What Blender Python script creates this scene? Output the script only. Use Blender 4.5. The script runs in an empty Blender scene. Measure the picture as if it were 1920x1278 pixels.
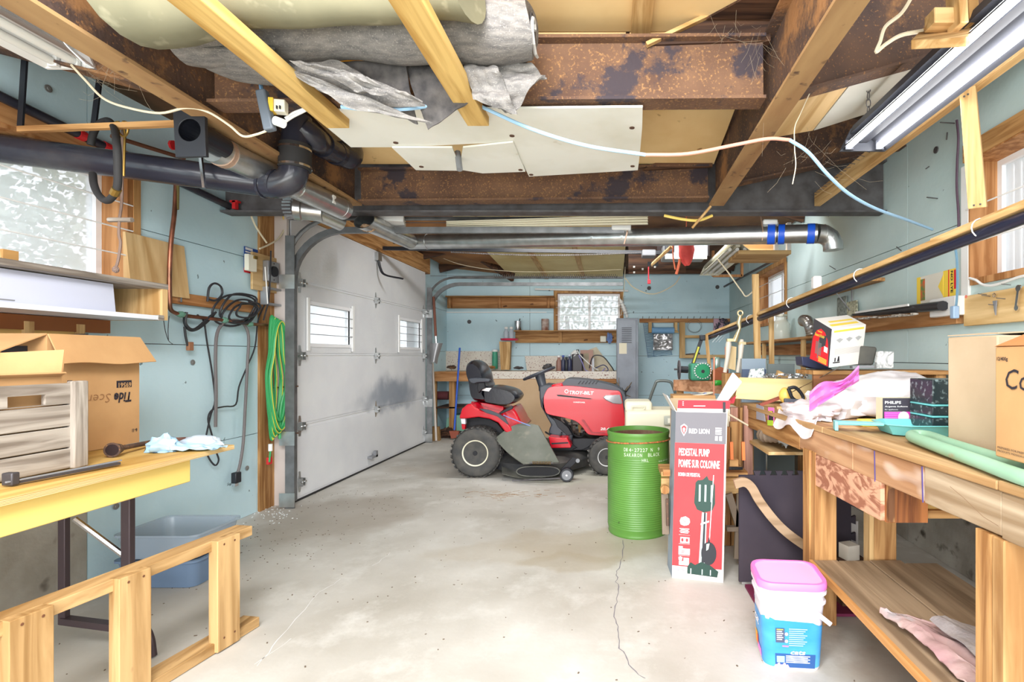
import bpy, math, random
from mathutils import Vector, Matrix, noise
random.seed(7)
R = random.Random(11)
scene = bpy.context.scene
COL = scene.collection
# ------------------------------------------------------------------ camera, light, exposure
F = 970.0; H = 1.09; VX = 1150.0; VY = 667.0     # focal length in px, eye height, vanishing point of the shifted lens
cd = bpy.data.cameras.new('camera'); cam = bpy.data.objects.new('camera', cd); COL.objects.link(cam)
cam.location = (0, 0, H); cam.rotation_euler = (math.pi/2, 0, 0)
cd.sensor_fit = 'HORIZONTAL'; cd.sensor_width = 36; cd.lens = F/1920*36
cd.shift_x = -(VX-960)/1920.0; cd.shift_y = (VY-639)/1920.0
cd.clip_start = .02; cd.clip_end = 200
scene.camera = cam
scene.view_settings.view_transform = 'Standard'
scene.view_settings.look = 'None'
scene.view_settings.exposure = 0.27
scene.view_settings.gamma = 1
scene.view_settings.use_curve_mapping = False
w = bpy.data.worlds.new('sky'); scene.world = w; w.use_nodes = True
bgn = w.node_tree.nodes['Background']
bgn.inputs[0].default_value = (0.90, 0.95, 1, 1); bgn.inputs[1].default_value = 2.6

def area(name, loc, rot, sx, sy, power, col=(1, 1, 1)):
    l = bpy.data.lights.new(name, 'AREA'); l.shape = 'RECTANGLE'; l.size = sx; l.size_y = sy
    l.energy = power; l.color = col
    o = bpy.data.objects.new(name, l); o.location = loc; o.rotation_euler = rot; COL.objects.link(o)
    return o
LIGHTS = [
 ('fill_light_behind_camera', (-.9, -2.2, 2.3), (math.radians(74), 0, math.radians(-4)), 4.0, 1.4, 125),  # added fill light out of view, no real lamp
 ('hidden_fill_behind_beam', (.15, 4.34, 2.36), (math.radians(42), 0, 0), 2.6, .12, 50),  # added fill hidden by the beam to brighten the back of the room
 ('wall_fill_left', (-.5, .2, 2.3), (0, math.radians(62), math.radians(-35)), .6, 1.2, 78),  # added unseen fill to brighten the left wall
 ('wall_fill_right', (.3, .2, 2.3), (0, math.radians(-62), math.radians(35)), .6, 1.2, 34),  # added unseen fill to brighten the right wall
 ('low_fill_behind_camera', (-.6, -2.0, .6), (math.radians(108), 0, 0), 4.0, 1.0, 100),  # added low fill aimed upwards, stands in for bounced light
]
for a in LIGHTS: area(*a)

# ------------------------------------------------------------------ pixel to place helpers
def W(px, py, Y): return Vector(((px-VX)/F*Y, Y, H-(py-VY)/F*Y))
def WX(px, py, X):
    Y = X*F/(px-VX); return W(px, py, Y)
def WZ(px, py, Z):
    Y = (H-Z)*F/(py-VY); return W(px, py, Y)

# ------------------------------------------------------------------ materials
def lin(c):
    r = []
    for v in c[:3]:
        v /= 255.0
        r.append(v/12.92 if v <= .04045 else ((v+.055)/1.055)**2.4)
    return (r[0], r[1], r[2], 1)
MC = {}
def mat(key, col, rough=.6, metal=0, col2=None, scale=8, stretch=(1, 1, 1), lo=.35, hi=.65, bump=0, bscale=None,
        col3=None, s3=30, t3=.62, w3=.05, st3=(1, 1, 1), emit=0, alpha=1, trans=0, col4=None, s4=3, t4=.6, w4=.08, detail=5, coat=0, dist=.01, ior=1.45, warp=0):
    if key in MC: return MC[key]
    m = bpy.data.materials.new(key); m.use_nodes = True; MC[key] = m
    nt = m.node_tree; N = nt.nodes; L = nt.links
    b = N['Principled BSDF']
    b.inputs['Base Color'].default_value = lin(col)
    b.inputs['Roughness'].default_value = rough; b.inputs['Metallic'].default_value = metal
    b.inputs['IOR'].default_value = ior
    if coat: b.inputs['Coat Weight'].default_value = coat
    if alpha < 1: b.inputs['Alpha'].default_value = alpha
    if trans: b.inputs['Transmission Weight'].default_value = trans
    if emit:
        b.inputs['Emission Color'].default_value = lin(col); b.inputs['Emission Strength'].default_value = emit
    tc = None
    def coords(st):
        nonlocal tc
        if tc is None: tc = N.new('ShaderNodeTexCoord')
        mp = N.new('ShaderNodeMapping'); mp.inputs['Scale'].default_value = st
        L.new(tc.outputs['Object'], mp.inputs['Vector']); return mp.outputs[0]
    last = None
    if col2 is not None:
        n = N.new('ShaderNodeTexNoise'); n.inputs['Scale'].default_value = scale; n.inputs['Detail'].default_value = detail
        n.inputs['Distortion'].default_value = warp
        L.new(coords(stretch), n.inputs['Vector'])
        r = N.new('ShaderNodeValToRGB'); r.color_ramp.elements[0].position = lo; r.color_ramp.elements[1].position = hi
        r.color_ramp.elements[0].color = lin(col); r.color_ramp.elements[1].color = lin(col2)
        L.new(n.outputs['Fac'], r.inputs['Fac']); last = r.outputs[0]
    if col3 is not None:
        n3 = N.new('ShaderNodeTexNoise'); n3.inputs['Scale'].default_value = s3; n3.inputs['Detail'].default_value = 3
        L.new(coords(st3), n3.inputs['Vector'])
        r3 = N.new('ShaderNodeValToRGB'); r3.color_ramp.elements[0].position = t3; r3.color_ramp.elements[1].position = min(1, t3+w3)
        L.new(n3.outputs['Fac'], r3.inputs['Fac'])
        mx = N.new('ShaderNodeMix'); mx.data_type = 'RGBA'
        L.new(r3.outputs[0], mx.inputs[0])
        if last: L.new(last, mx.inputs[6])
        else: mx.inputs[6].default_value = lin(col)
        mx.inputs[7].default_value = lin(col3); last = mx.outputs[2]
    if col4 is not None:
        n4 = N.new('ShaderNodeTexNoise'); n4.inputs['Scale'].default_value = s4; n4.inputs['Detail'].default_value = 10; n4.inputs['Roughness'].default_value = .7
        L.new(coords((1, 1, 1)), n4.inputs['Vector'])
        r4 = N.new('ShaderNodeValToRGB'); r4.color_ramp.elements[0].position = t4; r4.color_ramp.elements[1].position = min(1, t4+w4)
        L.new(n4.outputs['Fac'], r4.inputs['Fac'])
        mx = N.new('ShaderNodeMix'); mx.data_type = 'RGBA'
        L.new(r4.outputs[0], mx.inputs[0]); L.new(last, mx.inputs[6]); mx.inputs[7].default_value = lin(col4); last = mx.outputs[2]
    if last: L.new(last, b.inputs['Base Color'])
    if bump:
        n = N.new('ShaderNodeTexNoise'); n.inputs['Scale'].default_value = bscale or scale; n.inputs['Detail'].default_value = 4
        L.new(coords(stretch), n.inputs['Vector'])
        bp = N.new('ShaderNodeBump'); bp.inputs['Strength'].default_value = bump; bp.inputs['Distance'].default_value = dist
        L.new(n.outputs['Fac'], bp.inputs['Height']); L.new(bp.outputs[0], b.inputs['Normal'])
    return m
def woodm(key, c, c2, axis='y', scale=6, rough=.7, **k):
    st = {'x': (.07, 1, 1), 'y': (1, .07, 1), 'z': (1, 1, .07)}[axis]
    k.setdefault('bump', .15); k.setdefault('st3', {'x': (.45, 1, 1), 'y': (1, .45, 1), 'z': (1, 1, .45)}[axis]); k.setdefault('bscale', 50)
    c2 = tuple(max(0, q-12) for q in c2)
    return mat('%s_%s' % (key, axis), c, rough, 0, c2, scale*4.5, st, .4, .62, detail=8, warp=.8, **k)
def pine(ax): return woodm('pine', (216, 180, 126), (186, 144, 90), ax, 5, col3=(120, 76, 44), s3=9, t3=.72, w3=.03)
def yellow(ax): return woodm('yellow_lumber', (226, 190, 118), (194, 152, 84), ax, 4, col3=(165, 110, 55), s3=10, t3=.73, w3=.03)
def oldpine(ax): return woodm('old_pine', (194, 148, 94), (154, 108, 62), ax, 6, col3=(96, 60, 34), s3=9, t3=.70, w3=.04)
def redpine(ax): return woodm('reddish_pine', (196, 144, 94), (164, 112, 66), ax, 5, col3=(110, 68, 40), s3=9, t3=.70, w3=.04)
def greywood(ax): return woodm('weathered_wood', (168, 160, 150), (128, 118, 108), ax, 7, col3=(96, 80, 66), s3=6, t3=.66, w3=.08)
def darkwood(ax): return woodm('dark_wood', (92, 62, 42), (56, 36, 26), ax, 6)
def ply(ax): return woodm('plywood', (218, 186, 136), (198, 160, 108), ax, 2.5, col3=(130, 92, 56), s3=5, t3=.72, w3=.04)
BLUE = lambda: mat('pale_blue_paint', (204, 231, 240), .6, 0, (192, 221, 231), 2.2, bump=.12, bscale=30, col3=(118, 140, 146), s3=17, t3=.73, w3=.02)
GREENBLUE = lambda: mat('pale_green_blue_paint', (204, 224, 224), .6, 0, (186, 209, 208), 1.6, bump=.12, bscale=30, col3=(118, 140, 140), s3=15, t3=.73, w3=.02)
RUST = lambda: mat('rusted_steel', (118, 88, 66), .85, 0, (86, 62, 50), 5, (1, 1, 1), .3, .7, bump=.3, bscale=60, col3=(158, 118, 76), s3=110, t3=.56, w3=.18, col4=(58, 50, 56), s4=3.2, t4=.55, w4=.05)
RUSTD = lambda: mat('dark_rusted_steel', (98, 74, 60), .8, 0, (64, 52, 50), 4, (1, 1, 1), .35, .65, bump=.3, bscale=50, col3=(140, 100, 64), s3=90, t3=.60, w3=.08, col4=(150, 108, 70), s4=3.0, t4=.52, w4=.10)
STEEL = lambda: mat('dark_grey_steel', (98, 96, 98), .6, .1, (78, 74, 74), 12, bump=.1)
GALV = lambda: mat('galvanised_steel', (208, 210, 210), .28, .9, (182, 184, 184), 14, lo=.3, hi=.7)
TRACK = lambda: mat('galvanised_track', (138, 140, 142), .45, .6, (112, 114, 116), 10)
CHROME = lambda: mat('bright_metal', (215, 215, 218), .2, 1)
BLACKP = lambda: mat('black_plastic', (34, 36, 42), .4)
BLACKR = lambda: mat('black_rubber', (42, 41, 42), .75)
ABS = lambda: mat('black_pipe_plastic', (44, 45, 56), .22, 0, (74, 72, 72), 4, (1, 1, 1), .45, .75)
WHITE = lambda: mat('white_paint', (238, 238, 236), .5)
VINYL = lambda: mat('white_vinyl', (242, 243, 246), .35)
GREY = lambda: mat('mid_grey', (130, 132, 136), .55)
RED = lambda: mat('red_gloss_paint', (192, 12, 34), .25, 0, coat=.3)
CARD = lambda: mat('brown_cardboard', (194, 152, 104), .8, 0, (180, 138, 92), 5, bump=.05, bscale=90)
CARD2 = lambda: mat('pale_cardboard', (194, 172, 144), .8, 0, (182, 160, 132), 5, bump=.05, bscale=90)
BRASS = lambda: mat('tarnished_brass', (150, 120, 60), .4, .8)
COPPER = lambda: mat('copper', (176, 112, 88), .35, .8, (120, 84, 66), 12)
INK = lambda: mat('black_ink', (44, 40, 48), .7)
PWHITE = lambda: mat('white_print', (244, 240, 240), .6)
GLASS = lambda: mat('clear_glass', (255, 255, 255), .02, 0, trans=1, ior=1.45)
PANE = lambda: mat('glare_hazed_glass', (240, 246, 252), .5, 0, alpha=.55)  # white haze in the glass imitates blown-out daylight

# ------------------------------------------------------------------ mesh builder
def V(*a): return Vector(a)
class B:
    def __init__(s): s.v = []; s.f = []
    def add(s, vs, fs):
        n = len(s.v); s.v += [Vector(v) for v in vs]; s.f += [tuple(i+n for i in f) for f in fs]; return s
    def hexa(s, p):   # 4 bottom (ccw), 4 top
        return s.add(p, [(3, 2, 1, 0), (4, 5, 6, 7), (0, 1, 5, 4), (1, 2, 6, 5), (2, 3, 7, 6), (3, 0, 4, 7)])
    def box(s, x0, x1, y0, y1, z0, z1):
        return s.hexa([(x0, y0, z0), (x1, y0, z0), (x1, y1, z0), (x0, y1, z0), (x0, y0, z1), (x1, y0, z1), (x1, y1, z1), (x0, y1, z1)])
    def rbox(s, c, sx, sy, sz, rz=0, rx=0, ry=0):   # base centre c
        M = Matrix.Rotation(rz, 3, 'Z') @ Matrix.Rotation(ry, 3, 'Y') @ Matrix.Rotation(rx, 3, 'X')
        q = [(-1, -1, 0), (1, -1, 0), (1, 1, 0), (-1, 1, 0), (-1, -1, 1), (1, -1, 1), (1, 1, 1), (-1, 1, 1)]
        return s.hexa([Vector(c)+M @ Vector((a*sx/2, b*sy/2, d*sz)) for a, b, d in q])
    def bar(s, p, q, w, h, up=(0, 0, 1)):           # centre line p-q, w sideways, h along up
        p = Vector(p); q = Vector(q); d = (q-p).normalized(); u = Vector(up)
        sd = d.cross(u)
        if sd.length < 1e-4: sd = d.cross(Vector((1, 0, 0)))
        sd.normalize(); u = sd.cross(d).normalized()
        a = sd*w/2; b = u*h/2
        return s.hexa([p-a-b, p+a-b, q+a-b, q-a-b, p-a+b, p+a+b, q+a+b, q-a+b])
    def rings(s, rings, caps=True, closed=False):
        n = len(rings[0]); k = len(rings); vs = [p for r in rings for p in r]; fs = []
        for i in range(k if closed else k-1):
            for j in range(n):
                a = i*n+j; b = i*n+(j+1) % n; c = ((i+1) % k)*n+(j+1) % n; d = ((i+1) % k)*n+j
                fs.append((a, b, c, d))
        if caps and not closed: fs.append(tuple(range(n-1, -1, -1))); fs.append(tuple((k-1)*n+j for j in range(n)))
        return s.add(vs, fs)
    def tube(s, pts, r, n=8, closed=False, caps=True, flat=1):
        pts = [Vector(p) for p in pts]; k = len(pts); rings = []; nrm = None
        for i, p in enumerate(pts):
            a = pts[i-1] if (i > 0 or closed) else p; b = pts[(i+1) % k] if (i < k-1 or closed) else p
            t = (b-a)
            t = t.normalized() if t.length > 1e-9 else Vector((0, 0, 1))
            if nrm is None:
                nrm = t.orthogonal().normalized() if abs(t.z) > .9 else t.cross(Vector((0, 0, 1))).normalized()
            nrm = (nrm - t*nrm.dot(t))
            if nrm.length < 1e-6: nrm = t.orthogonal()
            nrm.normalize(); bn = t.cross(nrm); rr = r[i] if isinstance(r, (list, tuple)) else r
            rings.append([p+(nrm*math.cos(2*math.pi*j/n)+bn*math.sin(2*math.pi*j/n)*flat)*rr for j in range(n)])
        return s.rings(rings, caps, closed)
    def cyl(s, p, q, r, n=16, r2=None): return s.tube([p, q], [r, r if r2 is None else r2], n)
    def prism(s, poly, axis, a0, a1):
        def P(u, v, a): return {'y': (u, a, v), 'x': (a, u, v), 'z': (u, v, a)}[axis]
        n = len(poly); vs = [P(u, v, a0) for u, v in poly]+[P(u, v, a1) for u, v in poly]
        fs = [tuple(range(n)), tuple(range(2*n-1, n-1, -1))]+[(i, i+n, (i+1) % n+n, (i+1) % n) for i in range(n)]
        return s.add(vs, fs)
    def pprism(s, poly, Y, depth):   # pixel outline on the plane y=Y, real depth
        q = [W(a, b, Y) for a, b in poly]; return s.prism([(p.x, p.z) for p in q], 'y', Y, Y+depth)
    def lathe(s, prof, c, n=24, axis='z'):
        c = Vector(c); rings = []
        for r, h in prof:
            ring = []
            for j in range(n):
                a = 2*math.pi*j/n; u = r*math.cos(a); v = r*math.sin(a)
                ring.append(c+Vector({'z': (u, v, h), 'y': (u, h, v), 'x': (h, u, v)}[axis]))
            rings.append(ring)
        return s.rings(rings, True)
    def sheet(s, fn, nu, nv, th=.004):
        g = [[Vector(fn(i/nu, j/nv)) for j in range(nv+1)] for i in range(nu+1)]
        vs = []; fs = []
        for side in (0, 1):
            for i in range(nu+1):
                for j in range(nv+1):
                    a = g[min(i+1, nu)][j]-g[max(i-1, 0)][j]; b = g[i][min(j+1, nv)]-g[i][max(j-1, 0)]
                    nn = a.cross(b)
                    nn = nn.normalized() if nn.length > 1e-9 else Vector((0, 0, 1))
                    vs.append(g[i][j]+nn*(th/2 if side == 0 else -th/2))
        K = (nu+1)*(nv+1); ix = lambda i, j: i*(nv+1)+j
        for i in range(nu):
            for j in range(nv):
                q = (ix(i, j), ix(i+1, j), ix(i+1, j+1), ix(i, j+1)); fs.append(q); fs.append(tuple(K+t for t in reversed(q)))
        edge = [ix(i, 0) for i in range(nu+1)]+[ix(nu, j) for j in range(1, nv+1)]+[ix(i, nv) for i in range(nu-1, -1, -1)]+[ix(0, j) for j in range(nv-1, 0, -1)]
        for a, b in zip(edge, edge[1:]+edge[:1]): fs.append((b, a, a+K, b+K))
        return s.add(vs, fs)
    def blob(s, c, rad, amp=.12, freq=4, seed=0, n=24, m=14, flat=None, power=1.0):
        c = Vector(c); rings = []
        for i in range(m+1):
            th = math.pi*i/m; ring = []
            for j in range(n):
                ph = 2*math.pi*j/n
                sg = lambda x: math.copysign(abs(x)**power, x)
                d = Vector((sg(math.sin(th))*sg(math.cos(ph)), sg(math.sin(th))*sg(math.sin(ph)), -sg(math.cos(th))))
                k = 1+amp*noise.noise(d*freq+Vector((seed*7.3, seed, 0)))+amp*.5*noise.noise(d*freq*2.7+Vector((seed, 3, 9)))
                p = Vector((d.x*rad[0]*k, d.y*rad[1]*k, d.z*rad[2]*k))
                if flat is not None: p.z = max(p.z, flat)
                ring.append(c+p)
            rings.append(ring)
        return s.rings(rings, True)

LOC = {}
def thing(name, label, cat, loc, group=None):
    o = bpy.data.objects.new(name, None); COL.objects.link(o); o.location = loc; o.empty_display_size = .1
    o['label'] = label; o['category'] = cat
    if group: o['group'] = group
    LOC[o.name] = Vector(loc); return o
def build(b, name, m, parent=None, label=None, cat=None, group=None, kind=None, bevel=0, seg=2, smooth=False, sub=0, origin=None):
    if parent is None:
        if origin is None:
            xs = [v.x for v in b.v]; ys = [v.y for v in b.v]; zs = [v.z for v in b.v]
            origin = Vector(((min(xs)+max(xs))/2, (min(ys)+max(ys))/2, min(zs)))
        if kind == 'structure': origin = Vector((0, 0, 0))
        off = Vector(origin)
    else: off = LOC[parent.name]
    me = bpy.data.meshes.new(name); me.from_pydata([v-off for v in b.v], [], b.f)
    import bmesh
    bm = bmesh.new(); bm.from_mesh(me); bmesh.ops.recalc_face_normals(bm, faces=bm.faces); bm.to_mesh(me); bm.free()
    me.materials.append(m() if callable(m) else m)
    if smooth:
        me.polygons.foreach_set('use_smooth', [True]*len(me.polygons))
        try: me.set_sharp_from_angle(angle=math.radians(smooth if smooth > 1 else 40))
        except Exception: pass
    o = bpy.data.objects.new(name, me); COL.objects.link(o)
    if parent is None: o.location = off
    else: o.parent = parent
    LOC[o.name] = off
    if label: o['label'] = label
    if cat: o['category'] = cat
    if group: o['group'] = group
    if kind: o['kind'] = kind
    if bevel:
        md = o.modifiers.new('bevel', 'BEVEL'); md.width = bevel; md.segments = seg; md.limit_method = 'ANGLE'; md.angle_limit = math.radians(35)
        if seg > 1: me.polygons.foreach_set('use_smooth', [True]*len(me.polygons)); md.harden_normals = False; 
        if seg > 1:
            try: me.set_sharp_from_angle(angle=math.radians(60))
            except Exception: pass
    if sub:
        md = o.modifiers.new('sub', 'SUBSURF'); md.levels = sub; md.render_levels = sub
    return o
def text(parent, s, p, xd, ud, h, m, wid=None, bold=.0, shear=0, name='lettering', font_space=1, outline=False):
    """flat print: s written from lower left p, along xd, up ud, cap height h, optional full width"""
    c = bpy.data.curves.new('t', 'FONT'); c.body = s; c.size = 1; c.offset = bold; c.shear = shear; c.extrude = 0; c.space_character = font_space; c.resolution_u = 2
    o = bpy.data.objects.new('t', c); me = bpy.data.meshes.new_from_object(o)
    bpy.data.objects.remove(o); bpy.data.curves.remove(c)
    xs = [v.co.x for v in me.vertices]; ys = [v.co.y for v in me.vertices]
    x0, x1, y0, y1 = min(xs), max(xs), min(ys), max(ys)
    sy = h/(y1-y0); sx = (wid/(x1-x0)) if wid else sy
    xd = Vector(xd).normalized(); ud = Vector(ud).normalized(); nd = xd.cross(ud).normalized(); p = Vector(p)
    off = LOC[parent.name]
    for v in me.vertices: v.co = p+xd*(v.co.x-x0)*sx+ud*(v.co.y-y0)*sy+nd*.0012-off
    me.name = name; me.materials.clear(); me.materials.append(m() if callable(m) else m)
    o = bpy.data.objects.new(name, me); COL.objects.link(o); o.parent = parent; LOC[o.name] = off
    return o
def copy_tree(o, loc, label=None, rz=None, parent=None):
    c = o.copy(); COL.objects.link(c)
    if parent is None:
        c.location = loc
        if rz is not None: c.rotation_euler = (0, 0, rz)
        if label: c['label'] = label
        LOC[c.name] = Vector(loc)
    else: c.parent = parent
    for ch in list(o.children): copy_tree(ch, None, parent=c)
    return c
def crv(pts, k=6, closed=False):
    pts = [Vector(p) for p in pts]; n = len(pts); out = []
    rng = range(n if closed else n-1)
    for i in rng:
        p1 = pts[i]; p2 = pts[(i+1) % n]
        p0 = pts[(i-1) % n] if (closed or i > 0) else p1*2-p2
        p3 = pts[(i+2) % n] if (closed or i < n-2) else p2*2-p1
        for j in range(k):
            t = j/k; t2 = t*t; t3 = t2*t
            out.append(.5*((2*p1)+(p2-p0)*t+(2*p0-5*p1+4*p2-p3)*t2+(3*p1-p0-3*p2+p3)*t3))
    if not closed: out.append(pts[-1])
    return out
def rrect(cx, cy, sx, sy, r, z, rz=0, k=4):
    out = []
    for qx, qy, a0 in ((1, 1, 0), (-1, 1, 90), (-1, -1, 180), (1, -1, 270)):
        for i in range(k+1):
            a = math.radians(a0+90*i/k); x = qx*(sx/2-r)+r*math.cos(a); y = qy*(sy/2-r)+r*math.sin(a)
            out.append(Vector((cx+x*math.cos(rz)-y*math.sin(rz), cy+x*math.sin(rz)+y*math.cos(rz), z)))
    return out
LW = -2.49; RW = 1.735; BW = 7.74; DX = -2.38; RY = -.6      # left, right, back wall; door plane; rear end of the room
# ================================================================== SETTING
def floor_mat():
    m = mat('concrete_floor', (203, 201, 195), .55, 0, (174, 170, 161), 1.6, lo=.36, hi=.66, detail=12, bump=.08, bscale=40, col3=(128, 116, 104), s3=26, t3=.74, w3=.02, col4=(212, 211, 206), s4=4, t4=.5, w4=.25)
    nt = m.node_tree; N = nt.nodes; L = nt.links; b = N['Principled BSDF']
    src = b.inputs['Base Color'].links[0].from_socket
    tc = N.new('ShaderNodeTexCoord'); nz = N.new('ShaderNodeTexNoise'); nz.inputs['Scale'].default_value = 2.6; nz.inputs['Detail'].default_value = 6
    L.new(tc.outputs['Object'], nz.inputs['Vector'])
    ad = N.new('ShaderNodeVectorMath'); ad.operation = 'MULTIPLY_ADD'; ad.inputs[1].default_value = (.55, .55, 0); 
    L.new(nz.outputs['Color'], ad.inputs[0]); L.new(tc.outputs['Object'], ad.inputs[2])
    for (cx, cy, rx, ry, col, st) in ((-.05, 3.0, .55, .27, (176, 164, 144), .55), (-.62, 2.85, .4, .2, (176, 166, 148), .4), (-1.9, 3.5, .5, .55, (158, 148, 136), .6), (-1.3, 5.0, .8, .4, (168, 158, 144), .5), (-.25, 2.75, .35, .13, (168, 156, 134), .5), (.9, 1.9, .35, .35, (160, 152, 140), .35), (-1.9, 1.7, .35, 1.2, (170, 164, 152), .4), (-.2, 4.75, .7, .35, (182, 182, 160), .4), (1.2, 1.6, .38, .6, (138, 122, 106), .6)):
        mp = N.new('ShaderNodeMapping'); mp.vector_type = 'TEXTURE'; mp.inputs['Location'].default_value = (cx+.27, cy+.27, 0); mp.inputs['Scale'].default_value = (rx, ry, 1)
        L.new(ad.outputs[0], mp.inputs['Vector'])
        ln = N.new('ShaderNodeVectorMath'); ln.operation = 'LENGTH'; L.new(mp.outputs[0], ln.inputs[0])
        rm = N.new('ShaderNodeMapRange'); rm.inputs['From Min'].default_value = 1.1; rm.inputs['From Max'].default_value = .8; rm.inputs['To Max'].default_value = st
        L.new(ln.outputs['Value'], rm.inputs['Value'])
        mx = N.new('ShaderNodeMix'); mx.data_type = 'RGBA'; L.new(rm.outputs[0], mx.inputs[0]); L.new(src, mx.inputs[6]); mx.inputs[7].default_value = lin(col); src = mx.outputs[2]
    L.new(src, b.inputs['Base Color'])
    return m
fl = build(B().box(LW-.1, RW+.1, RY, BW+.1, -.12, 0), 'floor', floor_mat(), kind='structure')
def ground_ribbon(px, wd, name, m):
    P = [WZ(a, b, 0.0006) for a, b in px]
    out = []
    for i in range(len(P)-1):
        for k in range(5):
            q = P[i].lerp(P[i+1], k/5); out.append(q+Vector((R.uniform(-.007, .007), 0, 0)))
    vs = []; fs = []
    for i, q in enumerate(out):
        ww = wd*R.uniform(.5, 1.2); vs += [q-Vector((ww, 0, 0)), q+Vector((ww, 0, 0))]
        if i: fs.append((2*i-2, 2*i-1, 2*i+1, 2*i))
    return build(B().add(vs, fs), name, m, fl)
ground_ribbon([(1168, 1012), (1167, 1045), (1158, 1070), (1156, 1090), (1160, 1115), (1153, 1150), (1158, 1180), (1162, 1215), (1180, 1245), (1215, 1278)], .0022, 'crack', mat('crack_grey', (128, 124, 132), .9))
for pl in ([(640, 1085), (600, 1110), (520, 1200), (470, 1262)], [(700, 1060), (740, 1030)], [(480, 1245), (560, 1185)]):
    ground_ribbon(pl, .0016, 'scratch', mat('scratch_white', (226, 226, 226), .8))
# grit on the floor (uncountable)
g = B()
for i in range(420):
    x = R.uniform(-2.2, .9); y = R.uniform(1.2, 5.2); s_ = R.uniform(.002, .005)
    if R.random() < .35: x = R.uniform(-2.4, -1.6); y = R.uniform(2.4, 4.2)
    g.rbox((x, y, .0002), s_*R.uniform(1, 2.5), s_, .002, R.uniform(0, 3))
build(g, 'grit', mat('grit', (110, 96, 82), .9), fl, kind='stuff')
g = B()
for i in range(50):
    p = WZ(R.gauss(960, 45), R.gauss(926, 4), .001); g.rbox(p, R.uniform(.03, .07), .0015, .0015, R.uniform(-.5, .7))
build(g, 'straw', mat('straw', (150, 116, 78), .9), fl, kind='stuff')
g = B()
for i in range(70):
    p = WZ(R.gauss(505, 30), R.gauss(962, 9), .001); g.rbox(p, R.uniform(.004, .01), .005, .003, R.uniform(0, 3))
build(g, 'foam_crumbs', mat('foam_white', (235, 240, 242), .9), fl, kind='stuff')
gr = build(B().box(-40, 40, -40, 40, -.3, -.14), 'ground', mat('driveway_gravel', (190, 188, 180), .9, 0, (150, 160, 130), .4), kind='structure')

def wall_sheet(name, parent, axis, a, thick, u0, u1, v0, v1, holes, m):
    """panel on plane axis=a between u (horizontal) and v (height), with rectangular holes; thick extends outwards"""
    us = sorted(set([u0, u1]+[min(max(h[k], u0), u1) for h in holes for k in (0, 1)]))
    vs = sorted(set([v0, v1]+[min(max(h[k], v0), v1) for h in holes for k in (2, 3)]))
    P = (lambda u, v, d: (a+d, u, v)) if axis == 'x' else (lambda u, v, d: (u, a+d, v))
    solid = {}
    for i in range(len(us)-1):
        for j in range(len(vs)-1):
            cu = (us[i]+us[i+1])/2; cv = (vs[j]+vs[j+1])/2
            solid[i, j] = not any(h[0] < cu < h[1] and h[2] < cv < h[3] for h in holes)
    b = B(); idx = {}
    def vid(i, j, s):
        if (i, j, s) not in idx: idx[i, j, s] = len(b.v); b.v.append(Vector(P(us[i], vs[j], thick*s)))
        return idx[i, j, s]
    for (i, j), ok in solid.items():
        if not ok: continue
        for s in (0, 1): b.f.append((vid(i, j, s), vid(i+1, j, s), vid(i+1, j+1, s), vid(i, j+1, s)))
        for di, dj, e in ((-1, 0, ((i, j), (i, j+1))), (1, 0, ((i+1, j), (i+1, j+1))), (0, -1, ((i, j), (i+1, j))), (0, 1, ((i, j+1), (i+1, j+1)))):
            if not solid.get((i+di, j+dj), False):
                (p, q), (r, t) = e; b.f.append((vid(p, q, 0), vid(r, t, 0), vid(r, t, 1), vid(p, q, 1)))
    if not b.f: return None
    return build(b, name, m, parent, kind='structure' if parent is None else None)
# window openings: (u0,u1,v0,v1)
WL = (1.3, 2.64, 1.46, 2.02); WR1 = (5.2, 6.2, 1.46, 2.03); WR2 = (1.25, 2.5, 1.46, 2.03); WBk = (-.84, .10, 1.465, 2.03)
DOORH = (3.80, 6.52, -.01, 2.15)
def wall(name, axis, a, outward, u0, u1, ztop, holes, vcuts, zc, m, low=None, conc=None):
    base = wall_sheet(name, None, axis, a+outward*.014, outward*.10, u0, u1, 0, ztop, holes, mat('wall_backing', (70, 66, 62), .9))
    us = [u0]+vcuts+[u1]; zs = zc+[ztop]
    for i in range(len(us)-1):
        for j in range(len(zs)-1):
            mm = m; z0 = zs[j]; z1 = zs[j+1]
            e = R.uniform(0, .003)
            if conc and j == 0 and conc(us[i], us[i+1]): mm = conc('m')
            wall_sheet('wall_panel', base, axis, a+outward*e, outward*.0138, us[i]+.002, us[i+1]-.002, z0+.002, z1-.002, holes, mm)
    return base
CONC = mat('old_concrete', (186, 180, 168), .9, 0, (150, 143, 130), 3.5, bump=.3, bscale=25, col3=(98, 90, 80), s3=7, t3=.64, w3=.1)
CONCR = mat('stained_concrete', (180, 176, 166), .9, 0, (120, 112, 100), 2.2, bump=.4, bscale=22, col3=(78, 70, 60), s3=9, t3=.6, w3=.1)
def cl(*a):
    if a == ('m',): return CONC
    return a[1] <= 2.46
wl = wall('wall_left', 'x', LW, -1, RY, BW, 2.42, [WL, DOORH], [.3, 1.2, 2.45, 3.62, 6.56], [0, .55, 1.155, 1.76], BLUE(), conc=cl)
def crr(*a):
    if a == ('m',): return CONCR
    return True
wr = wall('wall_right', 'x', RW, 1, RY, BW, 2.46, [WR1, WR2], [.9, 3.05, 5.0, 6.6], [0, .68, 1.05, 1.75], GREENBLUE(), conc=crr)
wb = wall('wall_back', 'y', BW, 1, LW-.1, RW+.1, 2.42, [WBk], [-1.25, .15], [0, .5, 1.09, 1.735], BLUE())
wall_sheet('trim_1', None, 'y', BW, -.02, LW, -1.0, 1.735, 1.748, [], WHITE())
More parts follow.
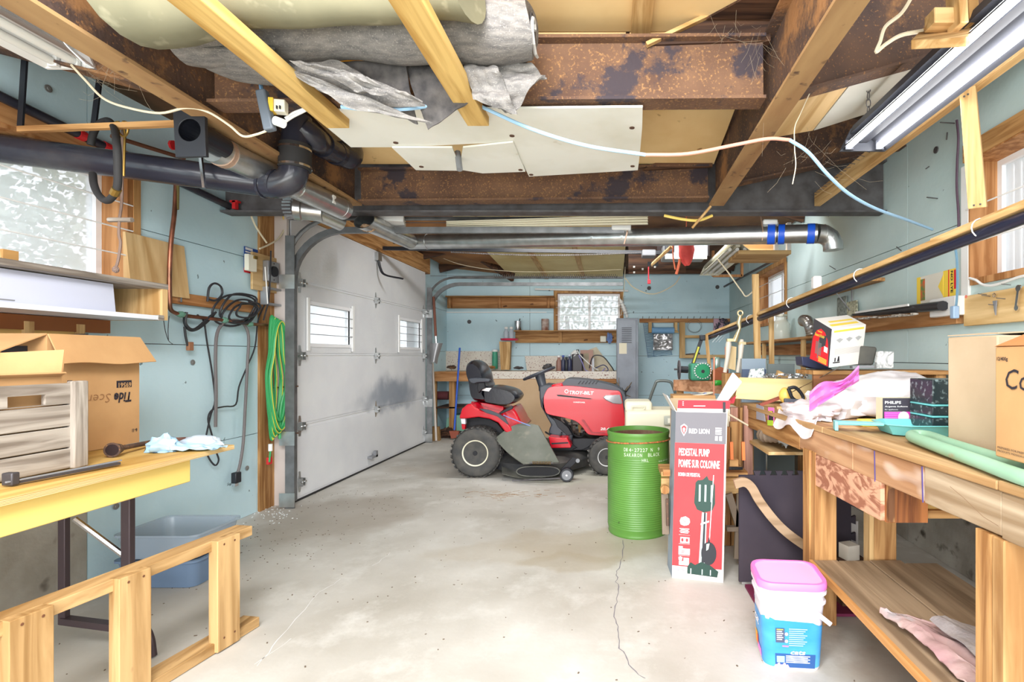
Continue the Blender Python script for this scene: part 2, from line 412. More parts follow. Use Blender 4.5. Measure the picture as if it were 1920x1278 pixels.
# concrete joints and washers on the walls
for px, py, X in ((90, 166, LW), (217, 949, LW), (361, 679, LW), (463, 877, LW), (492, 553, LW)):
    p = WX(px, py, X+.002)
    b = B().lathe([(.016, 0), (.016, .003), (.008, .004), (.007, .007), (.0, .007)], p, 16, 'x')
    build(b, 'washer', mat('zinc_washer', (134, 134, 132), .6, .3), wl)
for px, py in ((1756, 281), (1344, 538)):
    build(B().cyl(WX(px, py, RW), WX(px, py, RW)+V(-.006, 0, 0), .018, 14), 'washer', STEEL, wr)
for px, py in ((1217, 540), (1345, 538), (880, 603)):
    build(B().cyl(W(px, py, BW), W(px, py, BW)+V(0, -.008, 0), .03, 12), 'washer', STEEL, wb)
# nails sticking out of right wall
for i, (px, py, dx, dz) in enumerate(((1758, 372, -.07, -.0), (1742, 312, -.03, -.02), (1775, 262, -.01, .03), (1690, 470, -.04, .02))):
    p = WX(px, py, RW); build(B().cyl(p, p+V(dx, -.02, dz), .003, 6), 'nail', STEEL, wr)

# roof: hip roof deck on the walls, its sheets separate
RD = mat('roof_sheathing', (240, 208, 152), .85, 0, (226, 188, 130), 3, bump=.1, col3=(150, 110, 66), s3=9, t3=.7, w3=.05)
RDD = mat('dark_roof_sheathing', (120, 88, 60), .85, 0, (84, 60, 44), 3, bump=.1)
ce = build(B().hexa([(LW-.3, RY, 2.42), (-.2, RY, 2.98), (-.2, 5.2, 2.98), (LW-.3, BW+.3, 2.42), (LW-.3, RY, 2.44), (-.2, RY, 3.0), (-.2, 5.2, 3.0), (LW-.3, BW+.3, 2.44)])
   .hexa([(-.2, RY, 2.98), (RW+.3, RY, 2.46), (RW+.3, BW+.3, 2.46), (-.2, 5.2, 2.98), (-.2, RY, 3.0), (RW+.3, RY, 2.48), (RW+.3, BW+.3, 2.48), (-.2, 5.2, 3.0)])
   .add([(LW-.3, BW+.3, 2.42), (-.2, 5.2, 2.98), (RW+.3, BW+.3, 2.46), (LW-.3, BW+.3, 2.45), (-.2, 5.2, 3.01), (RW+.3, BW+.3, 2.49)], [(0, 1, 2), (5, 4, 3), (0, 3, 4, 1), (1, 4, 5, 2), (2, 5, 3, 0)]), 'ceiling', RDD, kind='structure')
# plywood sheets laid over the beams in the middle (tan undersides), each its own board
for (x0, x1, y0, y1, z, zz) in ((-1.52, .05, 2.06, 3.09, 2.372, 2.235), (.065, .60, 2.06, 3.09, 2.372, 2.235), (-.32, .10, 1.0, 2.05, 2.375, 2.375), (.14, .56, 1.0, 2.05, 2.375, 2.375), (-1.5, -.34, .6, 2.05, 2.40, 2.40)):
    build(B().hexa([(x0, y0, z), (x1, y0, z), (x1, y1, zz), (x0, y1, zz), (x0, y0, z+.012), (x1, y0, z+.012), (x1, y1, zz+.012), (x0, y1, zz+.012)]), 'ceiling_board', RD, ce)
for (x0, x1, y0, y1) in ((.07, .145, 1.0, 2.04),):
    build(B().box(x0, x1, y0, y1, 2.352, 2.374), 'batten', pine('y'), ce)
build(B().pprism([(1216, 84), (1445, 76), (1445, -70), (1400, -6)], 1.975, .03), 'brace', darkwood('x'), ce)
build(B().bar(W(1212, 84, 1.965), W(1326, 30, 1.965), .02, .014), 'brace', pine('x'), ce)
pq = [WZ(a, b, 2.372) for a, b in ((1324, 33), (1400, -8), (1480, -8), (1480, 33))]
build(B().prism([(p.x, p.y) for p in pq], 'z', 2.366, 2.374), 'ceiling_board', darkwood('x'), ce)
build(B().pprism([(1206, 318), (1336, 312), (1336, 243)], 3.075, .02), 'brace', darkwood('x'), ce)
build(B().bar(W(1330, 250, 2.9), W(1352, 200, 2.7), .03, .04), 'brace', pine('z'), ce)
# back ceiling sheets
yb0, yb1 = 4.4, BW-.02
def zb(y): return 2.255+(yb1-y)*.055
LB = mat('pale_ceiling_board', (232, 214, 160), .8, 0, (214, 190, 132), 2.0, col3=(150, 112, 70), s3=6, t3=.72, w3=.06)
for (x0, x1) in ((-1.52, -1.0), (-.99, -.45), (-.44, .14)):
    for (ya, yb) in ((4.4, 5.5), (5.51, 6.6), (6.61, yb1)):
        build(B().hexa([(x0, ya, zb(ya)), (x1, ya, zb(ya)), (x1, yb, zb(yb)), (x0, yb, zb(yb)), (x0, ya, zb(ya)+.01), (x1, ya, zb(ya)+.01), (x1, yb, zb(yb)+.01), (x0, yb, zb(yb)+.01)]), 'ceiling_board', LB, ce)
for x in (-.995, -.445):
    build(B().bar((x, 4.4, zb(4.4)-.01), (x, yb1, zb(yb1)-.01), .06, .018), 'batten', pine('y'), ce)
# brown sheathing at back left and dark rafters
OB = mat('brown_ceiling_board', (176, 124, 74), .85, 0, (140, 92, 54), 3)
build(B().hexa([(-2.46, 4.4, 2.40), (-1.54, 4.4, 2.47), (-1.54, yb1, 2.30), (-2.46, yb1, 2.40), (-2.46, 4.4, 2.41), (-1.54, 4.4, 2.48), (-1.54, yb1, 2.31), (-2.46, yb1, 2.41)]), 'ceiling_board', OB, ce)
build(B().bar(W(872, 462, 6.6), W(962, 520, 7.4), .05, .12), 'rafter', darkwood('x'), ce)
build(B().bar(W(905, 455, 6.6), W(970, 466, 6.6), .05, .12), 'rafter', darkwood('x'), ce)
for i, y in enumerate((3.75, 4.7, 5.6, 6.5, 7.4)):
    build(B().bar((-.2, y, 2.9), (RW, y, 2.36), .04, .12), 'rafter', darkwood('x'), ce)
    build(B().bar((-.2, y, 2.9), (LW, y, 2.34), .04, .12), 'rafter', darkwood('x'), ce)
build(B().box(.15, RW-.01, 7.60, 7.66, 2.30, 2.46), 'rafter', darkwood('x'), ce)
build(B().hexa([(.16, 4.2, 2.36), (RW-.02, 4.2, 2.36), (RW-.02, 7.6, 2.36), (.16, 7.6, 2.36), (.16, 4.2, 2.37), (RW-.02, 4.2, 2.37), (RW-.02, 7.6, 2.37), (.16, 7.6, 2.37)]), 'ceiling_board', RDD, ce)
# grey/white board and tan board at right of the right beam
build(B().hexa([(.93, 2.01, 2.155), (1.55, 2.01, 2.33), (1.55, 2.40, 2.33), (.93, 2.40, 2.135), (.93, 2.01, 2.167), (1.55, 2.01, 2.342), (1.55, 2.40, 2.342), (.93, 2.40, 2.147)]), 'ceiling_board', mat('grey_board', (206, 204, 194), .8, 0, (190, 186, 174), 3), ce)
build(B().hexa([(.675, 2.01, 2.10), (.925, 2.01, 2.155), (.925, 2.40, 2.135), (.675, 2.40, 2.09), (.675, 2.01, 2.112), (.925, 2.01, 2.167), (.925, 2.40, 2.147), (.675, 2.40, 2.102)]), 'ceiling_board', ply('y'), ce)

FLG = mat('tan_rust_flange', (176, 142, 98), .85, 0, (136, 98, 64), 7, (1, .2, 1), col3=(96, 72, 56), s3=16, t3=.62, w3=.08, bump=.3)
# steel beams: each one I-beam thing
def ibeam(name, label, p, q, h, w, m, cap=.012, fm=None):
    p = Vector(p); q = Vector(q)        # p, q : bottom centre line
    t = thing(name, label, 'beam', (p+q)/2, 'steel beams under the roof')
    u = Vector((0, 0, 1))
    build(B().bar(p+u*cap/2, q+u*cap/2, w, cap), 'bottom_flange', fm or m, t)
    build(B().bar(p+u*(h/2), q+u*(h/2), .010, h-2*cap), 'web', m, t)
    build(B().bar(p+u*(h-cap/2), q+u*(h-cap/2), w, cap), 'top_flange', m, t)
    return t
ibeam('steel_beam', 'rusty orange steel cross beam nearest the camera, above the hanging felt', (-1.53, 1.99, 2.045), (.575, 1.99, 2.06), .245, .09, RUST())
ibeam('steel_beam', 'rusty brown steel cross beam behind the white ceiling panel', (-1.52, 3.12, 2.01), (.57, 3.12, 2.03), .20, .09, RUST())
bl = ibeam('steel_beam', 'long dark rusty beam running to the back on the left, over the box shaped vent', (-1.575, RY, 2.04), (-1.575, 3.14, 2.0), .32, .10, RUSTD(), fm=FLG)
ibeam('steel_beam', 'long rusty beam running to the back on the right, beside the lit tubes', (.625, RY, 2.035), (.625, 3.14, 2.0), .32, .09, RUSTD(), fm=FLG)
ibeam('steel_beam', 'dark grey steel beam spanning wall to wall just above the round duct', (LW+.005, 3.32, 2.0), (RW-.005, 3.32, 2.0), .33, .10, STEEL())
# tapered extensions to the right wall
def taper(label, Y, pts, m):
    b = B().prism(pts, 'y', Y, Y+.012); t = thing('tapered_beam', label, 'beam', (1.2, Y, 2.1), 'steel beams under the roof')
    build(b, 'web', m, t)
    build(B().bar((pts[0][0], Y+.006, pts[0][1]), (pts[1][0], Y+.006, pts[1][1]), .08, .01), 'bottom_flange', m, t)
taper('wide rust mottled steel plate between right beam and the lit tubes', 1.99, [(.675, 2.085), (RW-.01, 2.375), (RW-.01, 2.46), (.675, 2.6)], RUSTD())
taper('dark steel plate with rising lower edge behind the blue cord on the right', 3.08, [(.675, 2.10), (RW-.01, 2.33), (RW-.01, 2.46), (.675, 2.6)], RUSTD())
taper('small dark steel plate left of the left beam near the unlit tube lamp', 1.99, [(-1.63, 2.08), (LW+.01, 2.30), (LW+.01, 2.42), (-1.63, 2.6)], RUSTD())

# ------------------------------------------------------------------ windows
def window(name, axis, a, out, u0, u1, v0, v1, mull, bars, jamb=.12, wood=True, parent=None):
    """opening in wall plane axis=a; out=+1/-1 outward; vinyl sash set back by jamb"""
    P = (lambda u, v, d: Vector((a+out*d, u, v))) if axis == 'x' else (lambda u, v, d: Vector((u, a+out*d, v)))
    def bx(ua, ub, va, vb, da, db):
        p = [P(ua, va, da), P(ub, va, da), P(ub, va, db), P(ua, va, db), P(ua, vb, da), P(ub, vb, da), P(ub, vb, db), P(ua, vb, db)]
        return p
    fr = B(); s = .03
    for q in ((u0, u0+s, v0, v1), (u1-s, u1, v0, v1), (u0+s, u1-s, v0, v0+s), (u0+s, u1-s, v1-s, v1)): fr.hexa(bx(*q, jamb, jamb+.05))
    t = build(fr, name, VINYL, kind='structure')
    for (ua, ub, va, vb) in ((u0-.03, u0+.001, v0, v1), (u1-.001, u1+.03, v0, v1), (u0, u1, v0-.03, v0+.001), (u0, u1, v1-.001, v1+.03)):
        build(B().hexa(bx(ua, ub, va, vb, -.012, jamb)), 'window_jamb', redpine('z') if wood else VINYL(), t)
    m_ = [u0+s]+list(mull)+[u1-s]
    for k in mull: build(B().hexa(bx(k-.018, k+.018, v0+s, v1-s, jamb+.005, jamb+.04)), 'mullion', VINYL, t)
    for a_, b_ in zip(m_, m_[1:]):
        build(B().hexa(bx(a_, b_, v0+s, v1-s, jamb+.02, jamb+.024)), 'pane', PANE, t)
    for z in bars:
        build(B().cyl(P(u0-.02, z, -.02), P(u1+.02, z, -.02), .0035, 6), 'bar', WHITE, t)
    return t
window('window_1', 'x', LW, -1, *WL, [1.95, 2.11], [1.60, 1.73, 1.86])
window('window_2', 'y', BW, 1, *WBk, [-.36], [1.60, 1.70, 1.81, 1.91], jamb=.08)
window('window_3', 'x', RW, 1, *WR1, [5.7], [1.62, 1.76, 1.9])
window('window_4', 'x', RW, 1, *WR2, [2.25, 1.8], [1.63, 1.80])
# wooden casings
for nm, axis, a, out, (u0, u1, v0, v1) in (('window_casing', 'y', BW, -1, WBk), ('window_casing', 'x', RW, -1, WR1)):
    for i, (ua, ub, va, vb) in enumerate(((u0-.05, u0-.002, v0-.03, v1+.05), (u1+.002, u1+.05, v0-.03, v1+.05), (u0-.002, u1+.002, v1+.002, v1+.05))):
        b = B().box(ua, ub, a-.02, a-.013, va, vb) if axis == 'y' else B().box(a-.02, a-.013, ua, ub, va, vb)
        build(b, 'trim_%d' % (2+i+(3 if axis == 'x' else 0)), oldpine('z'), kind='structure')
# frosted / patterned panels: vertical blinds look behind right window
bl_ = B()
for i in range(26):
    y = 1.3+i*.048; bl_.box(RW+.19, RW+.20, y, y+.030, 1.47, 2.02)
t = thing('vertical_blind', 'white ribbed blind outside the right foreground window', 'blind', (RW+.2, 1.9, 1.47)); build(bl_, 'slats', WHITE, t)
# casing strips of the left and right near windows
build(B().box(LW, LW+.015, 2.67, 2.71, 1.40, 2.02), 'trim_8', oldpine('z'), kind='structure')
build(B().box(LW-.0, LW+.02, .9, 2.72, 2.035, 2.13), 'trim_9', redpine('y'), kind='structure')
build(B().box(RW-.015, RW, 2.51, 2.56, 1.38, 2.02), 'trim_10', WHITE, kind='structure')
build(B().box(RW-.02, RW, 1.0, 2.54, 2.035, 2.12), 'trim_11', oldpine('y'), kind='structure')
# trees outside
def tree(name, label, x, y, r, h, seed):
    rr = random.Random(seed); t = thing(name, label, 'tree', (x, y, -.14), 'trees outside the windows')
    build(B().tube([(x, y, -.14), (x+.05, y, h*.5), (x-.05, y+.1, h*.8)], [.12, .09, .05], 8), 'trunk', darkwood('z'), t)
    b = B()
    for i in range(2600):
        d = Vector((rr.gauss(0, 1), rr.gauss(0, 1), rr.gauss(0, 1))).normalized()*r*rr.random()**.4
        p = Vector((x, y, h))+Vector((d.x, d.y, d.z*1.2)); a = Vector((rr.uniform(-1, 1), rr.uniform(-1, 1), rr.uniform(-1, 1))).normalized()*.07
        c = a.orthogonal().normalized()*.05
        b.add([p-a, p+c, p+a, p-c], [(0, 1, 2, 3)])
    build(b, 'foliage', mat('overexposed_leaves', (184, 194, 176), .7, 0, (158, 172, 152), 1), t, kind='stuff')  # green foliage painted pale, outdoor overexposure put into the colour
tree('tree', 'leafy green tree beyond the left foreground window', -9.0, 6.8, 2.0, 3.0, 1)
tree('tree', 'leafy green tree beyond the back window', -1.5, 17, 2.4, 3.0, 2)
tree('tree', 'leafy green tree beyond the garage door panes', -13.0, 12.5, 2.6, 2.6, 3)

# ------------------------------------------------------------------ garage door
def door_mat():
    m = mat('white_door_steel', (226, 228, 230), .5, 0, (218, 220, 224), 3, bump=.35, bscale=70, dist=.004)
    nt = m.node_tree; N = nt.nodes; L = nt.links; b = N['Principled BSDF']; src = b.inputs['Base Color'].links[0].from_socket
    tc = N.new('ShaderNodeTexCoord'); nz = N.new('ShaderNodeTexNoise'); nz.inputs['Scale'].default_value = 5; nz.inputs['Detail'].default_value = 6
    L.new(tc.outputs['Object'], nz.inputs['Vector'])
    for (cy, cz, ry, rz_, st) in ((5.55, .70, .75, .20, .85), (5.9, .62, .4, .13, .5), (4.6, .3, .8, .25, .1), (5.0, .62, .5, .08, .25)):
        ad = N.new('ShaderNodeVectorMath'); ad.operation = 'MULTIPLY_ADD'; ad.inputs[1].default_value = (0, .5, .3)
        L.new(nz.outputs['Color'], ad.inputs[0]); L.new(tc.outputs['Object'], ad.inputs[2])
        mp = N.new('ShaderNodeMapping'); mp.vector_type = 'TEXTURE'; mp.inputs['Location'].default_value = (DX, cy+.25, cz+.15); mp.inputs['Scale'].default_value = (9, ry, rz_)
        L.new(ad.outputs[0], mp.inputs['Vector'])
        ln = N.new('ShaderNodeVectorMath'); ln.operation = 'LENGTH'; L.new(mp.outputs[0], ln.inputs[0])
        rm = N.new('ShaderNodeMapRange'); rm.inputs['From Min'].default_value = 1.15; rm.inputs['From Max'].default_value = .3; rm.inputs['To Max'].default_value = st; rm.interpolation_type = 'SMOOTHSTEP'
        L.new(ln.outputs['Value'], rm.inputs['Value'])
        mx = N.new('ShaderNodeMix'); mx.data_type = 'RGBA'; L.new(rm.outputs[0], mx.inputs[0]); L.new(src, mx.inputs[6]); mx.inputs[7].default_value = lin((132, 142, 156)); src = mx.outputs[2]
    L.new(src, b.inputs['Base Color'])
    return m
DM = door_mat()
zd = [.01, .56, 1.09, 1.64, 2.14]; GW = ((4.03, 4.645), (5.72, 6.33))
d1 = build(B().box(DX-.05, DX-.046, 3.80, 6.52, .01, 2.14), 'door_1', WHITE, kind='structure') if False else None
holes = [(a, b, 1.19, 1.49) for a, b in GW]
d1 = wall_sheet('door_1', None, 'x', DX-.001, -.035, 3.80, 6.52, .0, 2.145, [(a-.01, b+.01, 1.18, 1.50) for a, b in GW], WHITE())
for j in range(4):
    z0, z1 = zd[j]+.004, zd[j+1]-.004
    wall_sheet('door_panel', d1, 'x', DX+.012, -.012, 3.80, 6.52, z0+.018, z1-.018, holes, DM)
    wall_sheet('panel_edge', d1, 'x', DX+.006, -.006, 3.80, 6.52, z0, z1, holes, DM)
build(B().box(DX-.02, DX+.014, 3.80, 6.52, 0, .012), 'rubber_seal', BLACKR, d1)
for a, b in GW:
    fr = B()
    for q in ((a-.03, a, 1.16, 1.52), (b, b+.03, 1.16, 1.52), (a, b, 1.16, 1.19), (a, b, 1.49, 1.52)): fr.box(DX-.03, DX+.02, q[0], q[1], q[2], q[3])
    f_ = build(fr, 'window_frame', VINYL, d1, bevel=.003)
    build(B().box(DX-.015, DX-.012, a, b, 1.19, 1.49), 'pane', PANE, f_)
    for z in (1.26, 1.34, 1.42): build(B().cyl((DX+.028, a-.035, z), (DX+.028, b+.035, z), .003, 6), 'bar', GREY, f_)
    for y in (a-.035, b+.035): build(B().box(DX+.018, DX+.032, y-.014, y+.014, 1.13, 1.54), 'bar_holder', WHITE, f_)
def hinge(y, z, s=1):
    b = B().prism([(y-.018*s, z-.02), (y+.018*s, z-.02), (y+.01*s, z-.075), (y-.01*s, z-.075)], 'x', DX+.012, DX+.016)
    b.prism([(y-.018*s, z+.02), (y+.018*s, z+.02), (y+.008*s, z+.08), (y-.008*s, z+.08)], 'x', DX+.012, DX+.016)
    b.box(DX+.012, DX+.05, y-.018*s, y-.012*s, z-.03, z+.03); b.box(DX+.012, DX+.05, y+.012*s, y+.018*s, z-.03, z+.03)
    b.cyl((DX+.04, y-.04*s, z), (DX+.04, y+.04*s, z), .008, 8)
    build(b, 'hinge', GALV, d1)
for z in zd[1:4]:
    hinge(3.90, z, 1.3); hinge(5.15, z, 1.0); hinge(6.44, z, 1.3)
hinge(3.9, .14); hinge(6.44, .14)
p0 = W(706, 478, 5.15); p0 = V(DX+.015, 5.2, 2.06)
b = B().tube(crv([(DX+.03, 5.17, 2.08), (DX+.05, 5.17, 1.97), (DX+.10, 5.17, 1.90), (DX+.28, 5.17, 1.86)]), .014, 6, flat=.5)
build(b, 'opener_arm', BLACKP, d1); build(B().box(DX+.012, DX+.05, 5.13, 5.21, 2.04, 2.12), 'arm_bracket', GALV, d1)
build(B().box(DX+.012, DX+.06, 4.98, 5.10, .10, .12).box(DX+.03, DX+.06, 5.06, 5.10, .10, .16), 'lift_handle', GREY, d1)
# header and jamb lumber
build(B().box(LW, LW+.018, 3.62, 3.80, 0, 2.14), 'trim_12', oldpine('z'), kind='structure')
build(B().box(LW, DX+.0, 3.60, 6.72, 2.15, 2.36), 'trim_13', oldpine('y'), kind='structure')
build(B().box(LW, DX-.04, 6.52, 6.62, 0, 2.14), 'trim_14', oldpine('z'), kind='structure')
build(B().box(LW-.1, DX-.002, 3.772, 3.798, 0, 2.15), 'trim_15', mat('pinkish_white_jamb', (214, 204, 198), .6), kind='structure')
build(B().box(LW-.1, DX-.002, 6.522, 6.55, 0, 2.15), 'trim_16', mat('pinkish_white_jamb', (214, 204, 198), .6), kind='structure')
# tracks: near and far
def track(label, Y, endx):
    t = thing('door_track', label, 'rail', (DX+.06, Y, 0), 'garage door tracks')
    x = DX+.055; pts = [(x, Y, .04), (x, Y, 1.62)]+[(x+.38*(1-math.cos(a)), Y, 1.62+.38*math.sin(a)) for a in [math.pi/2*i/10 for i in range(1, 11)]]+[(endx, Y, 2.0)]
    b = B()
    for i in range(len(pts)-1): b.bar(pts[i], (Vector(pts[i+1])+(Vector(pts[i+1])-Vector(pts[i])).normalized()*.003), .035, .052, up=(0, 1, 0) if i == 0 else (1, 0, 0) if i < 2 else (0, 0, 1))
    b = B().tube(pts, .03, 4)
    build(b, 'curved_track', TRACK, t)
    build(B().box(x-.02, x+.045, Y-.055, Y-.045, .0, 1.95), 'angle_iron', TRACK, t)
    for z in (.06, .5, 1.62): build(B().box(x-.06, x+.05, Y-.06, Y-.056, z-.05, z+.05), 'bracket', GALV, t)
    # upper angle
    pts2 = [(x-.02, Y-.02, 1.75)]+[(x-.02+.34*(1-math.cos(a)), Y-.02, 1.75+.33*math.sin(a)) for a in [math.pi/2*i/8 for i in range(1, 9)]]+[(endx, Y-.02, 2.08)]
    build(B().tube(pts2, .016, 6), 'safety_cable_guide', TRACK, t)
    return t
track('near garage door track curving in front of the white door edge', 3.75, .08)
track('far garage door track curving beside the shovel', 6.56, .12)
def coil(p, q, r, turns, w_, n=6):
    p = Vector(p); q = Vector(q); d = (q-p); u = d.normalized(); a = u.orthogonal().normalized(); b_ = u.cross(a); pts = []
    for i in range(turns*n+1):
        t = i/(turns*n); an = 2*math.pi*i/n; pts.append(p+d*t+(a*math.cos(an)+b_*math.sin(an))*r)
    return B().tube(pts, w_, 4, caps=False)
for lab, Y, z, x0, x1, py in (('black extension spring above the near door track', 3.75, 2.055, -.85, .03, 0), ('black extension spring above the far door track', 6.5, 2.095, -1.5, .05, 0)):
    t = thing('coil_spring', lab, 'spring', ((x0+x1)/2, Y, z), 'door springs'); build(coil((x0, Y, z), (x1, Y, z), .018, 60, .003), 'coil', STEEL, t)
    build(B().cyl((x0-.8, Y, z), (x0, Y, z), .003, 6), 'cable', STEEL, t)
# ================================================================== OVERHEAD THINGS
# lumber rails under the near beam
def lumber(name, label, p, q, w_, h_, m, cat='board', group=None, up=(0, 0, 1)):
    t = build(B().bar(p, q, w_, h_, up), name, m, label=label, cat=cat, group=group, bevel=.002, seg=1); return t
lumber('lumber_rail', 'yellow lumber rail under the beam, left one above the black pipe elbow', (-1.10, .7, 2.02), (-1.10, 2.07, 2.02), .089, .04, yellow('y'))
lumber('lumber_rail', 'yellow lumber rail under the beam, right one crossing the grey felt', (-.535, .7, 2.02), (-.535, 2.05, 2.02), .085, .04, yellow('y'))
lumber('wood_strip', 'thin orange wood strip lying across under the felt roll', W(545, 113, 1.9), W(862, 99, 1.9), .03, .014, mat('orange_varnish', (226, 158, 40), .5), cat='strip')
# white ceiling panels hung under the beams
WP = mat('white_ceiling_panel', (240, 240, 232), .6, 0, (222, 220, 206), 2.5, lo=.45, hi=.75, col3=(188, 172, 140), s3=5, t3=.72, w3=.08)
def panel_poly(name, label, pts, z, th, m, screws=()):
    P = [WZ(a, b, z) for a, b in pts]
    t = build(B().prism([(p.x, p.y) for p in P], 'z', z, z+th), name, m, label=label, cat='panel')
    for a, b in screws:
        p = WZ(a, b, z); build(B().cyl(p, p+V(0, 0, -.003), .011, 10), 'screw', mat('rusty_screw', (92, 66, 52), .8), t)
    return t
panel_poly('ceiling_panel', 'large white panel with rusty screws hung behind the rusty beam', [(575, 208), (1205, 201), (1204, 240), (1200, 285), (1196, 319), (992, 331), (960, 266), (742, 276), (658, 276)], 2.036, .008, WP, [(742, 267), (1185, 239), (1186, 311), (996, 327), (960, 254)])
panel_poly('ceiling_panel', 'smaller torn white panel below the large one, a plug poking through', [(735, 277), (848, 277), (862, 312), (868, 277), (962, 267), (985, 322), (905, 325), (868, 319), (860, 320), (780, 319)], 2.026, .008, WP, [(790, 312), (976, 318)])
t = thing('power_cord_plug', 'grey plug with red band poking through the torn white panel', 'plug', W(860, 305, 2.45))
build(B().cyl(W(858, 285, 2.45), W(862, 318, 2.42), .014, 10), 'plug_body', GREY, t); build(B().cyl(W(858, 289, 2.448), W(859, 293, 2.448), .0155, 10), 'red_band', mat('red_plastic', (214, 40, 46), .5), t)

# felt roll and folded felt
FELT = mat('grey_felt', (136, 132, 128), .95, 0, (98, 96, 96), 60, (.35, 1, 1), .3, .7, bump=.4, bscale=260, dist=.004, detail=10, col3=(160, 156, 150), s3=220, t3=.56, w3=.2)
FELTD = mat('dark_grey_felt', (104, 100, 98), .95, 0, (66, 64, 66), 26, (1, .35, 1), .3, .7, bump=.4, bscale=180, dist=.006, detail=8)
t = thing('felt_roll', 'long rolled grey carpet felt lying across the yellow lumber rails', 'carpet felt', (-.9, 1.72, 2.06))
rings = []
for i in range(25):
    u = i/24; x = -1.44+u*1.17; r = .085+.008*math.sin(u*9)+.006*math.sin(u*23); ring = []
    zc = 2.165-.012*(1-u)+.008*math.sin(u*7)
    for j in range(20):
        a = 2*math.pi*j/20; rr = r*(1+.06*noise.noise(Vector((u*4, math.cos(a), math.sin(a)))))
        ring.append(V(x+.01*math.sin(a*2), 1.72+rr*math.cos(a)*1.25, zc+rr*math.sin(a)*.95))
    rings.append(ring)
build(B().rings(rings), 'roll', FELT, t, smooth=True)
sp = [(-.262, 1.72+.008*k*math.cos(k*.55)*1.1, 2.172+.0075*k*math.sin(k*.55)) for k in range(1, 11)]
build(B().tube(sp, .006, 5), 'spiral_end', mat('felt_edge', (196, 194, 190), .95), t)
build(B().lathe([(.0, 0), (.05, 0), (.05, .004), (0, .004)], (-.27, 1.72, 2.172), 20, 'x'), 'shaded_end', mat('felt_shadow', (60, 58, 60), .95), t)  # flat dark disc paints the shade inside the roll's open end
t = thing('felt_roll', 'pale olive rolled sheet lying in front of the grey felt roll, upper left', 'carpet felt', (-.85, 1.42, 2.08))
rings = []
for i in range(17):
    u = i/16; x = -1.40+u*.98; ring = []; r = .092+.075*(1-u)**3+.006*math.sin(u*13)
    for j in range(18):
        a = 2*math.pi*j/18
        ring.append(V(x+.03*math.cos(a), 1.50+r*math.cos(a)*.9, 2.155+r*math.sin(a)*.95+.006*math.sin(x*20+a)))
    rings.append(ring)
build(B().rings(rings), 'roll', mat('olive_sheet', (128, 124, 100), .85, 0, (108, 106, 86), 4, col3=(150, 146, 122), s3=14, t3=.6, w3=.14, bump=.1), t, smooth=True)
t = thing('felt_stack', 'layered rounded end of a felt stack at the left of the rails', 'carpet felt', (-1.5, 1.75, 2.05))
for k in range(5):
    b = B().sheet(lambda u, v, k=k: (-1.42+.012*k+.26*u+.05*(2*v-1)**2, 1.66+.22*v, 2.062+.012*k+.010*math.sin(u*3+k)+.03*(1-u)**3), 10, 6, .008)
    build(b, 'layer', FELT, t, smooth=True)
# folded felt hanging below, built as layered draped sheets
t = thing('folded_felt', 'crumpled dark grey felt hanging folded below the long roll', 'carpet felt', (-.8, 1.75, 2.0))
def fold(c0, c1, c2, c3, Y0, Y1, amp, fr, seed, th=.006, m=FELT, nm='fold'):
    P = [W(c0[0], c0[1], Y0), W(c1[0], c1[1], Y0), W(c2[0], c2[1], Y1), W(c3[0], c3[1], Y1)]
    def fn(u, v):
        p = P[0].lerp(P[1], u).lerp(P[3].lerp(P[2], u), v)
        p = p+V(0, 1, 0)*amp*(math.sin(fr*v*6.28+2*u+seed)+.6*noise.noise(V(u*5, v*5, seed)))+V(0, 0, 1)*amp*.5*noise.noise(V(u*4+9, v*6, seed))
        return p
    return build(B().sheet(fn, 26, 18, th), nm, m, t, smooth=True)
fold((628, 112), (760, 108), (782, 232), (690, 190), 1.80, 1.86, .012, .6, 1, m=FELTD)
fold((755, 108), (885, 104), (880, 190), (800, 240), 1.82, 1.86, .014, .9, 2, m=FELTD)
fold((520, 122), (640, 118), (795, 195), (690, 205), 1.74, 1.78, .014, 1.4, 3)
fold((530, 128), (600, 150), (812, 232), (650, 200), 1.72, 1.74, .008, 1.6, 4)
fold((548, 118), (640, 128), (790, 188), (700, 180), 1.68, 1.70, .016, 2.0, 5)
t = thing('folded_felt', 'crumpled grey felt tied to the right lumber rail end, pointing right', 'carpet felt', (-.4, 1.8, 2.0))
fold((862, 108), (985, 112), (1025, 146), (900, 150), 1.80, 1.80, .016, 1.2, 6)
fold((900, 125), (1022, 140), (958, 212), (912, 185), 1.78, 1.80, .020, 1.0, 7)
fold((868, 115), (935, 130), (968, 210), (890, 190), 1.75, 1.76, .018, 1.6, 8)

# black plumbing pipe
t = thing('drain_pipe', 'large dusty black plastic drain pipe along the left with elbow turning up', 'pipe', (-1.8, 2.3, 1.8))
a0 = W(-120, 262, 2.12); a1 = W(500, 345, 2.42)
build(B().cyl(a0, a1, .058, 24), 'pipe_run', ABS, t, smooth=True)
e1 = W(520, 347, 2.42); e2 = W(552, 316, 2.42); e3 = W(552, 296, 2.42)
build(B().tube(crv([a1, W(522, 346, 2.42), W(546, 334, 2.42), W(552, 312, 2.42), W(553, 300, 2.42)], 5), .062, 22), 'elbow', ABS, t, smooth=True)
for k in (494, 513): build(B().cyl(W(k, 344, 2.42), W(k+5, 345, 2.42), .066, 22), 'elbow_collar', ABS, t)
cp = build(B().cyl(W(553, 318, 2.42), W(554, 272, 2.42), .068, 24), 'rubber_coupling', BLACKR, t, smooth=True)
for y in (281, 313): build(B().cyl(W(553, y+2, 2.42), W(553, y-2, 2.42), .0705, 24), 'hose_clamp', CHROME, t)
build(B().cyl(W(554, 275, 2.42), W(558, 218, 2.42), .060, 22), 'riser', ABS, t, smooth=True)
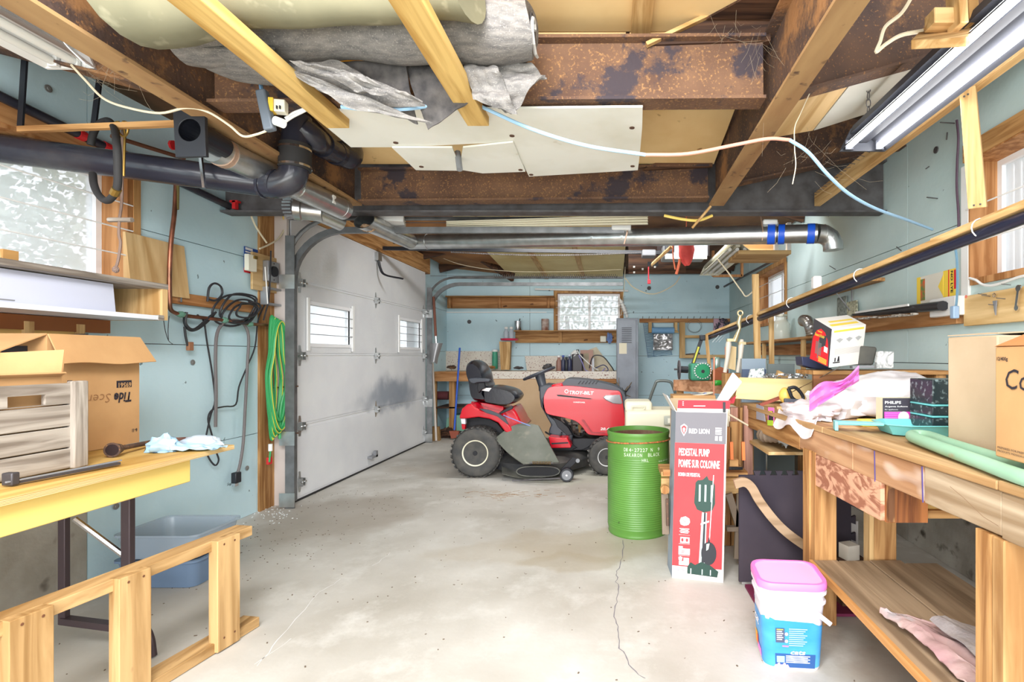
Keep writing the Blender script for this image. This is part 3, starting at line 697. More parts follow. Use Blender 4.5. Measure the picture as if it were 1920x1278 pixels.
build(B().tube(crv([W(565, 240, 2.42), W(588, 258, 2.46), W(600, 268, 2.55)], 5), .056, 20), 'elbow', ABS, t, smooth=True)
build(B().tube([W(600, 268, 2.55), W(612, 277, 2.62), W(640, 291, 2.75)], .056, 20), 'pipe_run', ABS, t, smooth=True)
build(B().cyl(W(604, 271, 2.57), W(612, 276, 2.61), .062, 20), 'elbow_collar', ABS, t); build(B().cyl(W(628, 286, 2.70), W(634, 289, 2.73), .062, 20), 'elbow_collar', ABS, t)
build(B().tube(crv([W(640, 291, 2.75), W(655, 296, 2.8), W(660, 285, 2.86), W(652, 270, 2.9)], 4), .058, 18), 'elbow', ABS, t, smooth=True)
build(B().tube([W(374, 250, 2.26), W(377, 300, 2.26), W(383, 352, 2.26)], .008, 4), 'hanger_strap', CHROME, t)
# black vent flange + ducts
t = thing('vent_duct', 'galvanised round duct starting at a square black flange, running to the back', 'duct', (-1.6, 2.1, 1.95))
Yf = 2.0; b = B()
q = [W(327, 207, Yf), W(386, 204, Yf), W(389, 294, Yf), W(332, 296, Yf)]; cc = W(358, 245, Yf); n = 24; outer = []; inner = []
for j in range(n):
    a = 2*math.pi*j/n; ca, sa = math.cos(a), math.sin(a); inner.append(cc+V(ca*.043, 0, sa*.043))
    k = 1/max(abs(ca), abs(sa)); u = (ca*k+1)/2; v = (1-sa*k)/2
    outer.append(q[0].lerp(q[1], u).lerp(q[3].lerp(q[2], u), v))
b.rings([[p+V(0, -.008, 0) for p in inner], [p+V(0, -.008, 0) for p in outer], [p+V(0, .008, 0) for p in outer], [p+V(0, .008, 0) for p in inner]], caps=False, closed=True)
build(b, 'flange', BLACKP, t, bevel=.002)
build(B().rings([[p+V(0, -.004, 0) for p in inner], [p+V(0, .16, 0) for p in inner], [cc.lerp(p, .05)+V(0, .16, 0) for p in inner], [cc.lerp(p, .05)+V(0, .162, 0) for p in inner], [cc.lerp(p, 1.06)+V(0, .162, 0) for p in inner], [cc.lerp(p, 1.06)+V(0, -.004, 0) for p in inner]], caps=False, closed=True), 'throat', mat('dark_inside', (30, 32, 40), .3), t)
d0 = V(-1.665, 2.15, 1.955); d1p = V(-1.575, 3.02, 1.945)
build(B().cyl(d0, d0.lerp(d1p, .55), .058, 26), 'duct_section', GALV, t, smooth=True)
build(B().cyl(d0.lerp(d1p, .55), d1p, .060, 26), 'duct_section', GALV, t, smooth=True)
for k in (.08, .545, .95): build(B().cyl(d0.lerp(d1p, k), d0.lerp(d1p, k+.02), .0615, 26), 'seam_ring', GALV, t)
c = d0.lerp(d1p, .045); build(B().cyl(c, c+V(-.001, .03, 0), .0620, 24), 'perforated_strap', mat('rusty_strap', (190, 160, 140), .5, .5), t)
c = d0.lerp(d1p, .80); build(B().rbox(c+V(.058, 0, -.02), .004, .03, .045), 'label', WHITE, t)
t = thing('vent_duct', 'short galvanised duct with open cut end full of debris', 'duct', (-1.5, 3.6, 1.95))
s0 = W(683, 413, 3.35); s1 = W(768, 452, 4.25); dv = (s1-s0); nn = 22; ring0 = []; ring1 = []
ax = dv.normalized(); ua = ax.cross(V(0, 0, 1)).normalized(); ub = ua.cross(ax)
for j in range(nn):
    a = 2*math.pi*j/nn; o_ = (ua*math.cos(a)+ub*math.sin(a)); ring0.append(s0+o_*.062+ax*(.06*math.sin(a))); ring1.append(s1+o_*.062)
i0 = [p.lerp(s0, .05) for p in ring0]; i1 = [p.lerp(s1, .05) for p in ring1]
build(B().rings([i1, i0, ring0, ring1], caps=False, closed=True), 'duct_section', GALV, t, smooth=True)
build(B().blob(s0+ax*.06+V(0, 0, -.04), (.045, .05, .022), .3, 6, 2), 'debris', mat('nest_debris', (196, 164, 132), .95, 0, (140, 104, 78), 40), t)
t = thing('vent_duct', 'small crimped galvanised wye fitting hanging beside the tilted duct', 'duct', W(575, 395, 3.0))
p = W(552, 392, 3.05); q = W(605, 398, 3.1)
build(B().tube([p, p.lerp(q, .25), p.lerp(q, .3), q], [.062, .064, .056, .056], 24), 'wye_body', GALV, t, smooth=True)
b = B()
for j in range(20):
    a = 2*math.pi*j/20; o_ = V(0, math.cos(a), math.sin(a))*.064; b.rbox(p+o_+V(-.01, 0, 0), .05, .005, .01)
build(b, 'crimp', CHROME, t); build(B().cyl(W(590, 396, 3.1), W(640, 418, 3.25), .05, 20), 'branch', GALV, t, smooth=True)
# long crossing duct
t = thing('vent_duct', 'long shiny galvanised duct crossing the room with blue tape bands', 'duct', (.2, 4.2, 2.0))
g0 = W(768, 453, 4.35); g1 = W(1465, 439, 3.5)
def gl(px): # point along at pixel x
    best = None
    lo_, hi_ = 0.0, 1.2
    for _ in range(40):
        mid = (lo_+hi_)/2; p = g0+(g1-g0)*mid
        if VX+p.x/p.y*F < px: lo_ = mid
        else: hi_ = mid
    return g0+(g1-g0)*lo_
rr_ = .064
build(B().cyl(gl(768), gl(1115), rr_, 28), 'duct_section', GALV, t, smooth=True)
build(B().cyl(gl(1110), gl(1456), rr_+.001, 28), 'duct_section', GALV, t, smooth=True)
build(B().cyl(gl(1458), gl(1512), rr_-.002, 28), 'duct_section', GALV, t, smooth=True)
build(B().cyl(gl(1512), gl(1532), rr_+.001, 28), 'duct_section', GALV, t, smooth=True)
TAPE = mat('blue_tape', (30, 90, 215), .4)
for a_, b_ in ((1439, 1453), (1459, 1471), (1513, 1527)): build(B().cyl(gl(a_), gl(b_), rr_+.003, 26), 'blue_tape', TAPE, t, smooth=True)
build(B().cyl(gl(1453), gl(1459), rr_-.01, 20), 'damper_gap', BLACKP, t)
for a_ in (800, 1112, 1168): build(B().cyl(gl(a_), gl(a_+4), rr_+.003, 26), 'seam_ring', GALV, t)
E = gl(1532)
build(B().tube([E, E+V(.045, 0, -.006), E+V(.085, 0, -.03), E+V(.105, 0, -.07), E+V(.108, 0, -.11)], rr_, 22), 'elbow', GALV, t, smooth=50)
for q_ in (E+V(.043, 0, -.005), E+V(.083, 0, -.028)): build(B().lathe([(rr_+.003, 0), (rr_+.003, .004)], q_, 22, 'x'), 'seam_ring', GALV, t)
build(B().tube([gl(1178)+V(0, 0, .2), gl(1178)+V(-.01, -.066, .02), gl(1175)+V(-.02, -.05, -.06)], .006, 4), 'perforated_strap', mat('rusty_strap', (190, 160, 140), .5, .5), t)
build(B().tube([gl(1425)+V(0, 0, .16), gl(1425)+V(0, -.067, .01), gl(1425)+V(-.0, -.05, -.05)], .005, 4), 'perforated_strap', mat('rusty_strap', (190, 160, 140), .5, .5), t)
build(B().rbox(gl(1443)+V(0, 0, .064), .10, .06, .035), 'white_clip', WHITE, t, bevel=.01)
# stack of pale trim above near track
t = thing('trim_stack', 'pale ribbed plastic trim lying above the near door track', 'trim', W(980, 412, 3.7))
for k in range(4):
    build(B().bar(W(838, 416+k*3.2, 3.72+.03*k), W(1215, 404+k*5, 3.5+.03*k), .03, .010), 'strip', mat('cream_plastic', (226, 220, 196), .5), t, bevel=.003)
t = thing('white_block', 'white foam block resting on the spring above the round duct', 'block', W(1165, 425, 3.74)); build(B().rbox(W(1165, 432, 3.74), .14, .06, .045), 'foam', WHITE, t, bevel=.01)
t = thing('white_block', 'white folded box lying beside the open duct end', 'block', W(730, 415, 3.7)); build(B().rbox(W(735, 420, 3.7), .17, .2, .05, .3), 'carton', WHITE, t, bevel=.004)
# opener
t = thing('door_opener', 'garage door opener with grey power head and black chain rail', 'opener', (.7, 5.15, 2.12))
build(B().bar((-2.3, 5.17, 2.165), (.55, 5.17, 2.12), .03, .035), 'rail', BLACKP, t)
ch = B()
for i in range(110):
    u = i/110; p = V(-1.6, 5.12, 2.11).lerp(V(.32, 5.12, 2.11), u)+V(0, 0, -.03*math.sin(u*math.pi)); ch.rbox(p, .012, .01, .012)
build(ch, 'chain', STEEL, t)
zc = W(1278, 480, 5.1)
build(B().rbox(zc+V(.02, 0, -.03), .42, .34, .13), 'power_head', mat('opener_grey', (176, 180, 184), .5, .3), t, bevel=.01)
build(B().rbox(zc+V(-.14, -.02, .0), .09, .36, .14), 'black_band', BLACKP, t, bevel=.006)
build(B().rbox(zc+V(.02, -.165, -.06), .40, .02, .035), 'base_trim', WHITE, t, bevel=.004)
build(B().bar(W(1260, 462, 5.2)+V(-.15, 0, 0), W(1330, 462, 5.2), .03, .20), 'hanging_plate', mat('dark_panel', (60, 48, 46), .7), t)
build(B().rbox(W(1216, 482, 5.0), .13, .16, .06), 'motor_cover', GREY, t, bevel=.01)
build(B().tube(crv([W(1216, 500, 5), W(1216, 520, 5), W(1217, 530, 5)]), .006, 5), 'pull_cord', mat('red_cord', (196, 40, 50), .7), t)
build(B().rbox(W(1217, 532, 5), .03, .02, .04), 'pull_handle', mat('red_cord', (196, 40, 50), .7), t, bevel=.004)
t = thing('mounting_board', 'dark brown board behind the opener with light spots', 'board', W(1230, 495, 5.6)); build(B().rbox(W(1232, 513, 5.6), .62, .03, 2.36-W(1232, 513, 5.6).z), 'board', darkwood('x'), t)
for a_, b_ in ((1189, 502), (1189, 512), (1228, 502), (1205, 506)): build(B().rbox(W(a_, b_, 5.58), .02, .01, .02), 'bolt', WHITE, t)
t = thing('paint_roller', 'pale wooden handle pole tied diagonally in front of the opener', 'pole', W(1240, 480, 4.4)); build(B().cyl(W(1221, 497, 4.4), W(1259, 462, 4.3), .015, 8), 'handle', pine('z'), t); build(B().rbox(W(1224, 498, 4.4), .09, .03, .03), 'roller_frame', BLACKP, t)
t = thing('hanging_sack', 'coral red sack hanging below the duct near the opener', 'bag', W(1287, 480, 4.2)); build(B().cyl(W(1287, 460, 4.2), V(W(1287, 0, 4.2).x, 4.2, 2.72), .004, 5), 'hanging_string', mat('orange_cord', (226, 120, 86), .8), t); build(B().blob(W(1287, 468, 4.2), (.062, .05, .13), .15, 3, 5), 'sack', mat('coral_cloth', (230, 92, 84), .8, 0, (200, 70, 66), 8), t, smooth=True)
build(B().tube(crv([W(1275, 485, 4.18), W(1272, 500, 4.18), W(1268, 514, 4.18)]), .012, 5).tube(crv([W(1262, 456, 4.18), W(1262, 480, 4.18), W(1266, 505, 4.18)]), .006, 5), 'drawstring', mat('orange_cord', (226, 120, 86), .8), t)
# tan shelf box high at right
t = thing('storage_shelf', 'small open wooden shelf hanging under the duct near the back right window', 'shelf', W(1420, 470, 4.3))
a_ = W(1375, 478, 4.3); b__ = W(1468, 478, 4.3)
build(B().box(a_.x, b__.x, 4.1, 4.5, a_.z-.03, a_.z), 'shelf_board', pine('x'), t); build(B().box(a_.x, b__.x-.03, 4.44, 4.46, a_.z, a_.z+.20), 'back_board', pine('x'), t)
build(B().box(b__.x-.13, b__.x-.10, 4.1, 4.14, a_.z, a_.z+.22).box(b__.x-.03, b__.x, 4.1, 4.14, a_.z, a_.z+.22), 'post', WHITE, t)
t = thing('lumber_hanger', 'thin open wooden frame hanging below the back right tube fixture', 'frame', W(1380, 480, 6.2))
for a_, b_ in (((1337, 470), (1337, 518)), ((1391, 470), (1391, 518)), ((1337, 517), (1391, 517))): build(B().bar(W(*a_, 6.2), W(*b_, 6.2), .03, .03), 'rail', redpine('z'), t)
# tube fixtures
TUBE = mat('lit_tube', (255, 255, 255), .3, emit=15); TUBEOFF = mat('unlit_tube', (236, 236, 232), .3)
def fixture(label, x, y0, y1, z, w_, tube_m, tubes, body=None, chain=None):
    t = thing('tube_light', label, 'light', (x, (y0+y1)/2, z)); body = body or WHITE()
    build(B().hexa([(x-w_*.28, y0, z+.075), (x+w_*.28, y0, z+.075), (x+w_*.28, y1, z+.075), (x-w_*.28, y1, z+.075), (x-w_*.22, y0, z+.11), (x+w_*.22, y0, z+.11), (x+w_*.22, y1, z+.11), (x-w_*.22, y1, z+.11)]), 'housing', body, t)
    for s in (-1, 1):
        build(B().hexa([(x+s*w_*.05, y0, z+.07), (x+s*w_/2, y0, z+.0), (x+s*w_/2, y1, z+.0), (x+s*w_*.05, y1, z+.07), (x+s*w_*.05, y0, z+.075), (x+s*w_/2, y0, z+.006), (x+s*w_/2, y1, z+.006), (x+s*w_*.05, y1, z+.075)]), 'reflector', body, t)
    build(B().bar((x, y0, z+.06), (x, y1, z+.06), .035, .05), 'ballast_cover', body, t)
    build(B().hexa([(x-w_/2, y1, z), (x+w_/2, y1, z), (x+w_/2, y1+.01, z), (x-w_/2, y1+.01, z), (x-w_*.25, y1, z+.10), (x+w_*.25, y1, z+.10), (x+w_*.25, y1+.01, z+.10), (x-w_*.25, y1+.01, z+.10)]), 'end_plate', body, t)
    for o_ in tubes:
        build(B().cyl((x+o_, y0+.02, z+.018), (x+o_, y1-.02, z+.018), .0145, 14), 'tube', tube_m, t, smooth=True)
        build(B().rbox((x+o_, y1-.012, z), .035, .012, .04), 'lamp_holder', body, t)
    return t
t = fixture('bright lit double tube light with white reflector at upper right', 1.09, 1.05, 2.26, 1.985, .20, TUBE, (-.066, .066), mat('fixture_grey', (72, 74, 82), .5))
for p in ((1.05, 2.13, 2.07), (1.05, 1.2, 2.07)):
    b = B()
    for k in range(8):
        c = V(p[0], p[1], p[2]+.03+k*.03); b.tube([c+V(.009*math.cos(a)*(k % 2), .009*math.cos(a)*((k+1) % 2), .018*math.sin(a)) for a in [2*math.pi*i/10 for i in range(10)]], .0022, 4, closed=True)
    build(b, 'chain', STEEL, t)
t = fixture('unlit white double tube light at upper left corner', -2.08, .9, 1.98, 2.19, .19, TUBEOFF, (-.05, .03))
t = fixture('unlit pale tube light hanging near the back right corner', 1.0, 4.15, 5.4, 1.93, .20, TUBEOFF, (-.06, 0, .06), mat('cream_enamel', (226, 224, 206), .4))
# wooden bracket top right
t = thing('wood_bracket', 'pale wooden block bracket hanging in front of the lit tubes', 'bracket', W(1775, 60, 1.5))
build(B().hexa([W(1708, 93, 1.5), W(1812, 88, 1.38), W(1836, 66, 1.55), W(1730, 70, 1.66), W(1708, 75, 1.5), W(1812, 70, 1.38), W(1836, 48, 1.55), W(1730, 52, 1.66)]), 'base_block', pine('x'), t, bevel=.002, seg=1)
build(B().rbox(W(1768, 52, 1.52), .08, .05, .045), 'small_block', pine('x'), t, bevel=.002, seg=1)
build(B().bar(W(1796, 54, 1.5), W(1790, -60, 1.5), .06, .025), 'post', pine('z'), t, bevel=.002, seg=1)
build(B().bar(W(1822, 48, 1.52), W(1815, -60, 1.52), .03, .03), 'post', pine('z'), t, bevel=.002, seg=1)
t = thing('white_cable', 'stiff off-white cable bent round beside the wooden bracket', 'cable', W(1670, 60, 1.6)); build(B().tube(crv([W(1712, -10, 1.6), W(1690, 25, 1.6), W(1660, 50, 1.6), W(1650, 78, 1.6), W(1643, 97, 1.6), W(1662, 82, 1.6), W(1690, 66, 1.6), W(1730, 58, 1.6)]), .006, 6), 'cable', mat('cream_cable', (226, 214, 186), .5), t, smooth=True)
# nail board and its post
nb = thing('nail_board', 'long pale board studded with bent nails behind the lit tubes', 'board', (1.29, 2.4, 2.05))
pA = V(1.285, 1.45, 2.075); pB = V(1.285, 3.26, 2.075)
build(B().bar(pA, pB, .038, .085), 'board', pine('y'), nb, bevel=.002, seg=1)
for i in range(34):
    p = pA.lerp(pB, .04+i*.0285)+V(-.019, 0, .02); build(B().cyl(p, p+V(-.035, 0, R.uniform(-.004, .01)), .0018, 5), 'nail', STEEL, nb)
hp = thing('hanger_post', 'short wooden post hanging from the nail board down to the pole rack', 'post', W(1835, 280, 1.86))
build(B().hexa([W(1815, 392, 1.80), W(1850, 388, 1.80), W(1852, 388, 1.85), W(1817, 392, 1.85), W(1798, 166, 1.80), W(1829, 160, 1.80), W(1831, 160, 1.85), W(1800, 166, 1.85)]), 'post', pine('z'), hp, bevel=.002, seg=1)
for a_, b_ in ((1808, 182), (1815, 178), (1826, 386), (1838, 384)): build(B().rbox(W(a_, b_, 1.798), .005, .004, .005), 'screw', STEEL, hp)
# long pole rack
pr = thing('pole_rack', 'long strip of wood with a black pipe tied under it, sloping to the back right', 'rack', (1.1, 3.3, 1.45))
rA = V(1.36, 1.62, 1.585); rB = W(1327, 628, 5.0)
def rk(px):
    lo_, hi_ = 0., 1.
    for _ in range(40):
        mid = (lo_+hi_)/2; p = rA.lerp(rB, mid)
        if VX+p.x/p.y*F > px: lo_ = mid
        else: hi_ = mid
    return rA.lerp(rB, lo_)
build(B().bar(rA, rB, .045, .022), 'wood_strip', pine('y'), pr, bevel=.002, seg=1)
build(B().cyl(rA+V(.0, 0, -.035), rB+V(0, 0, -.03), .021, 14), 'black_pipe', mat('dark_blue_pipe', (36, 38, 56), .25), pr, smooth=True)
build(B().bar(rA+V(0.01, 0, .018), rk(1745)+V(0.01, 0, .018), .030, .014), 'wood_strip', pine('y'), pr, bevel=.002, seg=1)
for x in (1408, 1485, 1614, 1840):
    p = rk(x)+V(0, 0, -.012); pts = [p+V(.036*math.cos(a), 0, .034*math.sin(a)) for a in [2*math.pi*i/14 for i in range(14)]]; build(B().tube(pts, .0028, 4, closed=True), 'cable_tie', WHITE, pr)
p = rk(1418); po = thing('rack_post', 'slim upright wooden post holding the pole rack over the far bench', 'post', (p.x, p.y, .9))
build(B().bar(W(1421, 692, p.y-.05), W(1416, 514, p.y-.05), .045, .025, up=(0, 1, 0)), 'post', pine('z'), po)
p = rk(1331); po = thing('rack_post', 'thin wooden strip at the far end of the pole rack', 'post', (p.x, p.y, 1.0)); build(B().bar(W(1332, 707, p.y-.04), W(1324, 627, p.y-.04), .03, .02, up=(0, 1, 0)), 'post', pine('z'), po)

# extension cords
CB = mat('blue_cord', (118, 170, 218), .5); CS = mat('salmon_cord', (240, 158, 138), .5); CLB = mat('light_blue_cord', (160, 200, 232), .5)
t = thing('extension_cord', 'long blue and salmon extension cord strung under the beams', 'cord', W(1000, 250, 2.0))
pts = [(490, 150, 1.95), (492, 172, 1.95)]
build(B().tube(crv([W(a, b, c) for a, b, c in ((487, 148, 1.95), (490, 165, 1.93), (492, 178, 1.9))]), .007, 6), 'cord', CB, t)
build(B().tube(crv([W(a, b, c) for a, b, c in ((640, 200, 1.80), (700, 206, 1.80), (760, 204, 1.8), (800, 199, 1.85), (850, 190, 1.9), (885, 193, 1.94), (920, 208, 1.95), (1000, 243, 1.95), (1100, 273, 1.97), (1210, 290, 2.0))]), .0068, 8), 'cord', CLB, t, smooth=True)
build(B().tube(crv([W(a, b, c) for a, b, c in ((1210, 290, 2.0), (1290, 288, 2.0), (1380, 271, 2.0), (1440, 260, 1.98), (1480, 262, 1.98))]), .0068, 8), 'salmon_cord', CS, t, smooth=True)
build(B().tube(crv([W(a, b, c) for a, b, c in ((1480, 262, 1.98), (1515, 285, 2.0), (1550, 325, 2.05), (1590, 362, 2.15), (1640, 390, 2.3), (1700, 412, 2.5), (1748, 430, 2.7))]), .0068, 8), 'cord', CLB, t, smooth=True)
t = thing('power_strip', 'grey three way cord connector hanging beside the yellow outlet block', 'connector', W(500, 205, 1.88))
build(B().bar(W(491, 170, 1.88), W(507, 245, 1.88), .036, .03, up=(0, 1, 0)), 'body', mat('slate_plastic', (96, 104, 114), .5), t, bevel=.006)
build(B().cyl(W(516, 226, 1.87), W(532, 232, 1.87), .016, 12), 'white_plug', WHITE, t)
t = thing('outlet_box', 'small cream and yellow outlet block beside the grey connector', 'outlet', W(522, 205, 1.9)); build(B().rbox(W(522, 212, 1.9), .055, .035, .045, .2), 'body', mat('cream_plastic2', (236, 232, 214), .5), t, bevel=.003)
build(B().rbox(W(511, 211, 1.89), .016, .034, .048, .2), 'yellow_side', mat('yellow_plastic', (236, 190, 60), .5), t)
for a_ in (519, 525): build(B().rbox(W(a_, 204, 1.875), .003, .006, .012), 'slot', INK, t)
t = thing('white_cable', 'white flex looped round the left lumber rail end', 'cable', W(560, 210, 2.0))
build(B().tube(crv([W(a, b, 1.93) for a, b in ((532, 230), (550, 218), (575, 205), (588, 190), (590, 178), (583, 185), (578, 200), (550, 212), (535, 222))]), .005, 6), 'cable', WHITE, t, smooth=True)
t = thing('white_cable', 'long white flex from the unlit tube light past the black flange', 'cable', W(250, 190, 1.95))
build(B().tube(crv([W(a, b, c) for a, b, c in ((134, 122, 1.95), (160, 150, 1.95), (195, 185, 1.95), (240, 202, 1.95), (300, 212, 1.95), (350, 202, 1.93), (390, 210, 1.95), (430, 235, 1.97), (455, 255, 1.97), (480, 252, 1.95), (505, 243, 1.93))]), .0045, 6), 'cable', mat('cream_cable', (226, 214, 186), .5), t, smooth=True)
t = thing('white_cable', 'thin white string cable dangling from the far upper left', 'cable', W(115, 40, 1.6)); build(B().tube(crv([W(a, b, 1.6) for a, b in ((112, -5), (107, 30), (118, 75), (150, 110), (160, 120))]), .0025, 5), 'cable', WHITE, t)
for lab, pts in (('yellow flex hanging under the dark steel beam', [(1245, 404), (1280, 411), (1310, 413), (1336, 404)]),):
    t = thing('yellow_cable', lab, 'cable', W(1290, 410, 3.25)); build(B().tube(crv([W(a, b, 3.25) for a, b in pts]), .009, 6), 'cable', mat('yellow_cable', (240, 208, 110), .5), t, smooth=True)
for lab, pts, Y, r in (('white cable drooping on the back wall beside the opener', [(1172, 521), (1190, 540), (1225, 551), (1262, 535), (1275, 518)], 6.8, .008),
    ('white cable pair swinging from the back right tube light', [(1345, 485), (1365, 510), (1390, 545), (1400, 555), (1418, 540)], 4.3, .006),
    ('long white wire sagging across the back below the brown rafters', [(820, 480), (870, 497), (950, 508), (1060, 509), (1165, 505)], 6.9, .004),
    ('thin pale cord hanging from the right beam near the blue cord', [(1518, 175), (1500, 215), (1490, 240), (1490, 280), (1492, 310), (1486, 345)], 2.0, .002),
    ('thin grey cord dropping from the opener corner to the locker', [(1172, 500), (1171, 530), (1168, 560), (1165, 590)], 7.2, .005)):
    t = thing('hanging_wire', lab, 'wire', W(pts[0][0], pts[0][1], Y)); build(B().tube(crv([W(a, b, Y) for a, b in pts]), r, 6), 'wire', mat('cream_cable', (226, 214, 186), .5), t, smooth=True)
t = thing('wood_stick', 'thin pale stick leaning down from the right beam end', 'stick', W(1320, 400, 3.15)); build(B().cyl(W(1333, 386, 3.12), W(1298, 427, 3.2), .008, 6), 'stick', pine('z'), t)
t = thing('white_pipe', 'long white fluorescent tube stored above the back window', 'tube', W(1090, 545, 7.7)); build(B().cyl(W(1003, 542, 7.70), W(1178, 545, 7.70), .014, 10), 'tube', WHITE, t)
for px in (1030, 1150): build(B().rbox(W(px, 545, 7.715), .02, .05, .012), 'hook', STEEL, t)
# cobwebs: fine threads, one loose mass each
for lab, c0, sp, Y, n_ in (('wispy cobweb under the unlit tube light', (215, 135), (70, 45), 1.85, 40), ('wispy cobweb on the right beam corner', (1400, 80), (60, 50), 1.9, 26), ('wispy cobweb below the lit tubes', (1530, 300), (60, 40), 2.1, 22)):
    b = B()
    for i in range(n_):
        p = W(c0[0]+R.gauss(0, sp[0]*.5), c0[1]+R.gauss(0, sp[1]*.5), Y+R.uniform(-.08, .08)); q = p+V(R.gauss(0, .07), R.gauss(0, .05), R.gauss(0, .06)); mth = p.lerp(q, .5)+V(0, 0, -.012)
        b.tube([p, mth, q], .00032, 3)
    build(b, 'cobweb', mat('cobweb', (150, 136, 116), .9), label=lab, cat='cobweb', kind='stuff')
# ================================================================== LEFT SIDE
# hanging black flat bars with a strip
t = thing('hanging_bracket', 'black flat bars holding a thin brown strip by the left window top', 'frame', W(150, 180, 2.1))
build(B().bar(W(49, 70, 2.1), W(38, 242, 2.1), .022, .008, up=(0, 1, 0)), 'hanger_bar', BLACKP, t)
build(B().bar(W(190, 120, 2.25), W(176, 233, 2.2), .022, .008, up=(0, 1, 0)), 'hanger_bar', BLACKP, t)
build(B().bar(W(36, 243, 2.1), W(330, 232, 2.12), .02, .022), 'strip', oldpine('x'), t)
t = thing('wall_pipe', 'black plastic pipe running along the left wall under the beams', 'pipe', (-2.44, 2.8, 2.1))
q0 = V(LW+.03, 1.2, 2.19); q1 = V(LW+.03, 3.35, 2.045)
build(B().cyl(q0, q1, .021, 12), 'pipe', ABS, t, smooth=True)
build(B().cyl(q0.lerp(q1, .545), q0.lerp(q1, .56), .024, 12), 'red_tape', mat('red_plastic', (214, 40, 46), .5), t)
build(B().cyl(q0.lerp(q1, .60), q0.lerp(q1, .62), .024, 12), 'red_tape', mat('red_plastic', (214, 40, 46), .5), t)
t = thing('wall_pipe', 'thin rusty pipe with red valve wheel high on the left wall', 'pipe', (-2.44, 2.7, 2.0))
build(B().cyl(WX(210, 255, LW+.05), WX(345, 297, LW+.05), .011, 8), 'pipe', mat('rust_pipe', (112, 72, 52), .6), t)
c = WX(322, 272, LW+.06); build(B().lathe([(.0, 0), (.026, 0), (.026, .012), (0, .012)], c, 8, 'x'), 'valve_wheel', mat('red_enamel', (206, 40, 44), .4), t)
t = thing('valve', 'small red valve handle under the dark beam beside the door', 'valve', WX(441, 388, LW+.1)); build(B().rbox(WX(441, 392, LW+.1), .02, .03, .05).rbox(WX(441, 380, LW+.1), .05, .03, .012), 'handle', mat('red_enamel', (206, 40, 44), .4), t)
# hanging hose loop
t = thing('hose_loop', 'dark rubber hose looped over the black pipe in front of the window', 'hose', W(205, 300, 2.1))
Yh = 2.12
pts = [W(a, b, c) for a, b, c in ((170, 272, 2.2), (175, 250, 2.2), (186, 232, 2.2), (203, 226, 2.18), (214, 240, 2.1), (219, 270, 2.0), (221, 310, 2.0), (220, 350, 2.02), (210, 370, 2.04), (198, 376, 2.06), (184, 364, 2.1), (176, 345, 2.12), (174, 326, 2.15))]
build(B().tube(crv(pts, 4), .013, 10), 'hose', BLACKR, t, smooth=True)
build(B().cyl(W(170, 270, 2.2), W(174, 262, 2.2), .016, 10).cyl(W(214, 364, 2.03), W(219, 354, 2.02), .016, 10), 'ferrule', BRASS, t) if False else build(B().cyl(W(214, 364, 2.03), W(219, 354, 2.02), .016, 10), 'ferrule', BRASS, t)
t = thing('brass_hook', 'tarnished brass hooked rod hanging on the strip beside the hose loop', 'hook', W(236, 300, 2.14))
build(B().tube(crv([W(a, b, 2.12) for a, b in ((214, 238), (216, 230), (224, 230), (222, 246), (232, 256), (240, 246), (238, 230), (230, 230), (234, 250), (233, 285), (232, 330))], 4), .0045, 6), 'rod', BRASS, t, smooth=True)
t = thing('rope_toggle', 'grey rope with a wooden toggle hanging beside the left window', 'rope', W(226, 430, 2.2))
build(B().tube(crv([W(a, b, 2.16) for a, b in ((230, 238), (229, 330), (228, 380), (224, 412), (223, 440), (226, 455), (222, 485), (217, 503))], 4), .005, 6), 'rope', mat('grey_rope', (120, 100, 90), .9), t, smooth=True)
build(B().cyl(W(204, 412, 2.16), W(248, 412, 2.16), .010, 8), 'toggle', greywood('x'), t)
build(B().blob(W(217, 505, 2.16), (.012, .01, .014), .3, 5, 3), 'knot', mat('grey_rope', (120, 100, 90), .9), t)

# shelf unit under the left window
t = thing('wall_shelf', 'weathered two tier shelf under the left window with white lined lower tier', 'shelf', (-2.35, 1.9, 1.35), )
SX = -2.20
build(B().box(LW+.002, SX, 1.0, 2.56, 1.418, 1.443), 'shelf_board', greywood('y'), t, bevel=.002, seg=1)
build(B().box(LW+.002, SX, 1.0, 2.53, 1.265, 1.285), 'shelf_board', mat('white_melamine', (232, 234, 240), .4), t)
build(B().box(LW+.002, SX-.005, 2.53, 2.56, 1.265, 1.418), 'end_board', pine('z'), t)
build(B().box(SX-.02, SX+.003, 2.50, 2.53, 1.262, 1.288), 'end_cap', greywood('y'), t)
build(B().box(LW+.002, LW+.04, 1.35, 2.52, 1.20, 1.262), 'ledger', mat('brown_stain_y', (140, 84, 44), .7), t)
for y in (2.15, 2.36): build(B().box(LW+.002, LW+.045, y, y+.035, 1.14, 1.235), 'cleat', pine('z'), t)
t = thing('foil_sheet', 'white wrapped board standing along the lower shelf tier under the window', 'sheet', (-2.25, 1.8, 1.29))
build(B().sheet(lambda u, v: (-2.245-.012*v+.002*math.sin(u*9), 1.1+1.23*u, 1.288+.125*v), 20, 3, .006), 'wrapped_board', mat('white_foil', (206, 210, 228), .35, .1), t, smooth=True)
build(B().rbox((-2.212, 1.86, 1.292), .006, .10, .005), 'handle', GREY, t)
build(B().sheet(lambda u, v: (-2.225+.01*noise.noise(V(u*5, v*5, 1)), 1.25+.42*u, 1.29+.10*v), 14, 6, .004), 'foil_flap', mat('white_foil', (206, 210, 228), .35, .1), t, smooth=True)
t = thing('wood_block', 'small square wooden block sitting on the window shelf at far left', 'block', WX(12, 487, -2.3)); build(B().rbox(WX(8, 489, -2.26), .05, .05, .04), 'block', pine('y'), t)
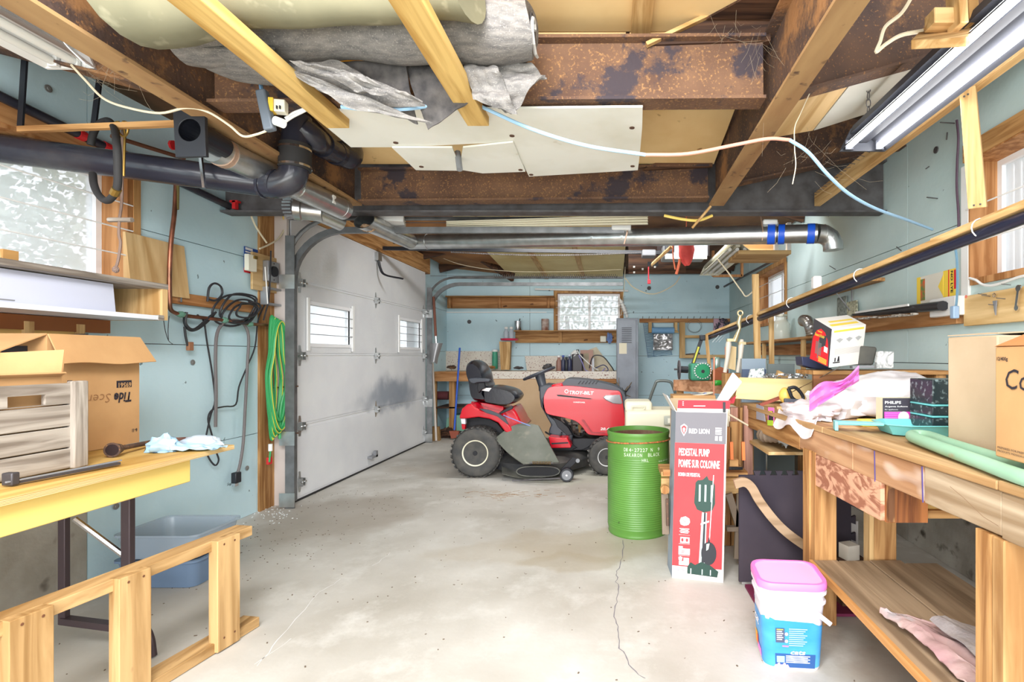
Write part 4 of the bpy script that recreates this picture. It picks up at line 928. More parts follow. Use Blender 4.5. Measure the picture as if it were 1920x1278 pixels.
t = thing('plywood_offcut', 'square plywood offcut standing against the wall behind the shelf end', 'plywood', (-2.46, 2.83, 1.42))
build(B().hexa([(LW+.01, 2.62, 1.42), (LW+.05, 2.62, 1.42), (LW+.05, 2.98, 1.42), (LW+.01, 2.98, 1.42), (LW+.005, 2.62, 1.72), (LW+.018, 2.62, 1.72), (LW+.018, 2.98, 1.72), (LW+.005, 2.98, 1.72)]), 'board', ply('z'), t)
t = thing('wall_cleat', 'long orange stained wooden cleat on the left wall behind the black cords', 'board', (-2.47, 3.2, 1.4)); build(B().box(LW+.001, LW+.03, 2.86, 3.62, 1.385, 1.45), 'cleat', redpine('y'), t, bevel=.002, seg=1)
t = thing('wall_cleat', 'short yellow board at the far left under the shelf with a nail', 'board', WX(20, 600, LW+.02)); build(B().box(LW+.001, LW+.03, 1.5, 2.36, 1.155, 1.225), 'board', yellow('y'), t)
build(B().cyl(V(LW+.03, 2.33, 1.185), V(LW+.075, 2.38, 1.19), .003, 6), 'nail', STEEL, t)
# copper pipe
t = thing('copper_pipe', 'thin copper water pipe coming down and turning right along the wall', 'pipe', (-2.44, 3.1, 1.3))
X = LW+.06
pts = [WX(a, b, X) for a, b in ((330, 348), (327, 400), (321, 450), (318, 500), (318, 560), (320, 580), (333, 588), (350, 592), (420, 600), (470, 607), (500, 609))]
build(B().tube(crv(pts, 4), .011, 10), 'pipe', COPPER, t, smooth=True)
build(B().tube([WX(331, 340, X), WX(330, 392, X)], .0135, 8), 'sleeve', mat('mossy_sleeve', (128, 118, 72), .9), t)
for a, b in ((421, 600), (339, 589), (468, 607)): build(B().blob(WX(a, b, X), (.018, .03, .018), .2, 4, a, 10, 8), 'green_joint', mat('green_patina', (104, 150, 130), .8), t)
for a, b in ((322, 556), (335, 566)): build(B().rbox(WX(a, b, X-.03), .03, .012, .04), 'pipe_clip', CHROME, t)
# cords on wall
CC = mat('black_cord', (46, 46, 50), .5)
t = thing('cord_coil', 'tangled coil of black cord hung on the orange cleat', 'cord', (-2.42, 3.3, 1.4))
pts = []
for k in range(5):
    rx, rz = .19-.02*k, .10-.012*k
    for j in range(10):
        a = 2*math.pi*j/10+k*.5
        pts.append(V(LW+.055+.006*k+.01*math.sin(a*3), 3.33+rx*math.cos(a)*(1+.12*math.sin(k*2+a))+.02*k, 1.385+rz*math.sin(a)+.15*rx*math.cos(a)*1.2+.02*math.sin(k*1.7)))
build(B().tube(crv(pts, 4), .0065, 6), 'coil', CC, t, smooth=True)
build(B().tube(crv([WX(a, b, LW+.06) for a, b in ((389, 565), (392, 540), (402, 531), (414, 537), (416, 552), (404, 563), (389, 560))], 4), .0065, 6), 'top_loop', CC, t, smooth=True)
for k in range(3):
    build(B().tube(crv([WX(a, b, LW+.05+.008*k) for a, b in ((346+k*2, 585), (346+k, 606), (356+k*2, 619-k), (372, 616-k*2), (392, 600-k*3), (405, 585))], 4), .0065, 6), 'lower_loop', CC, t, smooth=True)
build(B().tube(crv([WX(a, b, LW+.05) for a, b in ((346, 612), (348, 630), (352, 648))]), .006, 6), 'cord_tail', CC, t)
build(B().rbox(WX(356, 657, LW+.05), .02, .035, .05), 'brown_plug', mat('brown_plug', (160, 112, 82), .6), t, bevel=.004)
build(B().tube(crv([WX(a, b, LW+.04) for a, b in ((370, 590), (382, 602), (388, 640), (398, 700), (403, 750), (396, 775), (390, 800), (385, 830), (390, 855), (403, 872), (410, 862), (405, 845), (396, 810), (390, 785), (398, 768), (420, 762), (442, 758), (448, 725), (462, 690), (478, 650), (484, 600), (500, 560), (508, 510))], 4), .005, 6), 'long_tail', CC, t, smooth=True)
t = thing('hose_loop', 'grey rubber hose looped on the copper pipe, black plug at its lower end', 'hose', (-2.43, 3.4, 1.0))
build(B().tube(crv([WX(a, b, LW+.05) for a, b in ((404, 800), (405, 740), (404, 670), (407, 625), (420, 605), (440, 600), (456, 606), (466, 630), (464, 680), (460, 760), (456, 830), (450, 870), (446, 885))], 4), .009, 8), 'hose', mat('grey_rubber', (112, 106, 106), .6), t, smooth=True)
build(B().rbox(WX(443, 905, LW+.05), .035, .05, .07), 'plug_body', BLACKP, t, bevel=.006); build(B().rbox(WX(441, 911, LW+.05), .02, .03, .02), 'prongs', CHROME, t)
t = thing('thin_wire', 'fine dark wire hanging in a narrow loop below the shelf end', 'wire', WX(312, 610, -2.3)); build(B().tube(crv([WX(a, b, -2.3) for a, b in ((306, 595), (310, 620), (316, 638), (324, 645))]), .0015, 4).tube(crv([WX(a, b, -2.3) for a, b in ((317, 592), (315, 620), (316, 638))]), .0015, 4), 'wire', INK, t)
# electrical board
t = thing('electrical_board', 'plywood board with grey socket box and cream outlet by the door post', 'board', (-2.46, 3.5, 1.7))
X0 = LW+.004
p0 = WX(470, 448, LW+.02); p1 = WX(532, 550, LW+.02)
build(B().box(LW+.019, LW+.035, p0.y, 3.80, 1.545, 1.80), 'board', ply('y'), t)
cbx = WX(521, 503, LW+.05); build(B().box(LW+.035, LW+.075, 3.62, 3.74, 1.615, 1.76), 'socket_box', mat('socket_grey', (166, 168, 172), .4, .5), t, bevel=.004)
build(B().lathe([(.0, 0), (.038, 0), (.036, .012), (0, .012)], (LW+.075, 3.68, 1.69), 20, 'x'), 'black_socket', BLACKP, t)
for z in (1.63, 1.745): build(B().lathe([(0, 0), (.006, 0), (.005, .003), (0, .003)], (LW+.076, 3.68, z), 8, 'x'), 'screw', STEEL, t)
build(B().box(LW+.035, LW+.065, 3.44, 3.52, 1.66, 1.77), 'outlet_box', mat('cream_plastic2', (236, 232, 214), .5), t, bevel=.003)
build(B().rbox((LW+.06, 3.50, 1.745), .03, .03, .02), 'brass_plug', BRASS, t)
t = thing('junction_box', 'grey metal junction box frame below the electrical board', 'box', (-2.45, 3.7, 1.5))
b = B(); 
for q in ((3.62, 3.78, 1.45, 1.465), (3.62, 3.78, 1.56, 1.575), (3.62, 3.64, 1.465, 1.56)): b.box(LW+.02, LW+.07, *q)
build(b, 'box_frame', mat('socket_grey', (166, 168, 172), .4, .5), t)
for lab, pts, r, m in (('yellow cable dropping to the socket box', [(527, 390), (534, 420), (541, 455), (542, 480)], .005, mat('yellow_cable', (240, 208, 110), .5)),
    ('off-white cable looping to the cream outlet', [(540, 385), (536, 420), (524, 445), (505, 458), (487, 466)], .006, mat('cream_cable', (226, 214, 186), .5)),
    ('white cable pair slanting down to the electrical board', [(469, 400), (480, 425), (500, 455)], .006, mat('cream_cable', (226, 214, 186), .5)),
    ('thin dark cord falling past the electrical board to the hose', [(508, 470), (507, 510), (504, 560), (494, 600)], .005, CC),
    ('thin white cord down the post behind the green hose', [(497, 500), (500, 540), (502, 570)], .004, WHITE())):
    t2 = thing('wall_cable', lab, 'cable', WX(pts[0][0], pts[0][1], LW+.08)); build(B().tube(crv([WX(a, b_, LW+.085) for a, b_ in pts]), r, 6), 'cable', m, t2, smooth=True)
# blue sign card
t = thing('sign_card', 'blue and red printed card tucked behind the electrical board', 'sign', (-2.48, 3.4, 1.65))
ya = WX(458, 440, LW+.003).y; yb = 3.62
build(B().box(LW+.001, LW+.003, ya, yb, 1.685, 1.83), 'card', mat('blue_card', (34, 84, 168), .5), t)
build(B().box(LW+.001, LW+.0036, ya, yb, 1.655, 1.685), 'red_band', mat('red_card', (214, 44, 58), .5), t)
for k, (s_, h_) in enumerate((('RED LION', .018), ('DRAIN PUMP', .010), ('CLEAR WATER', .008), ('WALL MOUNT', .010), ('HEAVY DUTY', .008), ('12 V 60 HZ', .008))):
    pass
for k in range(6): build(B().box(LW+.003, LW+.0042, ya+.01, ya+.01+.07-.008*(k % 3), 1.81-k*.019, 1.820-k*.019+(.006 if k == 0 else 0)), 'print_line', PWHITE, t)

# garden hose on post
GH = mat('green_hose', (60, 160, 96), .4); GY = mat('hose_yellow_stripe', (226, 214, 70), .4)
t = thing('garden_hose', 'long coil of green garden hose hanging on the door post', 'hose', (-2.42, 3.7, 1.0))
for k in range(7):
    y0 = 3.52+.025*k; dz = .02*k; sx = .03*k
    c = V(LW+.10, 3.655, 0); wy = .06+.012*((k*3) % 5)
    top = 1.37-.006*k; bot = .50+.022*((k*4) % 7)
    pts = []
    for j in range(16):
        a = 2*math.pi*j/16; pts.append(V(LW+.085+.008*k, 3.655+(wy*.35+.35*wy*(math.sin(a)<.2)+.008*k)*math.cos(a)+.006*math.sin(2*a+k)+.004*(k-3), (top+bot)/2+(top-bot)/2*math.sin(a)))
    build(B().tube(crv(pts, 3, True), .0095, 8, closed=True), 'hose_loop', GH, t, smooth=True)
    if k % 2 == 0: build(B().tube([p+V(.0075, 0, 0) for p in crv(pts, 3, True)], .0038, 5, closed=True), 'yellow_stripe', GY, t, smooth=True)
build(B().cyl(WX(507, 832, LW+.1), WX(507, 845, LW+.1), .013, 10), 'coupling', WHITE, t); build(B().rbox(WX(505, 870, LW+.08), .02, .04, .05), 'red_nozzle', mat('red_plastic', (214, 40, 46), .5), t, bevel=.004)
build(B().tube(crv([WX(a, b, LW+.1) for a, b in ((507, 845), (506, 855), (505, 866))]), .006, 6), 'green_strap', GH, t)
t = thing('garden_hose', 'single green hose leg running from the brass tap down the post', 'hose', (-2.38, 3.75, 1.0))
build(B().tube(crv([(LW+.12, 3.80-.02, 1.14), (LW+.14, 3.82-.02, 1.10), (LW+.14, 3.80, 1.0), (LW+.12, 3.74, .85), (LW+.11, 3.70, .7), (LW+.11, 3.69, .5)]), .010, 8), 'hose', GH, t, smooth=True)
build(B().tube(crv([(LW+.10, 3.76, 1.22), (LW+.12, 3.77, 1.19), (LW+.13, 3.785, 1.14)]), .014, 10), 'black_sleeve', BLACKR, t, smooth=True)
t = thing('hose_tap', 'brass tap with teal wheel on the door post', 'tap', (LW+.1, 3.74, 1.25)); build(B().cyl((LW+.03, 3.74, 1.24), (LW+.12, 3.76, 1.23), .013, 10).cyl((LW+.10, 3.755, 1.24), (LW+.10, 3.755, 1.30), .008, 8), 'body', BRASS, t)
build(B().lathe([(0, 0), (.03, 0), (.03, .01), (0, .01)], (LW+.10, 3.755, 1.295), 10), 'wheel', mat('teal_enamel', (40, 130, 160), .4), t)
for lab, a, b_ in (('upper rusty hook spike in the door post', 'a', .86), ('lower rusty hook spike in the door post', 'b', .52)):
    t = thing('hook_spike', lab, 'hook', (LW+.1, 3.74, b_)); build(B().cyl((LW+.02, 3.74, b_), (LW+.20, 3.76, b_+.01), .006, 6), 'spike', RUSTD(), t)

# ---- table at left
TZ = .73; TX = -1.54; TY = 2.10
t = thing('plywood_table', 'yellow plywood topped folding table at the left with dark steel legs', 'table', (-1.95, 1.3, 0))
build(B().box(-2.34, TX, .35, TY, TZ-.018, TZ), 'tabletop', woodm('yellow_plywood', (214, 176, 104), (194, 152, 80), 'y', 3, col3=(150, 112, 60), s3=7, t3=.74, w3=.03), t)
eb = B()
for k in range(5): eb.box(TX-.001, TX+.001+.0012*(k % 2), .35, TY+.0005, TZ-.018+k*.0038, TZ-.0155+k*.0038)
build(eb, 'ply_edge', mat('ply_edge', (236, 212, 160), .8, 0, (200, 164, 108), 30, (1, .05, 4)), t, kind='stuff')
build(B().box(TX-.065, TX-.025, .35, 1.915, TZ-.105, TZ-.018), 'apron', mat('yellow_paint_wood', (232, 204, 120), .55, 0, (220, 188, 100), 3, (1, .15, 1), col3=(170, 116, 50), s3=7, t3=.74, w3=.03), t, bevel=.003)
build(B().box(-2.31, TX-.065, 1.875, 1.915, TZ-.105, TZ-.018), 'apron', mat('yellow_paint_wood', (240, 214, 136), .55), t)
LG = mat('dark_leg_steel', (74, 62, 66), .45, .3)
lA = (W(120, 900, 1.99), 0); xA = W(120, 0, 1.99).x; xB = W(240, 0, 1.9).x
build(B().bar((xA, 1.99, TZ-.10), (xA, 1.99, .06), .028, .022, up=(0, 1, 0)), 'leg', LG, t, bevel=.003)
build(B().bar((xB, 1.90, TZ-.10), (xB, 1.90, .02), .034, .024, up=(0, 1, 0)), 'leg', LG, t, bevel=.003)
build(B().bar((xA, 1.99, .075), (xB+.02, 1.92, .075), .03, .025), 'crossbar', LG, t)
build(B().tube(crv([(xB, 1.9, .10), (xB+.08, 1.88, .10), (xB+.11, 1.87, .07), (xB+.12, 1.87, .006)]), .013, 8, flat=.7), 'foot', LG, t)
build(B().cyl(W(140, 972, 1.85), W(231, 1040, 1.9), .010, 8), 'brace', CHROME, t)
build(B().prism([(W(100, 965, 1.9).x, TZ-.10), (W(140, 965, 1.9).x, TZ-.10), (W(128, 1000, 1.9).x, TZ-.16), (W(118, 1000, 1.9).x, TZ-.2)], 'y', 1.96, 1.975), 'hinge_plate', LG, t)
for x in (-2.2, -1.65): build(B().bar((x, .6, TZ-.03), (x, .6, 0), .03, .024, up=(0, 1, 0)), 'leg', LG, t)
# cardboard box (open) on table
bx = -1.97; by0, by1, bz = 1.80, 2.15, TZ+.002; bt = bz+.435; bl0 = -2.43
t = thing('cardboard_box', 'open brown cardboard box with upside down black lettering on the plywood table', 'box', (-2.2, 1.98, bz))
th = .004
build(B().box(bx-th, bx, by0, by1, bz, bt), 'side_wall', CARD, t); build(B().box(bl0, bl0+th, by0, by1, bz, bt), 'side_wall', CARD, t)
build(B().box(bl0+th, bx-th, by0, by0+th, bz, bt), 'side_wall', CARD, t); build(B().box(bl0+th, bx-th, by1-th, by1, bz, bt), 'side_wall', CARD, t)
build(B().box(bl0+th, bx-th, by0+th, by1-th, bz, bz+.004), 'bottom', CARD, t)
fl0 = [V(bx, by0+.005, bt), V(bx, by1-.0, bt)]
build(B().sheet(lambda u, v: (bx+.002+.05*v, by0+.0+(by1-by0+.02*v)*u, bt-.105*v+.004*math.sin(u*8)*v), 12, 4, .004), 'flap', CARD, t)
build(B().sheet(lambda u, v: (bx-.46*u, by0-.16*v, bt+.0-.07*v), 6, 4, .004), 'flap', CARD, t)
build(B().sheet(lambda u, v: (bl0+.10*v, by0+(by1-by0)*u, bt-.03*v), 4, 3, .004), 'flap', CARD, t)
Xf = bx+.0008
def inked(s, yl, z, h, wid, m=INK, bold=.02, shear=0): # upside down text on +x face; reads rotated 180
    text(t, s, (Xf, yl, z), (0, -1, 0), (0, 0, -1), h, m, wid=wid, bold=bold, shear=shear)
def ypx(px): return bx*F/(px-VX)
def zpx(px, py): return H-(py-VY)/F*ypx(px)
build(B().box(bx, bx+.001, ypx(218.5), ypx(246.5), zpx(232, 726), zpx(232, 713)), 'ink_block', INK, t)
text(t, '69561', (Xf+.0012, ypx(244.5), zpx(244, 716)), (0, -1, 0), (0, 0, -1), .020, CARD, wid=ypx(244.5)-ypx(221), bold=.02)
inked('Tide', ypx(245.5), zpx(245, 734), .040, ypx(245.5)-ypx(213), bold=.03, shear=.2)
inked('Scent', ypx(207), zpx(207, 737), .034, ypx(207)-ypx(150), m=mat('ink_outline', (150, 108, 72), .8), bold=-.01, shear=.2)
inked('6-1l', ypx(256.5), zpx(256, 802), .015, ypx(256.5)-ypx(247), bold=.02)
build(B().box(bx, bx+.001, ypx(165), ypx(231), zpx(198, 674), zpx(198, 668)), 'ink_block', INK, t)
build(B().box(bx, bx+.001, ypx(126), ypx(135), zpx(130, 717), zpx(130, 713)), 'ink_block', INK, t)
for (a, b_, c, d_) in ((2, 51, 648, 668), (30, 55, 675, 678), (36, 75, 712, 722)):
    p = W(a, c, by0-.001); q = W(b_, d_, by0-.001)
    if p.x > bl0-1 and q.x < bx: build(B().box(max(p.x, bl0+.01), q.x, by0-.001, by0, q.z, p.z), 'ink_block', INK, t)
# second box in front (only a flap seen)
t = thing('cardboard_box', 'torn top of a smaller open cardboard box poking out of the grey crate', 'box', (-1.9, 1.45, TZ+.016))
build(B().box(-2.03, -1.765, 1.22, 1.655, TZ+.016, TZ+.295), 'body', CARD, t)
build(B().sheet(lambda u, v: (-1.765-.26*u, 1.655+.01*v, TZ+.295+.085*v*(1-.15*u)), 6, 4, .005), 'flap', CARD, t)
build(B().sheet(lambda u, v: (-1.765+.02*v, 1.25+.40*u, TZ+.297+.010*v), 4, 4, .005), 'flap', CARD, t)
# crate
t = thing('wooden_crate', 'old grey weathered wooden crate with a hand slot on the plywood table', 'crate', (-1.9, 1.4, TZ+.002))
cx = -1.727; cy0, cy1 = 1.02, 1.69; GW_ = greywood('y'); zb_ = [0, .067, .134, .205, .272]
for j in range(4):
    z0 = TZ+.004+zb_[j]; z1 = TZ+.002+zb_[j+1]-.002
    if j < 3: build(B().box(cx-.014, cx-R.uniform(0, .002), cy0, cy1, z0, z1), 'side_slat', GW_, t, bevel=.002, seg=1)
build_y0, build_y1 = cx*F/(14-VX), cx*F/(86-VX)
sl = wall_sheet('side_slat', t, 'x', cx, -.014, cy0, cy1, TZ+.004+zb_[3], TZ+.274, [(build_y0, build_y1, TZ+.211, TZ+.243)], GW_)
build(B().box(cx-.013, cx+.014, cy1-.045, cy1, TZ+.002, TZ+.280), 'corner_post', greywood('z'), t, bevel=.004)
build(B().box(cx-.34, cx-.014, cy1-.016, cy1-.002, TZ+.004, TZ+.27), 'end_board', GW_, t)
build(B().box(cx-.34, cx-.325, cy0, cy1-.016, TZ+.004, TZ+.25), 'side_slat', GW_, t)
build(B().box(cx-.325, cx-.014, cy0, cy1-.016, TZ+.004, TZ+.014), 'bottom', GW_, t)
build(B().box(cx-.10, cx-.07, cy1, cy1+.02, TZ+.002, TZ+.17), 'side_strip', greywood('z'), t)
# tools on table
t = thing('metal_bar', 'black metal bar clamp lying along the table edge before the crate', 'tool', (-1.62, 1.5, TZ+.002))
pa = WZ(20, 905, TZ+.01); pb = WZ(222, 868, TZ+.01)
build(B().bar(pa, pb, .018, .008), 'bar', mat('blackened_steel', (78, 76, 80), .45, .5), t); build(B().rbox(pa+V(0, 0, -.006), .03, .02, .035), 'jaw', mat('blackened_steel', (78, 76, 80), .45, .5), t, bevel=.003)
build(B().rbox(pa.lerp(pb, .5)+V(0, 0, .004), .006, .3, .004, -.1), 'ridge', GREY, t)
t = thing('plunger_tool', 'dark rusty pole tool with a flared cup end on the table', 'tool', WZ(260, 845, TZ+.02))
pa = WZ(210, 858, TZ)+V(0, 0, .028); pb = WZ(275, 840, TZ)+V(0, 0, .02)
dd = (pb-pa).normalized(); build(B().tube([pa, pa+dd*.012, pa+dd*.035, pa+dd*.04], [.026, .022, .017, .015], 18), 'cup', RUSTD(), t, smooth=50)
build(B().cyl(pa+dd*.04, pb+dd*.08, .009, 10), 'shaft', RUSTD(), t)
build(B().cyl(pa-dd*.0005, pa+dd*.002, .020, 16), 'cup_shade', mat('hollow_shade', (40, 26, 28), .8), t)  # flat dark disc stands in for shade inside the cup
t = thing('plastic_bag', 'pale blue crumpled plastic bag over a rusty pipe on the table', 'bag', WZ(330, 840, TZ))
c = WZ(312, 846, TZ); b = B().blob(c+V(-.01, 0, .012), (.055, .04, .045), .45, 2.4, 4, 26, 16, flat=-.011); build(b, 'bag', mat('pale_blue_plastic', (160, 200, 228), .35, 0, (176, 212, 236), 9, alpha=.95), t, smooth=50)
build(B().sheet(lambda u, v: c+V(.0+.18*u, -.03+.08*v+.02*u, .010+.022*math.sin(v*3.1)*(1-u)+.012*noise.noise(V(u*6, v*5, 2))), 16, 10, .003), 'bag_fold', mat('pale_blue_plastic', (172, 208, 230), .3), t, smooth=True)
build(B().blob(c+V(.07, .075, .02), (.075, .03, .03), .25, 3, 9, 22, 12, flat=-.02), 'bag_back', mat('pale_white_plastic', (200, 214, 228), .3, alpha=.7), t, smooth=50)
pc = WZ(320, 836, TZ)+V(0, -.0, .02); build(B().cyl(pc, pc+V(.085, .01, .004), .013, 12), 'rusty_pipe', mat('rusty_pipe', (120, 84, 72), .8, 0, (90, 62, 54), 20), t, smooth=50)

# ---- homemade ladder on its side in foreground
OPY = lambda a: woodm('weathered_pine', (196, 160, 110), (158, 122, 76), a, 4, col3=(120, 84, 52), s3=8, t3=.71, w3=.04)
t = thing('wooden_ladder', 'homemade two by four ladder lying on its side at lower left', 'ladder', (-1.55, 1.5, 0))
P0 = V(-1.645, .95, 0); P1 = V(-1.455, 2.09, 0)
def LP(k): return P0.lerp(P1, k)
dl = (P1-P0).normalized(); sd = V(dl.y, -dl.x, 0)
build(B().hexa([P0-sd*.045+V(0, 0, .002), P0+sd*.045+V(0, 0, .002), P1+sd*.03+V(0, 0, .002), P1-sd*.045+V(0, 0, .002), P0-sd*.045+V(0, 0, .04), P0+sd*.045+V(0, 0, .04), P1+sd*.03+V(0, 0, .04), P1-sd*.045+V(0, 0, .04)]), 'bottom_rail', OPY('y'), t, bevel=.002, seg=1)
zt = .375; P1t = V(-1.47, 2.07, 0)
build(B().hexa([P0-sd*.045+V(0, 0, zt), P0+sd*.03+V(0, 0, zt), P1t+sd*.03+V(0, 0, zt), P1t-sd*.045+V(0, 0, zt), P0-sd*.045+V(0, 0, zt+.038), P0+sd*.03+V(0, 0, zt+.038), P1t+sd*.03+V(0, 0, zt+.038), P1t-sd*.045+V(0, 0, zt+.038)]), 'top_rail', OPY('y'), t, bevel=.002, seg=1)
for y in (1.94, 1.62, 1.37):
    k = (y-P0.y)/(P1.y-P0.y); c = LP(k)
    w_ = .047
    q = [c-dl*w_+sd*.006, c-dl*w_+sd*.046, c+dl*w_+sd*.046, c+dl*w_+sd*.006]
    for p_ in q: pass
    build(B().hexa([p_+V(0, 0, .006) for p_ in q]+[p_+V(0, 0, zt+.0385) for p_ in q]), 'rung', OPY('z'), t, bevel=.002, seg=1)
    for zz in (.05, .395):
        for s_ in (-.022, .022): p_ = c+dl*s_+sd*.047+V(0, 0, zz); build(B().lathe([(0, 0), (.004, 0), (.004, .001), (0, .001)], p_, 8, 'x'), 'nail_head', mat('rusty_nail', (112, 72, 48), .8), t)
# storage tote under the table
t = thing('storage_tote', 'blue-grey plastic tote with clear upper bin behind the ladder', 'tote', (-2.1, 2.55, 0))
BG = mat('blue_grey_plastic', (108, 130, 158), .45)
def rl(sec): return B().rings([rrect(*s_) for s_ in sec])
build(rl([(-2.14, 2.56, .34, .26, .04, .002), (-2.14, 2.56, .38, .30, .04, .12), (-2.14, 2.56, .40, .32, .04, .125), (-2.14, 2.56, .40, .32, .04, .135), (-2.14, 2.56, .37, .29, .04, .135), (-2.14, 2.56, .36, .28, .04, .12)]), 'lower_bin', BG, t, smooth=True)
build(rl([(-2.14, 2.56, .35, .27, .04, .137), (-2.14, 2.56, .38, .30, .04, .24), (-2.14, 2.56, .40, .32, .04, .245), (-2.14, 2.56, .40, .32, .04, .255), (-2.14, 2.56, .37, .29, .04, .25), (-2.14, 2.56, .34, .26, .04, .14)]), 'clear_bin', mat('clear_blue_plastic', (176, 192, 208), .15, alpha=.55), t, smooth=True)
# ================================================================== BACK WALL
PAT = mat('speckled_laminate', (226, 220, 208), .4, 0, (218, 208, 196), 6, col3=(150, 110, 96), s3=55, t3=.60, w3=.04)
bz = .875; bfy = 7.15
t = thing('back_workbench', 'back wall workbench with speckled laminate top and lumber frame', 'workbench', (-1.1, 7.4, 0))
xl = -2.47; xr = W(1156, 0, bfy).x
build(B().box(xl, xr, bfy, BW-.03, bz-.03, bz), 'worktop', mat('tan_worktop', (196, 176, 150), .6), t)
xm = W(925, 0, bfy).x
build(B().box(W(880, 0, bfy).x, xr, bfy-.012, bfy, bz-.10, bz+.004), 'laminate_edge', PAT, t)
build(B().box(xl, W(925, 0, bfy).x, bfy-.02, bfy-.001 if False else bfy, bz-.135, bz-.01), 'front_rail', redpine('x'), t) if False else build(B().box(xl, W(880, 0, bfy).x, bfy-.012, bfy, bz-.135, bz), 'front_rail', redpine('x'), t)
build(B().box(xm, xr, bfy-.006, bfy+.03, bz-.16, bz-.10), 'front_rail', redpine('x'), t)
for px in (812, 848, 1148, 1090):
    x = W(px, 0, 7.2).x; build(B().box(x-.045, x+.045, 7.2, 7.24, 0, bz-.03 if px != 812 else bz-.135), 'leg', oldpine('z'), t)
build(B().box(xl, W(935, 0, 7.25).x, 7.2, BW-.05, .36, .38), 'lower_shelf', darkwood('x'), t)
t = thing('plywood_sheet', 'tan plywood sheet closing the bench front behind the mower', 'plywood', (-1.2, 7.1, 0)); build(B().hexa([W(930, 828, 6.98), W(1060, 828, 6.98), W(1060, 828, 7.0), W(930, 828, 7.0), (W(925, 0, 7.1).x, 7.118, bz-.105), (W(1090, 0, 7.1).x, 7.118, bz-.105), (W(1090, 0, 7.1).x, 7.13, bz-.105), (W(925, 0, 7.1).x, 7.13, bz-.105)]), 'sheet', mat('tan_hardboard', (206, 176, 140), .7, 0, (196, 164, 128), 3), t)
t = thing('laminate_splash', 'speckled laminate offcut standing at the back of the bench, left', 'board', (-2, 7.7, bz)); build(B().box(W(808, 0, 7.7).x, W(946, 0, 7.7).x, 7.70, 7.715, bz, W(0, 658, 7.7).z), 'board', PAT, t)
t = thing('laminate_splash', 'broken speckled laminate pieces leaning behind the bottles', 'board', (-.6, 7.7, bz))
build(B().pprism([(984, 667), (1050, 667), (1090, 676), (1090, 694), (988, 694)], 7.68, .012), 'piece', PAT, t)
build(B().pprism([(1092, 660), (1118, 650), (1155, 700), (1092, 700)], 7.69, .012), 'piece', mat('tan_laminate', (214, 204, 180), .5, 0, (200, 188, 160), 10), t)
# boards on wall
t = thing('wall_shelf', 'narrow reddish wooden ledge high on the back wall left of the window', 'shelf', (-2, 7.7, 1.8))
x0, x1 = -2.47, W(1040, 0, 7.7).x
build(B().box(x0, x1, 7.69, BW-.001, 1.80, 1.96), 'back_board', redpine('x'), t); build(B().box(x0, x1, 7.60, 7.69, 1.955, 1.975), 'top_board', oldpine('x'), t)
for px in (844, 936, 1028): x = W(px, 0, 7.66).x; build(B().box(x-.022, x+.022, 7.655, 7.69, 1.80, 1.955), 'block', redpine('z'), t)
t = thing('wall_shelf', 'wooden ledge under the back window holding cans', 'shelf', (-.8, 7.7, 1.3))
x0, x1 = W(966, 0, 7.68).x, W(1156, 0, 7.68).x
build(B().box(x0, x1, 7.69, BW-.001, 1.285, 1.455), 'back_board', oldpine('x'), t); build(B().box(x0, x1, 7.56, 7.70, 1.448, 1.464), 'top_board', oldpine('x'), t)
x = W(1051, 0, 7.68).x; build(B().box(x-.025, x+.025, 7.65, 7.69, 1.29, 1.448), 'block', oldpine('z'), t)
t = thing('shelf_bracket', 'stained wooden upright carrying the red tray on the back bench', 'bracket', (-1.6, 7.6, bz)); build(B().pprism([(936, 640), (957, 640), (955, 693), (939, 693)], 7.45, .10), 'upright', pine('z'), t)
t = thing('red_tray', 'red rimmed shallow tray on the wooden upright', 'tray', W(953, 638, 7.5)); build(B().lathe([(0, 0), (.12, .0), (.13, .025), (.125, .028), (.11, .01), (0, .01)], W(955, 638, 7.5), 24), 'tray', mat('red_tray', (206, 50, 84), .4), t, smooth=True)
def jar(name, label, cat, px, py, Y, r, h, m, cap=None, caph=.02, group=None, neck=.6, parts=()):
    c = W(px, py, Y); t = thing(name, label, cat, c, group)
    build(B().lathe([(0, 0), (r*.95, 0), (r, r*.1), (r, h*.72), (r*neck, h*.88), (r*neck, h), (0, h)], c, 18), 'body', m, t, smooth=50)
    if cap: build(B().lathe([(0, 0), (r*neck*1.15, 0), (r*neck*1.1, caph), (0, caph)], c+V(0, 0, h), 14), 'cap', cap, t)
    return t
BOT = mat('clear_bottle', (205, 214, 226), .1, alpha=.6)
jar('bottle', 'left clear spray bottle on the red tray', 'bottle', 949, 636, 7.45, .035, .15, BOT, WHITE(), .03, 'bottles on the red tray')
jar('bottle', 'right clear spray bottle on the red tray', 'bottle', 958.5, 636, 7.45, .035, .15, BOT, WHITE(), .03, 'bottles on the red tray')
t = jar('tin_can', 'shiny round tin with black brush handle on the window ledge', 'can', 971, 619.5, 7.62, .055, .14, CHROME(), None, neck=1.0); build(B().cyl(W(973, 605, 7.62), W(975, 597, 7.62), .008, 6), 'brush_handle', BLACKP, t)
t = jar('tin_can', 'rusty labelled paint tin on the ledge left of the back window', 'can', 1022, 619.5, 7.62, .055, .17, mat('rusty_tin', (200, 184, 176), .5, 0, (142, 90, 70), 12), None, neck=1.0)
jar('canister', 'tall green and white canister on the bench backsplash', 'canister', 928, 691, 7.6, .042, .25, mat('green_label', (74, 160, 130), .5, 0, (60, 140, 112), 6), WHITE(), .03, neck=.9)
